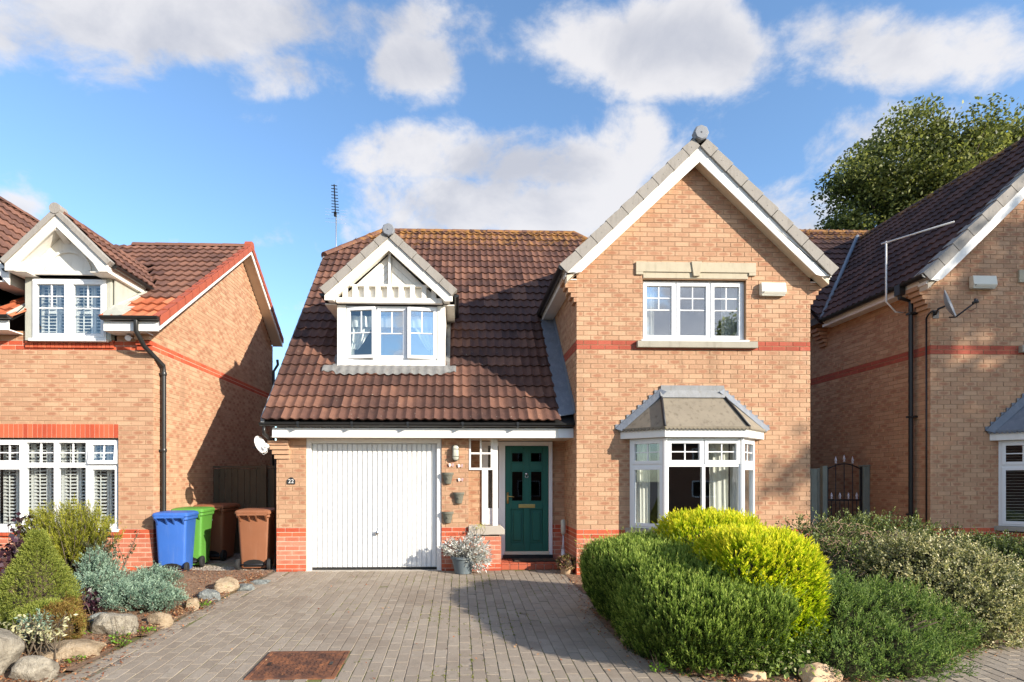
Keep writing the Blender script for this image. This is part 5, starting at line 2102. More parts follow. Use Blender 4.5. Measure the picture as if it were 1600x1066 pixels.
def wheelie_bin(loc, rz, mat, label, mark=None, scale=(1, 1, 1)):
    t = thing('wheelie_bin', (0, 0, 0), label, 'wheelie bin', 'wheelie bins between the two houses')
    b = B()
    loft(b, [rrect(.44, .50, .05, .035, .0), rrect(.46, .52, .05, .06, .0), rrect(.47, .53, .05, .22, .0), rrect(.54, .65, .05, .93, .02), rrect(.545, .66, .05, .935, .02)])
    body = b.obj('body', mat, t, smooth=True, angle=35)
    b = B()
    loft(b, [rrect(.555, .68, .05, .90, .02), rrect(.585, .71, .055, .915, .02), rrect(.585, .71, .055, .955, .02), rrect(.56, .68, .05, .962, .02)])
    b.obj('rim', mat, t, smooth=True, angle=35)
    b = B()
    loft(b, [rrect(.57, .70, .05, .966, .01), rrect(.61, .76, .06, .968, .01), rrect(.615, .765, .06, .998, .01), rrect(.585, .72, .06, 1.026, .01), rrect(.50, .60, .08, 1.042, .01), rrect(.30, .36, .08, 1.048, .01)])
    b.obj('lid', mat, t, smooth=True, angle=28)
    b = B()
    b.tube([(-.25, -.395, .955), (.25, -.395, .955)], .017, 10)
    for x in (-.22, -.06, .06, .22):
        b.prism([(x - .012, -.33, .955), (x - .012, -.41, .975), (x - .012, -.41, .94), (x - .012, -.30, .83)], (.024, 0, 0))
    b.obj('handle', mat, t)
    b = B()
    b.prism([(-.17, -.268, .06), (-.17, -.268, .14), (-.09, -.272, .175), (0, -.274, .185), (.09, -.272, .175), (.17, -.268, .14), (.17, -.268, .06)], (0, .02, 0))
    b.obj('axle_recess_shade', 'black_plastic', t)  # flat black plate, no hollow: the shade of the recess as colour
    b = B()
    b.tube([(-.27, -.275, .10), (.27, -.275, .10)], .012, 8)
    b.obj('axle', 'dark_metal', t, smooth=True)
    for sx in (-1, 1):
        b = B()
        b.lathe((sx * .262, -.275, .10), [(.05, -.028), (.09, -.028), (.10, -.018), (.10, .018), (.09, .028), (.05, .028)], 20, 'X')
        w = b.obj('wheel', 'rubber', t, smooth=True, angle=40)
        b = B()
        b.lathe((sx * .262, -.275, .10), [(.012, -.034), (.05, -.0285), (.05, .0285), (.012, .034)], 14, 'X')
        b.obj('hub', 'dark_metal', w, smooth=True, angle=40)
    if mark == 'number':
        b = B()
        for (x0, x1, z0, z1) in ((-.055, -.045, .735, .775), (-.045, -.015, .765, .777), (-.018, -.008, .74, .77), (-.045, -.02, .735, .743), (.012, .022, .738, .777), (.022, .05, .767, .776), (.045, .056, .742, .77), (.02, .05, .737, .746)):
            yy = -.274 - .031 * (z0 - .22) / .36
            b.box(x0, x1, -.2875, -.282, z0, z1)
        b.obj('painted_mark', 'white_paint', t)
    if mark == 'sticker':
        b = B()
        b.box(.0, .06, -.296, -.288, .74, .88)
        b.obj('sticker', 'white_paint', t)
    for k, o in enumerate(t.children):
        pass
    move(t, loc, rz)
    t.scale = scale
    return t


wheelie_bin((-4.605, 9.40, 0), R(9), 'bin_blue', 'blue wheelie bin standing at the corner of the left house', None, (.87, .84, .95))
wheelie_bin((-4.66, 10.12, .006), R(5), 'bin_green', 'green wheelie bin standing behind the blue one', None, (.88, .86, .97))
wheelie_bin((-4.58, 10.92, .006), R(-4), 'bin_brown', 'brown wheelie bin in shadow against the fence', 'sticker', (.95, .95, 1.0))
wheelie_bin((-3.43, 9.80, 0), R(5), 'bin_brown', 'brown wheelie bin beside the garage pillar, white mark on it', 'number', (.95, .95, .97))


def fence():
    t = thing('fence', (-3.9, 11.45, 0), 'dark weathered board fence closing the gap behind the bins', 'fence')
    x = -4.88
    while x < -3.02:
        w = random.uniform(.10, .125)
        h = 1.72 + random.uniform(-.012, .012)
        b = B()
        y = 11.45 + random.uniform(-.006, .006)
        b.box(x, min(x + w, -3.01), y, y + .018, .04, h)
        b.obj('board', 'fence_wood', t, bevel=.003)
        x += w + random.uniform(.004, .009)
    b = B()
    b.box(-3.93, -3.82, 11.38, 11.449, .0, 1.80)
    b.obj('post', 'fence_wood', t, bevel=.005)
    for z in (.35, 1.02, 1.55):
        b = B()
        b.box(-4.88, -3.02, 11.471, 11.51, z, z + .08)
        b.obj('rail', 'fence_wood', t)
    b = B()
    b.box(-4.88, -3.02, 11.43, 11.49, 1.735, 1.775)
    b.obj('capping_rail', 'fence_wood', t)


fence()


def side_fence():
    t = thing('fence', (6.2, 10.52, 0), 'short pale green board fence between the two houses', 'fence')
    x = 5.64
    while x < 6.84:
        w = .118
        b = B()
        b.box(x, x + w, 10.52, 10.54, 0, 1.715 + random.uniform(-.008, .008))
        b.obj('board', 'fence_green', t, bevel=.003)
        x += w + .006
    b = B()
    b.box(6.80, 6.89, 10.44, 10.518, 0, 1.76)
    b.obj('post', 'fence_green', t, bevel=.005)


side_fence()


def iron_gate():
    t = thing('garden_gate', (7.25, 10.5, 0), 'black wrought iron gate with silver finials between the houses', 'gate')
    x0, x1, y = 6.925, 7.575, 10.5
    b = B()
    for x in (x0, x1):
        b.box(x - .014, x + .014, y - .014, y + .014, .06, 1.74)
    pts = []
    for i in range(13):
        f = i / 12
        pts.append((x0 + (x1 - x0) * f, y, 1.70 + .10 * math.sin(math.pi * f) ** 1.0))
    b.tube(pts, .012, 6)
    for z in (.12, 1.10):
        b.box(x0, x1, y - .008, y + .008, z, z + .03)
    b.obj('frame', 'iron_black', t)
    for i in range(3):
        x = x0 + (x1 - x0) * (i + 1) / 4
        h = 1.70 + .10 * math.sin(math.pi * (i + 1) / 4)
        b = B()
        b.tube([(x, y, .12), (x, y, h + .04)], .008, 6)
        q = b.obj('bar', 'iron_black', t, smooth=True)
        b = B()
        b.lathe((x, y, h + .03), [(.012, 0), (.022, .02), (.012, .035), (.026, .06), (.016, .09), (.003, .14)], 8)
        b.obj('finial', 'silver_paint', q, smooth=True)
    for i in range(4):
        x = x0 + (x1 - x0) * (i + .5) / 4
        b = B()
        b.tube([(x, y, .12), (x, y, 1.14)], .008, 6)
        q = b.obj('bar', 'iron_black', t, smooth=True)
        b = B()
        b.lathe((x, y, 1.13), [(.012, 0), (.022, .02), (.012, .035), (.026, .06), (.016, .09), (.003, .13)], 8)
        b.obj('finial', 'silver_paint', q, smooth=True)
    t = thing('gate_post', (7.66, 10.5, 0), 'pale green timber post between iron gate and right house', 'post')
    b = B()
    b.box(7.60, 7.727, 10.47, 10.59, 0, 1.75)
    b.obj('post', 'fence_green', t, bevel=.006)
    b = B()
    b.box(7.59, 7.728, 10.46, 10.6, 1.751, 1.775)
    b.obj('post_cap', 'fence_green', t, bevel=.004)


iron_gate()


def alarm(x, z, y, label):
    t = thing('alarm_box', (x, y, z), label, 'alarm box', 'alarm boxes on the gable walls')
    w, h = .40, .19
    b = B()
    b.prism([(x - w / 2, y - .001, z - h / 2), (x - w / 2, y - .075, z - h / 2), (x - w / 2, y - .10, z - h * .28), (x - w / 2, y - .075, z + h / 2), (x - w / 2, y - .001, z + h / 2)], (w, 0, 0))
    b.obj('cover', 'box_cream', t, bevel=.008)
    b = B()
    b.lathe((x - w * .42, y - .092, z - h * .33), [(.01, -.008), (.014, .01)], 8, 'Y')
    b.obj('screw', 'dark_metal', t)
    b = B()
    b.box(x - w * .47, x + w * .47, y - .07, y - .004, z - h / 2 - .016, z - h / 2 - .001)
    b.obj('base_strip', 'lamp_glass', t)


alarm(4.985, 4.54, 8.95, 'cream alarm box on the middle gable right of the upstairs window')
alarm(8.58, 4.745, 9.1, 'white alarm box high on the right-hand house above the dish')


def dish(c, n, r, mat, label, wall, lnb_len=.34, armmat='dark_metal'):
    c, n = Vector(c), Vector(n).normalized()
    t = thing('satellite_dish', c, label, 'satellite dish', 'satellite dishes on the house walls')
    s = Vector((0, 0, 1)).cross(n).normalized()
    u = n.cross(s)
    b = B()
    vs, fs = [], []
    K, RR = 28, 5
    for side in (0, 1):
        for i in range(RR + 1):
            rr = r * i / RR
            for j in range(K):
                a = 2 * math.pi * j / K
                d = .28 * (rr * rr / r) - side * .008
                vs.append(tuple(c + s * (rr * math.cos(a)) + u * (rr * 1.12 * math.sin(a)) + n * d))
    m = (RR + 1) * K
    for i in range(RR):
        for j in range(K):
            q = (i * K + j, i * K + (j + 1) % K, (i + 1) * K + (j + 1) % K, (i + 1) * K + j)
            fs.append(q)
            fs.append(tuple(m + k for k in reversed(q)))
    for j in range(K):
        fs.append((RR * K + j, RR * K + (j + 1) % K, m + RR * K + (j + 1) % K, m + RR * K + j))
    b.add(vs, fs)
    b.obj('reflector', mat, t, smooth=True, angle=50, fix=False)
    b = B()
    e = c - u * r * 1.05 + n * .06
    l = c - u * r * .55 + n * lnb_len
    b.tube([c - u * r * .9 - n * .02, e, l], .012, 6)
    b.obj('feed_arm', armmat, t, smooth=True)
    b = B()
    b.tube([l + n * .03, l - n * .05], [.03, .022], 10)
    b.tube([l, l + u * .05], .018, 8)
    b.tube([l + Vector((0, 0, -.02)), l + Vector((.01, 0, -.09)), l - n * .06 + Vector((0, 0, -.11)), l - n * .12 + Vector((0, 0, -.05))], .004, 5)
    b.obj('receiver', 'black_plastic' if armmat == 'dark_metal' else armmat, t, smooth=True)
    b = B()
    w = Vector(wall)
    b.tube([c - n * .012, c - n * .10, w + (c - n * .1 - w) * .35, w], .016, 8)
    b.box(w.x - .05, w.x + .05, w.y - .008, w.y, w.z - .07, w.z + .07)
    b.obj('bracket', 'dark_metal', t)


dish((7.68, 8.74, 4.25), (.62, -.72, .28), .215, 'dish_grey', 'grey satellite dish on the right-hand house below its alarm box', (7.82, 9.1, 4.22))
dish((-3.19, 9.16, 2.05), (.86, -.30, .35), .13, 'white_paint', 'small white satellite dish under the garage gutter, left end', (-3.03, 9.42, 2.0), .13, 'white_paint')


def aerial(base, top, boom_a, boom_b, label, mat='alu', crank=None, el=(.19, .34), dense=10):
    t = thing('tv_aerial', base, label, 'aerial', 'television aerials on the roofs')
    b = B()
    b.tube(([Vector(base)] + [Vector(p) for p in (crank or [])] + [Vector(top)]), .0145, 8)
    b.obj('mast', mat, t, smooth=True)
    a, c = Vector(boom_a), Vector(boom_b)
    b = B()
    b.tube([a, c], .014, 6)
    b.obj('boom', 'dark_metal' if mat == 'alu' else mat, t, smooth=True)
    d = (c - a).normalized()
    s = d.cross(Vector((0, 0, 1))).normalized()
    n = dense
    for i in range(n):
        p = a + (c - a) * (i + .3) / n
        w = el[0] * (.7 + .3 * i / n)
        b = B()
        b.tube([p - s * w / 2, p + s * w / 2], .010 if mat == 'alu' else .004, 5)
        b.obj('element', 'dark_metal' if mat == 'alu' else mat, t)
    if mat == 'alu':
        b = B()
        b.box(c.x - .03, c.x + .03, c.y - .06, c.y + .02, c.z - .05, c.z + .05)
        b.obj('junction_box', 'black_plastic', t)
        for k in range(5):
            b = B()
            z = c.z - .16 + .08 * k
            b.tube([c + s * (-.26) + Vector((0, .05 + .02 * abs(k - 2), z - c.z)), c + s * .26 + Vector((0, .05 + .02 * abs(k - 2), z - c.z))], .003, 4)
            b.obj('reflector_rod', 'alu', t)


aerial((-3.08, 14.32, 5.9), (-3.08, 14.32, 8.12), (-2.83, 12.95, 8.16), (-3.07, 14.2, 8.06), 'tall aerial mast rising behind the middle roof')
aerial((7.725, 9.62, 4.40), (7.37, 9.6, 5.62), (7.85, 8.78, 5.60), (7.33, 9.66, 5.60), 'white pole and boom aerial standing against the right roof', 'white_paint', crank=[(7.55, 9.61, 4.40), (7.37, 9.6, 4.58)], el=(.05, .05), dense=4)


def plaque():
    t = thing('house_number', (-2.755, 9.42, 1.485), 'black arched plaque with number 22 on the garage pillar', 'number plaque')
    x, y, z = -2.755, 9.42, 1.43
    b = B()
    pts = [(x - .065, y - .003, z), (x + .065, y - .003, z), (x + .065, y - .003, z + .07)]
    for i in range(7):
        a = math.pi * i / 6
        pts.append((x + .045 * math.cos(a), y - .003, z + .075 + .035 * math.sin(a)))
    pts.append((x - .065, y - .003, z + .07))
    b.prism(pts, (0, -.014, 0))
    b.obj('plate', 'slate_plaque', t, bevel=.002)
    cu = bpy.data.curves.new('numerals', 'FONT')
    cu.body = '22'
    cu.size = .092
    cu.extrude = .0015
    cu.align_x = 'CENTER'
    cu.space_character = 1.05
    cu.materials.append(MATS['white_paint'])
    tmp = bpy.data.objects.new('numerals', cu)
    COL.objects.link(tmp)
    bpy.context.view_layer.update()
    me = bpy.data.meshes.new_from_object(tmp.evaluated_get(bpy.context.evaluated_depsgraph_get()))
    bpy.data.objects.remove(tmp)
    o = put('numerals', me, t, Vector((x, y - .0195, z + .017)) - WL[t])
    o.rotation_euler = (R(90), 0, 0)


plaque()


def wall_light():
    x, y, z = -.065, 9.42, 1.945
    t = thing('wall_light', (x, y, z), 'weathered oval bulkhead lamp on the pillar beside the garage', 'wall light')
    b = B()
    loft(b, [[(p[0] + x, y - .002, z + p[1]) for p in rrect(.115, .27, .05, 0)], [(p[0] + x, y - .03, z + p[1]) for p in rrect(.115, .27, .05, 0)]])
    b.obj('back_plate', 'planter_stone', t)
    b = B()
    loft(b, [[(p[0] + x, y - .0305, z + p[1]) for p in rrect(.10, .25, .045, 0)], [(p[0] + x, y - .08, z + p[1]) for p in rrect(.09, .235, .04, 0)], [(p[0] + x, y - .095, z + p[1]) for p in rrect(.06, .19, .03, 0)]])
    b.obj('glass', 'lamp_glass', t, smooth=True, angle=40)
    b = B()
    for dz in (-.06, .06):
        b.box(x - .052, x + .052, y - .10, y - .03, z + dz - .005, z + dz + .005)
    b.obj('guard_bar', 'planter_stone', t)


wall_light()


def wall_planter(x, z, label):
    y = 9.42
    t = thing('wall_planter', (x, y, z), label, 'planter', 'half-round planters on the garage pillar')
    b = B()
    vs, fs = [], []
    K = 10
    prof = [(.055, 0), (.072, .08), (.085, .145), (.098, .147), (.098, .185), (.085, .185)]
    for r, h in prof:
        for j in range(K + 1):
            a = math.pi + math.pi * j / K
            vs.append((x + r * math.cos(a), y - .002 + .85 * r * math.sin(a), z + h))
    n = K + 1
    for i in range(len(prof) - 1):
        for j in range(K):
            fs.append((i * n + j, i * n + j + 1, (i + 1) * n + j + 1, (i + 1) * n + j))
    fs.append(tuple(range(n)))
    b.add(vs, fs)
    b.obj('bowl', 'planter_stone', t, smooth=True, angle=40)
    b = B()
    b.poly([(x + .083 * math.cos(math.pi + math.pi * j / K), y - .003 + .07 * math.sin(math.pi + math.pi * j / K), z + .165) for j in range(n)])
    b.obj('compost', 'soil', t, fix=False)
    b = B()
    b.lathe((x, y - .072, z + .09), [(.003, -.006), (.015, -.004), (.018, .01)], 8, 'Y')
    b.obj('rosette', 'planter_stone', t)


wall_planter(-.195, 1.435, 'topmost half-round grey planter below the wall lamp')
wall_planter(-.015, 1.11, 'middle half-round grey planter, set furthest from the garage door')
wall_planter(-.195, .79, 'lowest half-round grey planter just above the red bricks')


def ornament(x, z, label, s=1.0):
    y = 9.415
    t = thing('wall_ornament', (x, y, z), label, 'wall ornament', 'pale butterfly ornaments on the pillar')
    for sg in (-1, 1):
        b = B()
        b.prism([(x, y, z - .008), (x + sg * .03 * s, y - .012, z - .03 * s), (x + sg * .04 * s, y - .016, z - .005), (x + sg * .045 * s, y - .018, z + .028 * s), (x + sg * .02 * s, y - .01, z + .03 * s), (x, y, z + .01)], (0, -.003, 0))
        b.obj('butterfly_wing', 'pink', t)
    b = B()
    b.tube([(x, y - .004, z - .022), (x, y - .006, z + .024)], .004, 6)
    b.obj('butterfly_body', 'tan_cloth', t)


ornament(-.135, 1.742, 'small pink butterfly ornament directly below the wall lamp')
ornament(.015, 1.73, 'pale butterfly ornament right of the others, near the porch edge')
ornament(.02, 1.50, 'pink butterfly ornament beside the topmost planter')


def porch_bits():
    t = thing('doormat', (1.28, 9.74, .115), 'worn brown doormat lying on the red tiled step', 'doormat')
    b = B()
    b.box(.93, 1.63, 9.60, 9.90, .1165, .134)
    b.obj('doormat_pile', 'mat_brown', t, bevel=.006)
    b = B()
    b.box(.915, 1.645, 9.585, 9.915, .1155, .1225)
    b.obj('rubber_edge', 'rubber', t)
    t = thing('brush', (1.79, 9.75, .112), 'pale long brush leaning in the corner of the porch', 'brush')
    b = B()
    b.tube([(1.765, 9.68, .82), (1.77, 9.68, .80), (1.775, 9.675, .60), (1.775, 9.675, .555)], [.028, .042, .045, .02], 10)
    b.obj('head', 'lamp_glass', t, smooth=True)
    b = B()
    b.tube([(1.775, 9.675, .56), (1.772, 9.67, .40), (1.77, 9.66, .32)], [.013, .016, .030], 8)
    b.tube([(1.77, 9.66, .32), (1.765, 9.65, .20), (1.765, 9.645, .112)], [.030, .045, .048], 8)
    b.obj('shaft', 'silver_paint', t, smooth=True)
    b = B()
    b.lathe((.06, 9.20, gz(9.2)), [(.135, .002), (.145, .05), (.185, .235), (.205, .24), (.205, .275), (.18, .275), (.175, .245)], 24)
    t = thing('plant_pot', (.06, 9.20, gz(9.2)), 'grey stone-effect pot on the drive beside the garage', 'plant pot')
    b.obj('pot', 'pot_grey', t, smooth=True, angle=40)
    b = B()
    b.lathe((.06, 9.20, gz(9.2)), [(.0, .246), (.176, .247)], 20)
    b.obj('compost', 'soil', t)
    t = thing('flower_pot', (1.74, 9.06, gz(9.06)), 'low clay pot at the wing corner beside the step', 'plant pot')
    b = B()
    b.lathe((1.72, 9.10, gz(9.1)), [(.085, .0), (.11, .11), (.12, .112), (.12, .135), (.10, .135)], 18)
    b.obj('pot', 'tan_cloth', t, smooth=True, angle=40)
    t = thing('security_light', (-5.27, 9.24, 3.74), 'small white lamp under the soffit of the left house', 'lamp')
    b = B()
    b.tube([(-5.20, 9.265, 3.77), (-5.22, 9.2, 3.76)], .015, 8)
    b.obj('bracket', 'white_upvc', t, smooth=True)
    b = B()
    b.tube([(-5.26, 9.22, 3.78), (-5.21, 9.12, 3.73)], [.035, .045], 10)
    b.obj('lamp_head', 'white_upvc', t, smooth=True, angle=50)


porch_bits()


def manhole():
    z = gz(5.15) + .006
    t = thing('manhole_cover', (-1.43, 5.15, z), 'rusty iron manhole cover set into the paved drive', 'manhole cover')
    x0, x1, y0, y1 = -1.80, -1.05, 4.81, 5.49
    sl = .035
    Z = lambda y: gz(y) + .004
    b = B()
    for (a, c, d, e) in ((x0, x1, y0, y0 + .035), (x0, x1, y1 - .035, y1), (x0, x0 + .035, y0 + .035, y1 - .035), (x1 - .035, x1, y0 + .035, y1 - .035)):
        b.prism([(a, d, Z(d) - .03), (c, d, Z(d) - .03), (c, d, Z(d) + .006), (a, d, Z(d) + .006)], (0, e - d, (e - d) * sl))
    b.obj('frame', 'rusty_iron', t, bevel=.003)
    b = B()
    a, c, d, e = x0 + .041, x1 - .041, y0 + .041, y1 - .041
    b.prism([(a, d, Z(d) - .03), (c, d, Z(d) - .03), (c, d, Z(d) + .002), (a, d, Z(d) + .002)], (0, e - d, (e - d) * sl))
    n = 13
    for i in range(n):
        for j in range(n - 1):
            px = a + .03 + (c - a - .06) * (i + .5) / n
            py = d + .03 + (e - d - .06) * (j + .5) / (n - 1)
            l, w = (.016, .007) if (i + j) % 2 else (.007, .016)
            b.prism([(px - l, py - w, Z(py) + .0021), (px + l, py - w, Z(py) + .0021), (px + l, py + w, Z(py) + .0021), (px - l, py + w, Z(py) + .0021)], (0, 0, .005))
    b.obj('lid', 'rusty_iron', t)
    for hx in (a + .06, c - .06):
        k = B()
        yy = (d + e) / 2
        k.prism([(hx - .014, yy - .035, Z(yy) + .0045), (hx + .014, yy - .035, Z(yy) + .0045), (hx + .014, yy + .035, Z(yy) + .0070), (hx - .014, yy + .035, Z(yy) + .0070)], (0, 0, .004))
        k.obj('keyhole_shade', 'iron_black', t)  # black block on the lid painted as the dark of an open hole


manhole()


# ------------------------------------------------------------------ behind the glass
def wavy_curtain(t, name, edge0, edge1, y, mat, amp=.02, freq=55, nz=14, nx=26):
    """cloth between two edge curves edge(z fraction)->(x, z)"""
    b = B()
    vs, fs = [], []
    for k in range(nz + 1):
        f = k / nz
        x0, z0 = edge0(f)
        x1, z1 = edge1(f)
        for i in range(nx + 1):
            g = i / nx
            vs.append((x0 + (x1 - x0) * g, y + amp * math.sin(g * freq * .4 + f * 1.5) * (.6 + .4 * math.sin(g * 9)), z0 + (z1 - z0) * g))
    for k in range(nz):
        for i in range(nx):
            fs.append((k * (nx + 1) + i, k * (nx + 1) + i + 1, (k + 1) * (nx + 1) + i + 1, (k + 1) * (nx + 1) + i))
    b.add(vs, fs)
    b.obj(name, mat, t, smooth=True, fix=False)


def curtain(label, x0, x1, z0, z1, y, mat='curtain_cream', group=None):
    t = thing('curtain', ((x0 + x1) / 2, y, z0), label, 'curtain', group)
    wavy_curtain(t, 'drape', lambda f: (x0, z0 + (z1 - z0) * f), lambda f: (x1, z0 + (z1 - z0) * f), y, mat)
    b = B()
    b.tube([(x0 - .04, y, z1 + .01), (x1 + .04, y, z1 + .01)], .012, 6)
    b.obj('curtain_rail', 'white_upvc', t, smooth=True)


curtain('cream curtain at the left side of the upstairs gable window', 2.93, 3.16, 3.74, 4.68, 9.15)
curtain('pale curtain at the right side of the upstairs gable window', 4.28, 4.56, 3.74, 4.68, 9.16, 'net_white')
curtain('cream curtain at the left end of the bay window', 2.86, 3.06, .76, 2.12, 9.06)
curtain('cream curtain inside the bay behind its left front post', 3.16, 3.30, .76, 2.12, 8.98)
curtain('heavy cream curtain inside the right half of the bay', 4.02, 4.32, .76, 2.12, 9.02)
curtain('light curtain filling the right side pane of the bay', 4.42, 4.72, .76, 2.12, 9.16)


def nets():
    t = thing('net_curtain', (-1.19, 10.22, 4.3), 'white net valance across the top of the dormer window', 'net curtain', 'net curtains in the dormer')
    wavy_curtain(t, 'valance', lambda f: (-1.95, 4.22 + .20 * f), lambda f: (-.43, 4.22 + .20 * f), 10.20, 'net_white', .02, 150, 4, 90)
    for sg, lab in ((-1, 'white net tied back at the left of the dormer window'), (1, 'white net tied back at the right of the dormer window')):
        X = (lambda x: -1.19 + sg * x)
        t = thing('net_curtain', (X(.7), 10.25, 3.7), lab, 'net curtain', 'net curtains in the dormer')
        e0 = lambda f: (X(.76), 3.66 + .62 * f)
        e1 = lambda f: (X(.69 - (.34 * max(0, (f - .3) / .7) ** .7)), 3.66 + .62 * f - .10 * (f > .3) * (1 - f))
        wavy_curtain(t, 'drape', e0, e1, 10.24, 'net_white', .025, 60)
    t = thing('decorative_disc', (-1.04, 10.2, 3.62), 'round tan disc standing behind the middle dormer pane', 'ornament')
    b = B()
    b.lathe((-1.04, 10.19, 3.66), [(.13, -.012), (.155, -.008), (.155, .012), (.14, .018)], 26, 'Y')
    b.obj('disc', 'tan_cloth', t, smooth=True, angle=40)
    b = B()
    b.box(-1.10, -.98, 10.17, 10.24, 3.60, 3.625)
    b.obj('stand', 'tan_cloth', t)
    t = thing('armchair', (3.98, 9.5, .2), 'rounded tan armchair back seen through the bay glass', 'armchair')
    b = B()
    loft(b, [[(3.95 + p[0], 9.30, .62 + p[1]) for p in rrect(.40, .70, .17, 0)], [(3.95 + p[0], 9.25, .62 + p[1]) for p in rrect(.44, .74, .19, 0)], [(3.95 + p[0], 9.42, .62 + p[1]) for p in rrect(.44, .74, .19, 0)]])
    b.obj('backrest', 'tan_cloth', t, smooth=True, angle=50)
    b = B()
    loft(b, [rrect(.5, .5, .08, .3, 0), rrect(.52, .52, .08, .45, 0)])
    b.v = [(x + 3.95, y + 9.68, z) for x, y, z in b.v]
    b.obj('seat', 'tan_cloth', t)


nets()


def shutters(label, x0, x1, z0, z1, y, n, pitch=.045, mid=None, group='louvred shutters in the left house'):
    t = thing('window_shutter', ((x0 + x1) / 2, y, z0), label, 'window shutters', group)
    w = (x1 - x0) / n
    for i in range(n):
        a, c = x0 + w * i + .004, x0 + w * (i + 1) - .004
        b = B()
        b.box(a, a + .035, y, y + .03, z0, z1)
        b.box(c - .035, c, y, y + .03, z0, z1)
        b.box(a + .035, c - .035, y, y + .03, z0, z0 + .05)
        b.box(a + .035, c - .035, y, y + .03, z1 - .05, z1)
        if mid:
            b.box(a + .035, c - .035, y, y + .03, mid - .025, mid + .025)
        p = b.obj('shutter_panel', 'blind_white', t)
        b = B()
        z = z0 + .075
        while z < z1 - .06:
            if not (mid and abs(z - mid) < .04):
                b.prism([(a + .036, y - .026, z - .010), (a + .036, y + .020, z + .010), (a + .036, y + .018, z + .017), (a + .036, y - .028, z - .003)], (c - a - .072, 0, 0))
            z += pitch
        q = b.obj('louvre_slats', 'blind_white', p)
        q['kind'] = 'stuff'
        b = B()
        b.box((a + c) / 2 - .007, (a + c) / 2 + .007, y - .03, y - .02, z0 + .06, z1 - .06)
        b.obj('tilt_rod', 'blind_white', p)


shutters('white louvred shutters behind the wide lower window on the left', -7.41, -5.48, .73, 2.13, 9.49, 8, .056, 1.74)
shutters('white louvred shutters behind the upper dormer window on the left', -6.72, -5.62, 3.75, 4.65, 9.37, 4, .052, 4.2)


def venetian():
    t = thing('window_blind', (9.2, 9.2, .75), 'dark venetian blind in the bay of the right house', 'blind')
    b = B()
    z = .78
    A = RG['A']
    while z < 2.1:
        b.prism([(A.x + .06, A.y + .10, z), (A.x + 1.9, A.y + .10, z), (A.x + 1.9, A.y + .14, z + .012), (A.x + .06, A.y + .14, z + .012)], (0, 0, .002))
        z += .05
    q = b.obj('slat', 'concrete', t)
    q['kind'] = 'stuff'
    b = B()
    b.box(A.x + .05, A.x + 1.9, A.y + .09, A.y + .15, 2.10, 2.14)
    b.obj('headrail', 'white_upvc', t)


venetian()


# ------------------------------------------------------------------ plants
def leaf_mesh(name, mat, P, D, L, Wd, tone, off=Vector((0, 0, 0)), fold=.25, side=None):
    n = len(P)
    D = D / (np.linalg.norm(D, axis=1, keepdims=True) + 1e-9)
    rnd = rng.normal(size=(n, 3)) if side is None else side
    S = np.cross(D, rnd)
    S /= (np.linalg.norm(S, axis=1, keepdims=True) + 1e-9)
    Nn = np.cross(S, D)
    L = np.broadcast_to(L, (n,))[:, None]
    Wd = np.broadcast_to(Wd, (n,))[:, None]
    V = np.empty((n, 4, 3), 'f')
    V[:, 0] = P
    V[:, 1] = P + D * L * .5 + S * Wd * .5 + Nn * Wd * fold
    V[:, 2] = P + D * L
    V[:, 3] = P + D * L * .5 - S * Wd * .5 + Nn * Wd * fold
    V -= np.array(off, 'f')
    me = bpy.data.meshes.new(name)
    me.vertices.add(4 * n)
    me.vertices.foreach_set('co', V.ravel())
    me.loops.add(4 * n)
    me.loops.foreach_set('vertex_index', np.arange(4 * n, dtype='i'))
    me.polygons.add(n)
    me.polygons.foreach_set('loop_start', np.arange(n, dtype='i') * 4)
    me.polygons.foreach_set('loop_total', np.full(n, 4, 'i'))
    me.materials.append(MATS[mat])
    a = me.attributes.new('tone', 'FLOAT_COLOR', 'POINT')
    c = np.ones((n, 4, 4), 'f')
    c[:, :, 0] = np.clip(tone, 0, 1)[:, None]
    a.data.foreach_set('color', c.ravel())
    me.update()
    me.validate()
    return me


def leafy(name, mat, parent, *a, **k):
    k['off'] = wloc(parent)
    return put(name, leaf_mesh(name, mat, *a, **k), parent)


def unit(v):
    return v / (np.linalg.norm(v, axis=1, keepdims=True) + 1e-9)


def lump(d, seed, k=5.0):
    r = np.random.default_rng(seed)
    f = np.zeros(len(d))
    for i in range(6):
        w = r.normal(size=3) * k * (1 + .5 * i)
        f += np.sin(d @ w + r.uniform(0, 6.3)) / (1 + .6 * i)
    return f / 2.6


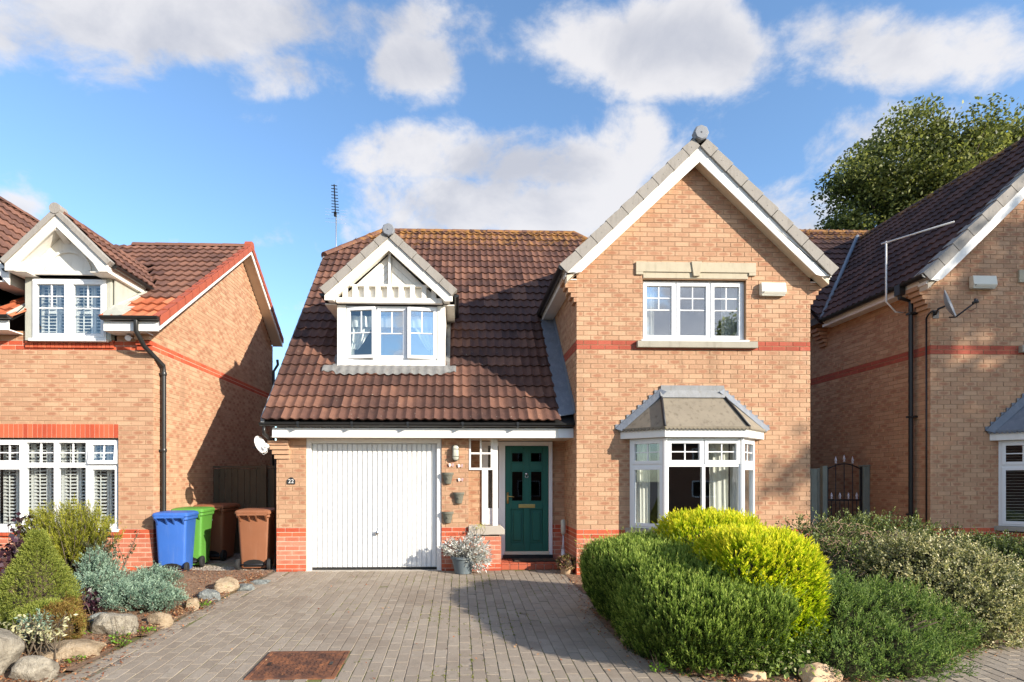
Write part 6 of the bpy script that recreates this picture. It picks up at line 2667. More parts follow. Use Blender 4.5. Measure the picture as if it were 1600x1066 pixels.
def ell_points(ells, n, seed, rough=.06, inner=.0, zmin=-.25, power=2.0, top=0.0):
    """points on a union of rounded bodies; ells: (cx,cy,cz,rx,ry,rz)"""
    area = np.array([e[3] * e[4] + e[3] * e[5] + e[4] * e[5] for e in ells])
    cnt = (n * 1.6 * area / area.sum()).astype(int)
    PP, NN = [], []
    for q, (e, m) in enumerate(zip(ells, cnt)):
        d = unit(rng.normal(size=(m, 3)))
        d = d[d[:, 2] > zmin]
        c, r = np.array(e[:3]), np.array(e[3:6])
        if power != 2.0:
            s = (np.abs(d) ** power).sum(1) ** (-1 / power)
        else:
            s = np.ones(len(d))
        k = 1 + rough * lump(d * r / r.mean(), seed + q)
        dep = 1 - inner * rng.random(len(d)) ** 1.5
        p = c + d * r * (s * k * dep)[:, None]
        nn = unit(np.sign(d) * np.abs(d) ** (power - 1) / r)
        keep = np.ones(len(p), bool)
        for q2, e2 in enumerate(ells):
            if q2 != q:
                v = np.abs((p - np.array(e2[:3])) / np.array(e2[3:6]))
                keep &= ((v ** power).sum(1)) > .80
        keep &= p[:, 2] > -.16
        PP.append(p[keep])
        NN.append(nn[keep])
    P, Nn = np.concatenate(PP), np.concatenate(NN)
    if len(P) > n:
        i = rng.permutation(len(P))[:n]
        P, Nn = P[i], Nn[i]
    return P, Nn


def core(t, ells, scale=.86, mat='core_dark', name='shade_core', power=2.0):  # dark solid body stands in for the shade deep inside the foliage
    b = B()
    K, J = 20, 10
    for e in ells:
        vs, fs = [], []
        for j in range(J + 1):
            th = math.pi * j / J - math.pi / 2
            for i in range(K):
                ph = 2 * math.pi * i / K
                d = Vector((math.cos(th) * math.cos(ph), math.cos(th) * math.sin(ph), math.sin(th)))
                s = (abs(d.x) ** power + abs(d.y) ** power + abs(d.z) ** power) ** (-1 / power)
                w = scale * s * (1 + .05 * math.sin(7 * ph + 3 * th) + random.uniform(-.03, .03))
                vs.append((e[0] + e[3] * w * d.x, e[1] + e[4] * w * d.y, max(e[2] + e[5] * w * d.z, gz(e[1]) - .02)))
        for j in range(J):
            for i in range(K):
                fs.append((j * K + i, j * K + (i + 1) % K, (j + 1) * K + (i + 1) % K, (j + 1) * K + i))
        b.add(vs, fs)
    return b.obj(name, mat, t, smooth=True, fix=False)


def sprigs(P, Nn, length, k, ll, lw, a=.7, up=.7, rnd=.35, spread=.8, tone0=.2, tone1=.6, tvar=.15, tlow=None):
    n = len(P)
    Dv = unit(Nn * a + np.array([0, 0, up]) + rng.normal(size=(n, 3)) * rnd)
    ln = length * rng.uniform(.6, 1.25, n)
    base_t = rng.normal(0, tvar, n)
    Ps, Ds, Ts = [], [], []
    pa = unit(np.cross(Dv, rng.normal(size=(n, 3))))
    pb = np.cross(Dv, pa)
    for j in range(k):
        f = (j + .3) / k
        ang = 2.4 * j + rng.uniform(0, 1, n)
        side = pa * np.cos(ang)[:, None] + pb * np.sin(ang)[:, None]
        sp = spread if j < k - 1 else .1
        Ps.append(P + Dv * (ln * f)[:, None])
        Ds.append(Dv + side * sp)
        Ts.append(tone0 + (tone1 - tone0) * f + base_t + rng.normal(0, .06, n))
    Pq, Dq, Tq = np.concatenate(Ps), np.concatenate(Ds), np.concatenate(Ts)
    m = len(Pq)
    return Pq, Dq, ll * rng.uniform(.7, 1.25, m), lw * rng.uniform(.75, 1.2, m), Tq


def stems(t, roots, tips, r0=.012, r1=.003, mat='twig', name='stems', bend=.1, n=6):
    b = B()
    for a, c in zip(roots, tips):
        a, c = Vector(a), Vector(c)
        m = (a + c) / 2 + Vector((random.gauss(0, bend), random.gauss(0, bend), abs(random.gauss(0, bend))))
        pts = [a, a.lerp(m, .6).lerp(m, .3), m, m.lerp(c, .5), c]
        b.tube(pts, [r0, r0 * .8, (r0 + r1) / 2, r1 * 1.4, r1], n)
    return b.obj(name, mat, t, smooth=True, fix=False)


# --- clipped green hedge on the corner of the bed
def green_hedge():
    t = thing('hedge', (2.2, 5.8, gz(5.8)), 'large clipped dark green bush at the edge of the drive', 'hedge')
    E = [(2.22, 5.86, .12, .70, 1.24, .72)]

    def warp(p):
        """top falls toward the road, the body leans a little"""
        f = 1 - .135 * (7.0 - p[:, 1])
        q = p.copy()
        q[:, 2] = np.where(p[:, 2] > -.1, -.1 + (p[:, 2] + .1) * f, p[:, 2])
        h = np.clip((p[:, 2] + .15) / .62, 0, 1)
        h = h * h * (3 - 2 * h)
        q[:, 0] = 2.34 + (p[:, 0] - 2.34) * (.83 + .17 * h)
        q[:, 1] = 5.95 + (p[:, 1] - 5.95) * (.93 + .07 * h)
        q[:, 0] += .075 * (6 - p[:, 1]) + .06 * np.sin(p[:, 1] * 3.3 + p[:, 2] * 4)
        return q
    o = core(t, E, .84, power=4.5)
    co = np.empty(len(o.data.vertices) * 3, 'f')
    o.data.vertices.foreach_get('co', co)
    L = np.array(wloc(t))
    co = warp(co.reshape(-1, 3) + L) - L
    o.data.vertices.foreach_set('co', co.astype('f').ravel())
    P, Nn = ell_points(E, 16500, 3, .045, .08, -.8, 4.5)
    P = warp(P)
    # thin and bare patches
    g = lump(P, 77, 2.4) + rng.normal(0, .25, len(P)) + .9 * np.clip((P[:, 2] - .25) / .3, -1, .6)
    keep = g > -.62
    P, Nn = P[keep], Nn[keep]
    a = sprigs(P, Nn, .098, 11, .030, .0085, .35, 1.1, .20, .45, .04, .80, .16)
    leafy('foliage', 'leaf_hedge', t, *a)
    # stray long shoots
    i = (Nn[:, 2] > .15) & (rng.random(len(P)) < .02)
    a = sprigs(P[i], Nn[i], .22, 16, .034, .009, .35, 1.0, .35, .5, .2, .85, .12)
    leafy('young_shoots', 'leaf_hedge', t, *a)
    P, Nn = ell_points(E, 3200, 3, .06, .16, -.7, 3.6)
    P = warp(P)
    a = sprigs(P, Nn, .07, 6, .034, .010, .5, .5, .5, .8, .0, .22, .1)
    leafy('shade_toned_foliage', 'leaf_hedge', t, *a)  # same leaves in the darkest tones: shade between the sprigs put into the colour
    # loose growth along the foot
    n = 620
    x = rng.uniform(1.75, 3.1, n)
    y = 4.68 + rng.uniform(0, .4, n) + np.abs(x - 2.45) * .12
    P = np.stack([x, y, np.array([gz(v) for v in y]) + rng.uniform(.02, .26, n)], 1)
    a = sprigs(P, np.tile([0, -.6, .2], (n, 1)), .11, 9, .038, .010, .6, .6, .5, .7, .15, .65, .18)
    leafy('low_growth', 'leaf_hedge', t, *a)
    roots, tips = [], []
    for _ in range(50):
        y = random.uniform(5.2, 6.7)
        sx = random.choice((-1, -1, 1))
        roots.append((2.2 + random.uniform(-.3, .3), y, gz(y) - .02))
        tips.append((2.2 + .075 * (6 - y) + sx * random.uniform(.30, .52), y - random.uniform(-.1, .15), random.uniform(.1, .45)))
    stems(t, roots, tips, .011, .004, 'bark')


green_hedge()


def gold(c, r, label, n, seed):
    t = thing('golden_conifer', (c[0], c[1], gz(c[1])), label, 'shrub', 'golden clipped conifers in the middle bed')
    E = [(c[0], c[1], c[2], r[0], r[1], r[2])]
    core(t, E, .86, 'twig', power=5.5)
    P, Nn = ell_points(E, n, seed, .075, .09, -.85, 5.5)
    a = sprigs(P, Nn, .125, 9, .042, .013, .6, .75, .28, .42, .08, .74, .15)
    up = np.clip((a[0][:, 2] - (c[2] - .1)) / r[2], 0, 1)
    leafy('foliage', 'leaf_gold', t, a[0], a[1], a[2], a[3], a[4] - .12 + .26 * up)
    stems(t, [(c[0], c[1], -.12)] * 4, [(c[0] + random.uniform(-.3, .3), c[1] + random.uniform(-.3, .3), .4) for _ in range(4)], .03, .01, n=8)


gold((2.86, 5.44, .33), (.42, .46, .57), 'nearer golden conifer, a tall lime dome beside the dark hedge', 8500, 21)
gold((2.92, 6.55, .44), (.50, .42, .57), 'golden conifer behind, flat topped, directly under the bay window', 6000, 22)


def cotoneaster():
    """broad arching shrub with cream edged leaves"""
    t = thing('variegated_shrub', (5.3, 6.2, gz(6.2)), 'broad cream and green variegated shrub spilling toward the paving', 'shrub')
    E = [(5.35, 6.30, .02, .86, .80, .80), (5.05, 5.95, -.1, .74, .62, .62), (5.75, 6.55, .0, .72, .6, .70)]
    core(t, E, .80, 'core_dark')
    P, Nn = ell_points(E, 4300, 31, .16, .16, -.5)
    a = sprigs(P, Nn, .17, 9, .030, .019, .7, .25, .7, 1.0, .35, .78, .2)
    leafy('foliage', 'leaf_varieg', t, *a)
    P, Nn = ell_points(E, 2000, 31, .16, .25, -.5)
    a = sprigs(P, Nn, .14, 8, .030, .018, .7, .2, .7, 1.0, .0, .3, .15)
    leafy('inner_leaves', 'leaf_varieg', t, *a)
    P, Nn = ell_points(E, 160, 31, .1, .05, -.2)
    stems(t, [(5.3 + .3 * p[0] / 8, 6.2, 0) for p in P], [tuple(p + q * .12) for p, q in zip(P, Nn)], .008, .002, 'twig', 'stems', .12, 4)
    # the taller green shrub behind it, with long bare twigs
    t = thing('cotoneaster', (5.2, 7.6, gz(7.6)), 'tall dull green shrub with bare brown twigs below the iron gate', 'shrub')
    E = [(4.85, 7.35, .10, .95, .62, .80), (5.9, 7.75, .15, 1.0, .62, .82), (6.75, 7.7, .05, .85, .6, .66), (4.55, 6.85, .0, .60, .55, .72)]
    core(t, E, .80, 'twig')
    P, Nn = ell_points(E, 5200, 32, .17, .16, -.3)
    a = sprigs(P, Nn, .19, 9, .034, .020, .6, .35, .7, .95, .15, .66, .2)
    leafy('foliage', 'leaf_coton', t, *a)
    P, Nn = ell_points(E, 1300, 32, .12, .02, -.1)
    i = P[:, 1] < 7.35
    P, Nn = P[i], Nn[i]
    b = B()
    for p, q in zip(P, Nn):
        s = Vector(p)
        d = Vector((random.gauss(0, 1), random.gauss(-.2, .5), random.gauss(.1, .3))).normalized() * random.uniform(.2, .5)
        b.tube([s - d * .5, s + Vector(q) * .08, s + d * .5 - Vector((0, 0, .05))], [.0045, .004, .002], 4)
    b.obj('twigs', 'bare_twig', t, fix=False)
    # shaded shrub at the frame's right edge
    t = thing('dark_shrub', (6.6, 6.6, gz(6.6)), 'shaded dark green shrub at the far right of the bed', 'shrub')
    E = [(6.65, 6.75, .05, .80, .62, .72)]
    core(t, E, .8)
    P, Nn = ell_points(E, 3000, 33, .15, .15, -.4)
    a = sprigs(P, Nn, .16, 8, .032, .019, .6, .3, .7, .95, .05, .5, .2)
    leafy('foliage', 'leaf_coton', t, *a)
    stems(t, [(6.6, 6.6, -.1)] * 8, [(6.6 + random.uniform(-.6, .6), 6.5 + random.uniform(-.5, .4), .5) for _ in range(8)])


cotoneaster()


def juniper():
    t = thing('juniper', (4.0, 5.3, gz(5.3)), 'soft mid-green juniper between golden conifer and variegated shrub', 'shrub')
    E = [(4.05, 5.60, -.08, .66, .62, .52), (3.50, 5.20, -.12, .44, .50, .56), (4.55, 5.62, -.12, .50, .46, .38), (3.75, 4.95, -.16, .66, .34, .28), (3.30, 4.85, -.16, .36, .30, .26)]
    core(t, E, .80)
    P, Nn = ell_points(E, 6800, 41, .32, .14, -.4)
    a = sprigs(P, Nn, .14, 9, .032, .010, .6, .55, .5, .55, .15, .72, .17)
    leafy('foliage', 'leaf_juniper', t, *a)
    stems(t, [(3.95, 5.25, -.14)] * 8, [(4.0 + random.uniform(-.5, .5), 5.25 + random.uniform(-.4, .4), .25) for _ in range(8)], .015, .005)
    t = thing('ivy', (2.75, 4.85, gz(4.85)), 'cream flecked ivy creeping round the foot of the hedge', 'ivy')
    n = 520
    x = 2.72 + rng.normal(0, .22, n)
    y = 4.80 + rng.normal(0, .10, n) + .04
    z = np.array([gz(v) for v in y]) + np.abs(rng.normal(.05, .12, n))
    P = np.stack([x, y, z], 1)
    D = unit(rng.normal(size=(n, 3)) + np.array([0, -.8, .2]))
    leafy('ivy_leaves', 'leaf_juniper', t, P, D, rng.uniform(.03, .06, n), rng.uniform(.03, .05, n), rng.uniform(.3, 1, n), fold=.1)
    leafy('cream_leaves', 'leaf_cream', t, P[:200] + .02, D[:200], rng.uniform(.03, .05, 200), rng.uniform(.025, .04, 200), rng.uniform(.3, .9, 200), fold=.1)
    stems(t, [(2.75, 4.95, -.15)] * 10, [(2.72 + random.gauss(0, .25), 4.75, gz(4.75) + abs(random.gauss(.05, .1))) for _ in range(10)], .005, .002)


juniper()


# --- rockery on the left
def conifer_cone():
    t = thing('dwarf_conifer', (-4.1, 5.9, gz(5.9)), 'cone-shaped dwarf conifer with browning skirt in the left bed', 'conifer')
    n = 9000
    # cone profile
    h = rng.random(n) ** 1.35
    rad = .41 * (1 - h) ** .95 * (1 - .10 * np.sin(h * 9)) + .028
    ph = rng.uniform(0, 2 * math.pi, n)
    k = 1 + .10 * np.sin(5 * ph + 9 * h) * (1 - h) + .09 * rng.normal(size=n)
    base = np.array([-4.33, 5.98, -.10])
    P = base + np.stack([rad * k * np.cos(ph), rad * k * np.sin(ph), h * 1.02 + .04], 1)
    Nn = unit(np.stack([np.cos(ph), np.sin(ph), np.full(n, .45)], 1))
    m2 = 3600
    d = unit(rng.normal(size=(m2, 3)))
    d[:, 2] = np.where(d[:, 2] < -.5, -d[:, 2], d[:, 2])
    c2, r2 = np.array([-4.02, 5.66, .05]), np.array([.29, .27, .25])
    P2 = c2 + d * r2 * (1 + .08 * lump(d, 9))[:, None]
    P, Nn = np.concatenate([P, P2]), np.concatenate([Nn, d])
    core(t, [(-4.33, 5.98, .05, .33, .33, .36), (-4.33, 5.98, .40, .17, .17, .36), (-4.02, 5.66, .05, .26, .24, .22)], .9, 'twig')
    # one side of the skirt has died back to rust brown
    rust = np.clip((.42 - P[:, 2]) * 1.2 + (P[:, 0] + 4.28) * 1.1 + .28 * lump(P * 1.3, 5, 4), 0, 1) * (rng.random(len(P)) < .9)
    i = rust > .52
    a = sprigs(P[~i], Nn[~i], .042, 7, .019, .0065, .9, .45, .35, .8, .25, .75, .14)
    leafy('foliage', 'leaf_cone', t, *a)
    a = sprigs(P[i], Nn[i], .042, 7, .019, .0065, .9, .35, .4, .8, .2, .7, .2)
    leafy('browned_foliage', 'leaf_rust', t, *a)
    b = B()
    b.tube([(-4.33, 5.98, -.14), (-4.32, 5.97, .3), (-4.33, 5.98, .8)], [.035, .025, .008], 8)
    b.obj('trunk', 'bark', t, smooth=True)


conifer_cone()


def heath():
    t = thing('tree_heath', (-5.45, 8.2, 0), 'feathery yellow-green shrub in front of the left house window', 'shrub')
    P0, T0 = [], []
    roots, tips = [], []
    for k in range(120):
        a = random.uniform(0, 2 * math.pi)
        rr = math.sqrt(random.random())
        tip = np.array([-5.45 + .66 * rr * math.cos(a), 8.15 + .42 * rr * math.sin(a), .62 + .50 * math.sqrt(max(0, 1 - rr * rr)) * random.uniform(.65, 1.15) + .05])
        root = np.array([-5.42 + random.gauss(0, .10), 8.25 + random.gauss(0, .07), .10])
        bend = root * .45 + tip * .55 + np.array([0, 0, -.08])
        roots.append(tuple(root))
        tips.append(tuple(tip))
        f = rng.uniform(.35, 1.0, 46)[:, None]
        P0.append(root * (1 - f) ** 2 + 2 * bend * f * (1 - f) + tip * f ** 2 + rng.normal(0, .022, (46, 3)))
        T0.append(np.tile(unit((tip - bend)[None])[0], (46, 1)))
    P, D = np.concatenate(P0), np.concatenate(T0)
    a = sprigs(P, D, .085, 8, .030, .0075, .9, .5, .25, .6, .2, .75, .16)
    leafy('foliage', 'leaf_heath', t, *a)
    stems(t, roots, tips, .010, .003, 'bark', 'stems', .04, 5)


heath()


def blue_juniper():
    t = thing('blue_juniper', (-3.95, 6.75, gz(6.7)), 'spreading blue-green juniper overhanging the rockery stones', 'shrub')
    P0, D0 = [], []
    roots, tips = [], []
    spots = [(-3.80, 6.80, .10, .55, .42, .26, 95), (-4.35, 7.05, .16, .42, .40, .34, 75), (-4.62, 7.45, .30, .26, .26, .42, 46), (-3.55, 6.85, .06, .34, .34, .20, 45), (-4.05, 7.75, .14, .36, .30, .26, 50)]
    for (cx, cy, cz, rx, ry, rz, m) in spots:
        for k in range(m):
            d = unit(rng.normal(size=(1, 3)))[0]
            d[2] = abs(d[2]) * .8 - .1
            tip = np.array([cx, cy, cz]) + d * np.array([rx, ry, rz]) * random.uniform(.7, 1.1)
            root = np.array([cx + random.gauss(0, .06), cy + random.gauss(0, .06), cz - .15])
            roots.append(tuple(root))
            tips.append(tuple(tip))
            f = rng.uniform(.25, 1.0, 26)[:, None]
            P0.append(root + (tip - root) * f + np.array([0, 0, .06]) * np.sin(f * 3.1) + rng.normal(0, .028, (26, 3)))
            D0.append(np.tile(unit((tip - root)[None])[0], (26, 1)))
    P, D = np.concatenate(P0), np.concatenate(D0)
    keep = P[:, 2] > -.09
    P, D = P[keep], D[keep]
    a = sprigs(P, D, .07, 9, .021, .0085, .8, .4, .55, .8, .15, .75, .2)
    leafy('foliage', 'leaf_blue', t, *a)
    stems(t, roots, tips, .008, .003, 'bark', 'stems', .03, 4)


blue_juniper()


def broadleaf(name, label, cat, loc, spots, mat, ln, wd, per, bark='bark', tone=(.1, .9), group=None):
    t = thing(name, loc, label, cat, group)
    P0, D0, roots, tips = [], [], [], []
    for (cx, cy, cz, rx, ry, rz, m) in spots:
        for k in range(m):
            d = unit(rng.normal(size=(1, 3)))[0]
            d[2] = d[2] * .7 + .3
            tip = np.array([cx, cy, cz]) + d * np.array([rx, ry, rz]) * random.uniform(.6, 1.1)
            root = np.array([cx + random.gauss(0, .08), cy + random.gauss(0, .05), loc[2]])
            roots.append(tuple(root))
            tips.append(tuple(tip))
            f = rng.uniform(.45, 1.0, per)[:, None]
            P0.append(root + (tip - root) * f + rng.normal(0, .02, (per, 3)))
            dd = unit(rng.normal(size=(per, 3)) + (tip - root) * 1.0)
            D0.append(dd)
    P, D = np.concatenate(P0), np.concatenate(D0)
    n = len(P)
    leafy('leaves', mat, t, P, D, ln * rng.uniform(.6, 1.2, n), wd * rng.uniform(.7, 1.2, n), rng.uniform(tone[0], tone[1], n), fold=.12)
    stems(t, roots, tips, .007, .002, bark, 'stems', .02, 4)
    return t


broadleaf('purple_shrub', 'dark purple-leaved shrub below the sill at the far left', 'shrub', (-5.9, 7.5, .05),
          [(-6.15, 7.5, .45, .34, .28, .36, 34), (-5.98, 7.95, .85, .16, .2, .26, 14), (-5.85, 7.75, .5, .20, .22, .30, 18)], 'leaf_purple', .085, .06, 15)
broadleaf('purple_heuchera', 'small purple-leaved plant growing through the blue juniper', 'plant', (-4.12, 6.6, -.05),
          [(-4.12, 6.50, .14, .12, .10, .16, 16), (-4.26, 6.72, .24, .10, .08, .12, 8)], 'leaf_purple', .06, .05, 9)
broadleaf('evergreen_shrub', 'thin dark evergreen shrub beside the blue bin', 'shrub', (-5.0, 8.1, .02),
          [(-4.98, 8.05, .48, .20, .16, .34, 40), (-4.86, 7.75, .22, .18, .14, .26, 30), (-4.75, 8.1, .75, .30, .1, .15, 5)], 'leaf_dark', .045, .026, 20)
broadleaf('golden_euonymus', 'low cream and gold variegated plant above the big boulder', 'plant', (-4.05, 5.15, -.1),
          [(-4.05, 5.10, .20, .34, .22, .14, 46), (-3.72, 5.2, .24, .24, .14, .10, 12)], 'leaf_cream', .05, .020, 13)
broadleaf('blue_spray', 'pale blue-green spray lying over the dwarf conifer', 'plant', (-3.95, 5.36, -.08),
          [(-3.86, 5.30, .26, .16, .08, .08, 18)], 'leaf_blue', .035, .012, 26)
broadleaf('orange_shrub', 'small orange-tinged shrublet behind the dwarf conifer', 'plant', (-4.62, 6.9, 0),
          [(-4.58, 6.75, .30, .14, .12, .16, 16)], 'leaf_rust', .04, .018, 16)


def silver_plant():
    t = thing('silver_ragwort', (.06, 9.18, .24), 'silvery felt-leaved plant spilling out of the grey pot', 'plant')
    P0, D0, L0 = [], [], []
    roots, tips = [], []
    for (cx, cz, rx, rz, m) in ((.22, .38, .26, .24, 130), (-.12, .42, .16, .13, 40), (.30, .24, .18, .2, 60)):
        for k in range(m):
            d = unit(rng.normal(size=(1, 3)))[0]
            tip = np.array([cx + rx * d[0], 9.12 + .16 * d[1], cz + rz * d[2]])
            root = np.array([.06 + random.gauss(0, .06), 9.2, .25])
            roots.append(tuple(root))
            tips.append(tuple(tip))
            dd = unit((tip - root)[None])[0]
            for q in range(10):
                P0.append(tip - dd * .012 * q + rng.normal(0, .008, 3))
                D0.append(dd + rng.normal(0, .65, 3))
                L0.append(random.uniform(.04, .085))
    n = len(P0)
    leafy('leaves', 'leaf_silver', t, np.array(P0), np.array(D0), np.array(L0), rng.uniform(.012, .022, n), rng.uniform(0, 1, n))
    stems(t, roots, tips, .004, .002, 'concrete', 'stems', .03, 4)
    # some dark spent flowers on the left, yellow ones on top
    n = 120
    P = np.stack([rng.normal(-.13, .07, n), 9.15 + rng.normal(0, .05, n), .50 + rng.normal(0, .05, n)], 1)
    leafy('spent_flowers', 'leaf_purple', t, P, rng.normal(size=(n, 3)), rng.uniform(.015, .03, n), .014, rng.uniform(0, 1, n))['kind'] = 'stuff'
    n = 60
    P = np.stack([rng.normal(.34, .05, n), 9.25 + rng.normal(0, .04, n), .74 + rng.normal(0, .03, n)], 1)
    leafy('yellow_flowers', 'leaf_gold', t, P, rng.normal(size=(n, 3)), rng.uniform(.015, .03, n), .014, rng.uniform(.4, 1, n))['kind'] = 'stuff'
    stems(t, [(.2, 9.2, .3)] * 6, [(.34 + random.gauss(0, .04), 9.25, .73) for _ in range(6)], .003, .002)
    t = thing('sedum_plant', (1.72, 9.10, .1), 'rounded faded pinkish plant in the clay pot by the step', 'plant')
    P, Nn = ell_points([(1.72, 9.08, .15, .15, .13, .13)], 420, 51, .1, .1, -.4)
    n = len(P)
    leafy('flower_heads', 'leaf_head', t, P, Nn + rng.normal(0, .6, (n, 3)), rng.uniform(.03, .055, n), rng.uniform(.025, .04, n), rng.uniform(0, 1, n))
    core(t, [(1.72, 9.08, .15, .13, .11, .11)], .85, 'twig')


silver_plant()


# --- stones
def rock(c, r, mat, label, seed, rz=0.0, flat=.0):
    import bmesh
    bm = bmesh.new()
    bmesh.ops.create_icosphere(bm, subdivisions=4, radius=1)
    rr = np.random.default_rng(seed)
    pl = unit(rr.normal(size=(11, 3)))
    pl[0] = unit((rr.normal(size=(1, 3)) * .25 + np.array([0, 0, 1])))[0]
    hs = rr.uniform(.55, .98, 11)
    co = np.array([v.co[:] for v in bm.verts])
    dirs = unit(co)
    s = np.ones(len(co))
    for p, h in zip(pl, hs):
        dt = dirs @ p
        s = np.minimum(s, np.where(dt > .05, h / np.maximum(dt, .05), 9))
    s *= 1 + .06 * lump(dirs, seed, 3) + .04 * lump(dirs, seed + 1, 9) + .022 * lump(dirs, seed + 2, 26)
    co = dirs * s[:, None] * np.array(r)
    ca, sa = math.cos(rz), math.sin(rz)
    for v, q in zip(bm.verts, co):
        v.co = (q[0] * ca - q[1] * sa, q[0] * sa + q[1] * ca, q[2])
    me = bpy.data.meshes.new('rock')
    bm.to_mesh(me)
    bm.free()
    me.materials.append(MATS[mat])
    me.polygons.foreach_set('use_smooth', [True] * len(me.polygons))
    me.set_sharp_from_angle(angle=R(38))
    o = put('rock', me, None, (c[0], c[1], c[2] - .03))
    tag(o, label, 'rock', 'stones edging the rockery')


rock((-4.02, 4.80, .07), (.36, .30, .32), 'rock_grey', 'biggest pale boulder at the lower left corner', 1, .3)
rock((-3.52, 4.83, -.05), (.16, .13, .17), 'rock_grey', 'upright lichen-spotted stone beside the biggest boulder', 2, .6)
rock((-3.62, 5.36, -.06), (.34, .17, .13), 'rock_tan', 'long flat brown stone below the dwarf conifer', 3, .25)
rock((-3.56, 6.00, .02), (.215, .17, .20), 'rock_grey', 'pale squarish boulder in front of the blue juniper', 4, .1)
rock((-3.86, 6.25, -.01), (.14, .12, .12), 'rock_slate', 'dark shaded stone left of the squarish boulder', 5, .9)
rock((-3.30, 6.36, -.02), (.14, .10, .11), 'rock_tan', 'tan rounded stone right of the squarish boulder', 6, .2)
rock((-3.28, 7.05, .0), (.10, .10, .12), 'rock_tan', 'narrow tan stone at the tip of the blue juniper', 7, .5)
rock((-3.24, 7.50, .01), (.16, .13, .11), 'rock_slate', 'dark slate-grey stone on the drive edge', 8, .2)
rock((-3.20, 7.92, .06), (.18, .13, .16), 'rock_tan', 'pointed tan stone behind the dark grey one', 9, 1.0)
rock((-3.02, 8.12, .0), (.13, .11, .09), 'rock_slate', 'smooth blue-grey stone next to the pointed tan stone', 10, .2)
rock((-2.96, 8.55, -.01), (.17, .11, .07), 'rock_slate', 'flat bluish stone nearest the garage pillar', 11, .4)
rock((-3.25, 8.52, .0), (.15, .10, .08), 'rock_grey', 'low grey stone in front of the brown bin', 12, .7)
rock((-3.78, 5.62, -.10), (.10, .08, .06), 'rock_grey', 'small white stone tucked under the dwarf conifer', 13, .7)
rock((2.98, 4.64, -.10), (.21, .10, .12), 'sand_stone', 'sandy edging stone showing below the golden conifer', 14, .1)
rock((2.48, 4.73, -.13), (.15, .09, .08), 'sand_stone', 'sandy edging stone under the front of the hedge', 15, .2)
rock((1.68, 5.62, -.08), (.07, .10, .09), 'sand_stone', 'small sandy stone at the left foot of the hedge', 16, .2)


def bed_z(x, y):
    return .03 + .14 * min(1, max(0, (edge_x(y) - x - .15) / 1.2)) * (1 if y < 8.6 else max(0, (9.3 - y) / .7))


# --- weeds, moss, litter
def weeds():
    spots = [(-3.30, 5.66, 'bright green weed beside the long flat stone'), (-3.40, 5.82, 'green weed at the foot of the squarish boulder'), (-3.27, 6.05, 'weed on the drive edge below the tan rounded stone'), (-3.16, 7.12, 'bright weed between the tan and slate-grey stones'),
             (-3.43, 5.20, 'low weed growing on the long flat stone'), (-3.75, 5.95, 'weed in the gap between the dark and squarish stones'), (1.72, 4.86, 'weed on the paving in front of the hedge')]
    for i, (x, y, lab) in enumerate(spots):
        t = thing('weed', (x, y, gz(y)), lab, 'weed', 'weeds along the paving')
        n = 46
        a = rng.uniform(0, 6.28, n)
        rr = rng.random(n) * .075
        P = np.stack([x + rr * np.cos(a), y + rr * np.sin(a), gz(y) + .015 + rng.random(n) * .06], 1)
        D = np.stack([np.cos(a), np.sin(a), rng.uniform(.1, .9, n)], 1)
        leafy('leaves', 'leaf_weed', t, P, D, rng.uniform(.02, .045, n), rng.uniform(.014, .024, n), rng.uniform(.1, .9, n), fold=.1)
        stems(t, [(x, y, gz(y) - .01)] * 5, [tuple(p) for p in P[:5]], .002, .001)


weeds()


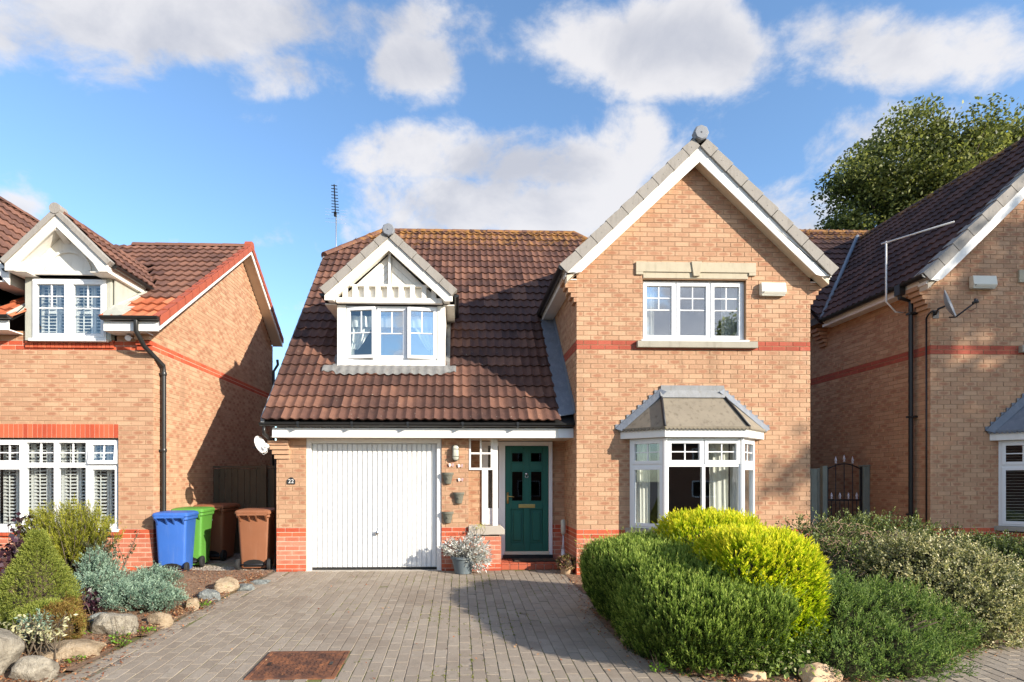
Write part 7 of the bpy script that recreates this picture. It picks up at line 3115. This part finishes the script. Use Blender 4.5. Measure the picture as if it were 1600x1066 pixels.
def moss_and_litter():
    # moss and tiny weeds in the paving joints
    n = 5200
    W, L, J = .108, .208, .007
    i = rng.integers(-15, 22, n)
    y = 4.6 + 4.4 * rng.random(n)
    along = rng.random(n) < .7
    x = np.where(along, i * (W + J) - J / 2 + rng.normal(0, .003, n), i * (W + J) + rng.random(n) * W)
    j = np.floor(y / (L + J))
    y = np.where(along, y, 1.0 + np.floor((y - 1) / (L + J)) * (L + J) - J / 2 + (i % 2) * (L + J) / 2)
    f = np.sin(x * 2.3 + 1.2) + np.sin(y * 3.1 + x) + np.sin(x * 5.7 - y * 2.2) * .8 + rng.normal(0, .7, n)
    k = (f > 1.25) & (x > -2.9) & (x < 2.4)
    x, y = x[k], y[k]
    ok = np.array([not inpoly(a, b_, BED) and not (-1.82 < a < -1.03 and 4.8 < b_ < 5.5) for a, b_ in zip(x, y)])
    x, y = x[ok], y[ok]
    x = np.repeat(x, 5) + rng.normal(0, .006, 5 * len(x))
    y = np.repeat(y, 5) + rng.normal(0, .012, 5 * len(y))
    m = len(x)
    z = np.array([gz(v) for v in y]) - .006
    P = np.stack([x, y, z], 1)
    D = unit(np.stack([rng.normal(0, .7, m), rng.normal(0, .7, m), np.full(m, .6)], 1))
    o = put('joint_moss', leaf_mesh('joint_moss', 'leaf_heath', P, D, rng.uniform(.008, .02, m), rng.uniform(.006, .012, m), rng.uniform(0, .5, m)))
    tag(o, 'green moss and tiny weeds in the joints of the paving', 'moss', kind='stuff')
    # fallen leaves and bark along the beds
    P0 = []
    for _ in range(2600):
        y = random.uniform(4.4, 9.0)
        P0.append((edge_x(y) - abs(random.gauss(.02, .18)) - .02, y))
    for _ in range(1700):
        q = random.randrange(len(BED) - 4)
        a, b_ = BED[q], BED[q + 1]
        f = random.random()
        x, y = a[0] + (b_[0] - a[0]) * f, a[1] + (b_[1] - a[1]) * f
        P0.append((x + random.gauss(0, .10), y + random.gauss(.03, .10)))
    for _ in range(4200):
        P0.append((random.uniform(-5.6, -3.0), random.uniform(4.6, 9.2)))
    for _ in range(140):
        P0.append((random.uniform(-2.8, 1.5), random.uniform(4.6, 9.3)))
    P = np.array([(x, y, gz(y) + (bed_z(x, y) + .012 if x < edge_x(y) - .03 else (.022 if inpoly(x, y, BED) else .008)) + random.random() * .012) for x, y in P0])
    n = len(P)
    D = unit(np.stack([rng.normal(size=n), rng.normal(size=n), rng.normal(0, .25, n)], 1))
    side = np.stack([rng.normal(0, .25, n), rng.normal(0, .25, n), np.ones(n)], 1)
    o = put('leaf_litter', leaf_mesh('leaf_litter', 'leaf_litter', P, D, rng.uniform(.014, .04, n), rng.uniform(.010, .024, n), rng.uniform(0, 1, n), fold=.2, side=side))
    tag(o, 'fallen leaves and bark chips along the beds', 'leaf litter', kind='stuff')
    n = 900
    P = np.stack([rng.uniform(-4.75, -3.05, n), 8.75 + rng.random(n) * 1.2, np.full(n, .012)], 1)
    b = B()
    for p in P:
        s = random.uniform(.006, .016)
        z = gz(p[1]) + .025 if p[1] < 9.3 else .006
        vs = [(p[0] + s * random.uniform(.6, 1.2) * q[0], p[1] + s * random.uniform(.6, 1.2) * q[1], z + s * .7 * q[2]) for q in ((1, 0, 0), (-1, 0, 0), (0, 1, 0), (0, -1, 0), (0, 0, 1))]
        b.add(vs, [(0, 2, 4), (2, 1, 4), (1, 3, 4), (3, 0, 4)])
    o = b.obj('gravel', 'concrete')
    tag(o, 'pale gravel scattered in front of the bins', 'gravel', kind='stuff')


moss_and_litter()


# ------------------------------------------------------------------ trees
def tree(name, label, base, trunk_h, crown, n_clump, per, leaf, mat, seed, r0=.3, csize=.9, zsq=.7, group=None):
    """crown: list of (cx,cy,cz,rx,ry,rz) lobes; limbs reach the clumps"""
    global rng
    rs = np.random.default_rng(seed)
    t = thing(name, base, label, 'tree', group)
    b0 = Vector(base)
    top = Vector((np.mean([c[0] for c in crown]), np.mean([c[1] for c in crown]), base[2] + trunk_h))
    b = B()
    b.tube([b0, b0.lerp(top, .5) + Vector((.1, 0, 0)), top], [r0, r0 * .75, r0 * .55], 10)
    b.obj('trunk', 'bark', t, smooth=True)
    wts = np.array([c[3] * c[4] * c[5] for c in crown])
    wts = wts / wts.sum()
    PP, DD, TT = [], [], []
    lb = B()
    for q in range(n_clump):
        c = crown[rs.choice(len(crown), p=wts)]
        d = unit(rs.normal(size=(1, 3)))[0]
        rad = rs.random() ** .38
        ctr = np.array(c[:3]) + d * np.array(c[3:6]) * rad
        sz = csize * rs.uniform(.55, 1.25)
        if rs.random() < .30:
            p1 = Vector(ctr)
            s = top.lerp(Vector(c[:3]), .3)
            m = s.lerp(p1, .5) + Vector((rs.normal() * .2, rs.normal() * .2, .3))
            lb.tube([s, m, p1], [r0 * .22, r0 * .11, r0 * .03], 5)
        m = int(per * rs.uniform(.5, 1.4))
        off = unit(rs.normal(size=(m, 3))) * (rs.random((m, 1)) ** .45) * np.array([1, 1, zsq]) * sz * .72
        PP.append(ctr + off)
        out = unit(ctr[None] - np.array(c[:3]))[0]
        DD.append(unit(rs.normal(size=(m, 3)) * .9 + out * .5 + np.array([0, 0, -.25])))
        TT.append(np.clip(rs.normal(.42, .22, m) + rs.normal(0, .14) + off[:, 2] / sz * .12, 0, 1))
    lb.obj('limbs', 'bark', t, smooth=True, fix=False)
    P, D, T = np.concatenate(PP), np.concatenate(DD), np.concatenate(TT)
    n = len(P)
    side = rs.normal(size=(n, 3)) * .8 + np.array([0, 0, 1])
    leafy('crown', mat, t, P, D, leaf * rs.uniform(.6, 1.3, n), leaf * .62 * rs.uniform(.7, 1.2, n), T, fold=.12, side=side)
    return t


tree('broadleaf_tree', 'tall leafy tree rising behind the right-hand roof', (20.5, 23, 0), 8.0,
     [(19.3, 23.0, 12.3, 3.9, 3.4, 3.4), (22.8, 23.5, 13.0, 3.4, 3.2, 3.2), (17.0, 22.6, 11.9, 2.3, 2.2, 3.0), (19.3, 22.6, 14.6, 2.6, 2.4, 1.7), (25.6, 24.0, 14.0, 3.2, 3, 3)], 500, 270, .165, 'leaf_tree', 61, .34, 1.35)
tree('street_tree', 'leafy tree across the road that shades the right-hand house', (23.2, -1.0, -.35), 4.2,
     [(22.9, -.8, 8.2, 3.6, 3.0, 3.4), (22.0, -.3, 10.6, 2.8, 2.6, 2.2), (24.6, -1.6, 7.0, 3.0, 2.6, 2.8), (22.4, -.4, 6.4, 2.8, 2.4, 1.8)], 210, 95, .24, 'leaf_tree', 62, .28, 1.2)
tree('roadside_tree', 'rounded tree standing across the road behind the viewer', (25.5, -33, -.8), 7.0,
     [(25.5, -33, 12.0, 3.6, 3.4, 4.2), (27.0, -33, 15.0, 2.4, 2.4, 1.8)], 130, 70, .34, 'leaf_tree', 63, .28, 1.3)


# ------------------------------------------------------------------ houses across the road (mirrored in the panes)
def far_house(x0, x1, y, label):
    z0 = gz(-20)
    t = thing('brick_house', ((x0 + x1) / 2, y, z0), label, 'house', 'houses on the far side of the road')
    b = B()
    b.box(x0, x1, y - 8, y, z0, z0 + 4.8)
    b.prism([(x0, y, z0 + 4.8), (x0, y - 8, z0 + 4.8), (x0, y - 4, z0 + 7.2)], (x1 - x0, 0, 0))
    b.obj('wall', 'brick_far', t)
    b = B()
    b.prism([(x0 - .3, y + .35, z0 + 4.62), (x0 - .3, y - 4, z0 + 7.45), (x0 - .3, y - 8.35, z0 + 4.62), (x0 - .3, y - 8.35, z0 + 4.78), (x0 - .3, y - 4, z0 + 7.62), (x0 - .3, y + .35, z0 + 4.78)], (x1 - x0 + .6, 0, 0))
    b.obj('roof', 'tile_right', t)
    for (wx, wz) in ((x0 + 1.2, 1.0), (x1 - 2.9, 1.0), (x0 + 1.2, 3.3), (x1 - 2.9, 3.3)):
        b = B()
        b.box(wx, wx + 1.7, y - .02, y + .03, z0 + wz, z0 + wz + 1.2)
        w = b.obj('window', 'white_upvc', t)
        for k in range(2):
            b = B()
            b.box(wx + .08 + .8 * k, wx + .82 + .8 * k, y + .031, y + .036, z0 + wz + .08, z0 + wz + 1.12)
            b.obj('pane', 'glass_obscure', w)
    b = B()
    cxx = (x0 + x1) / 2
    b.box(cxx - .5, cxx + .5, y - .02, y + .04, z0, z0 + 2.1)
    b.obj('door', 'door_green', t)


plain('brick_far', (.26, .12, .07), .9, .2, 3, 30)
far_house(-36, -23, -21, 'brick house across the road, leftmost of the four opposite')
far_house(-19, -8.5, -21, 'brick house across the road, second from the left')
far_house(-5, 7.2, -22, 'brick house across the road, facing the garage')
far_house(9.0, 19.5, -23, 'brick house across the road, rightmost of the four opposite')
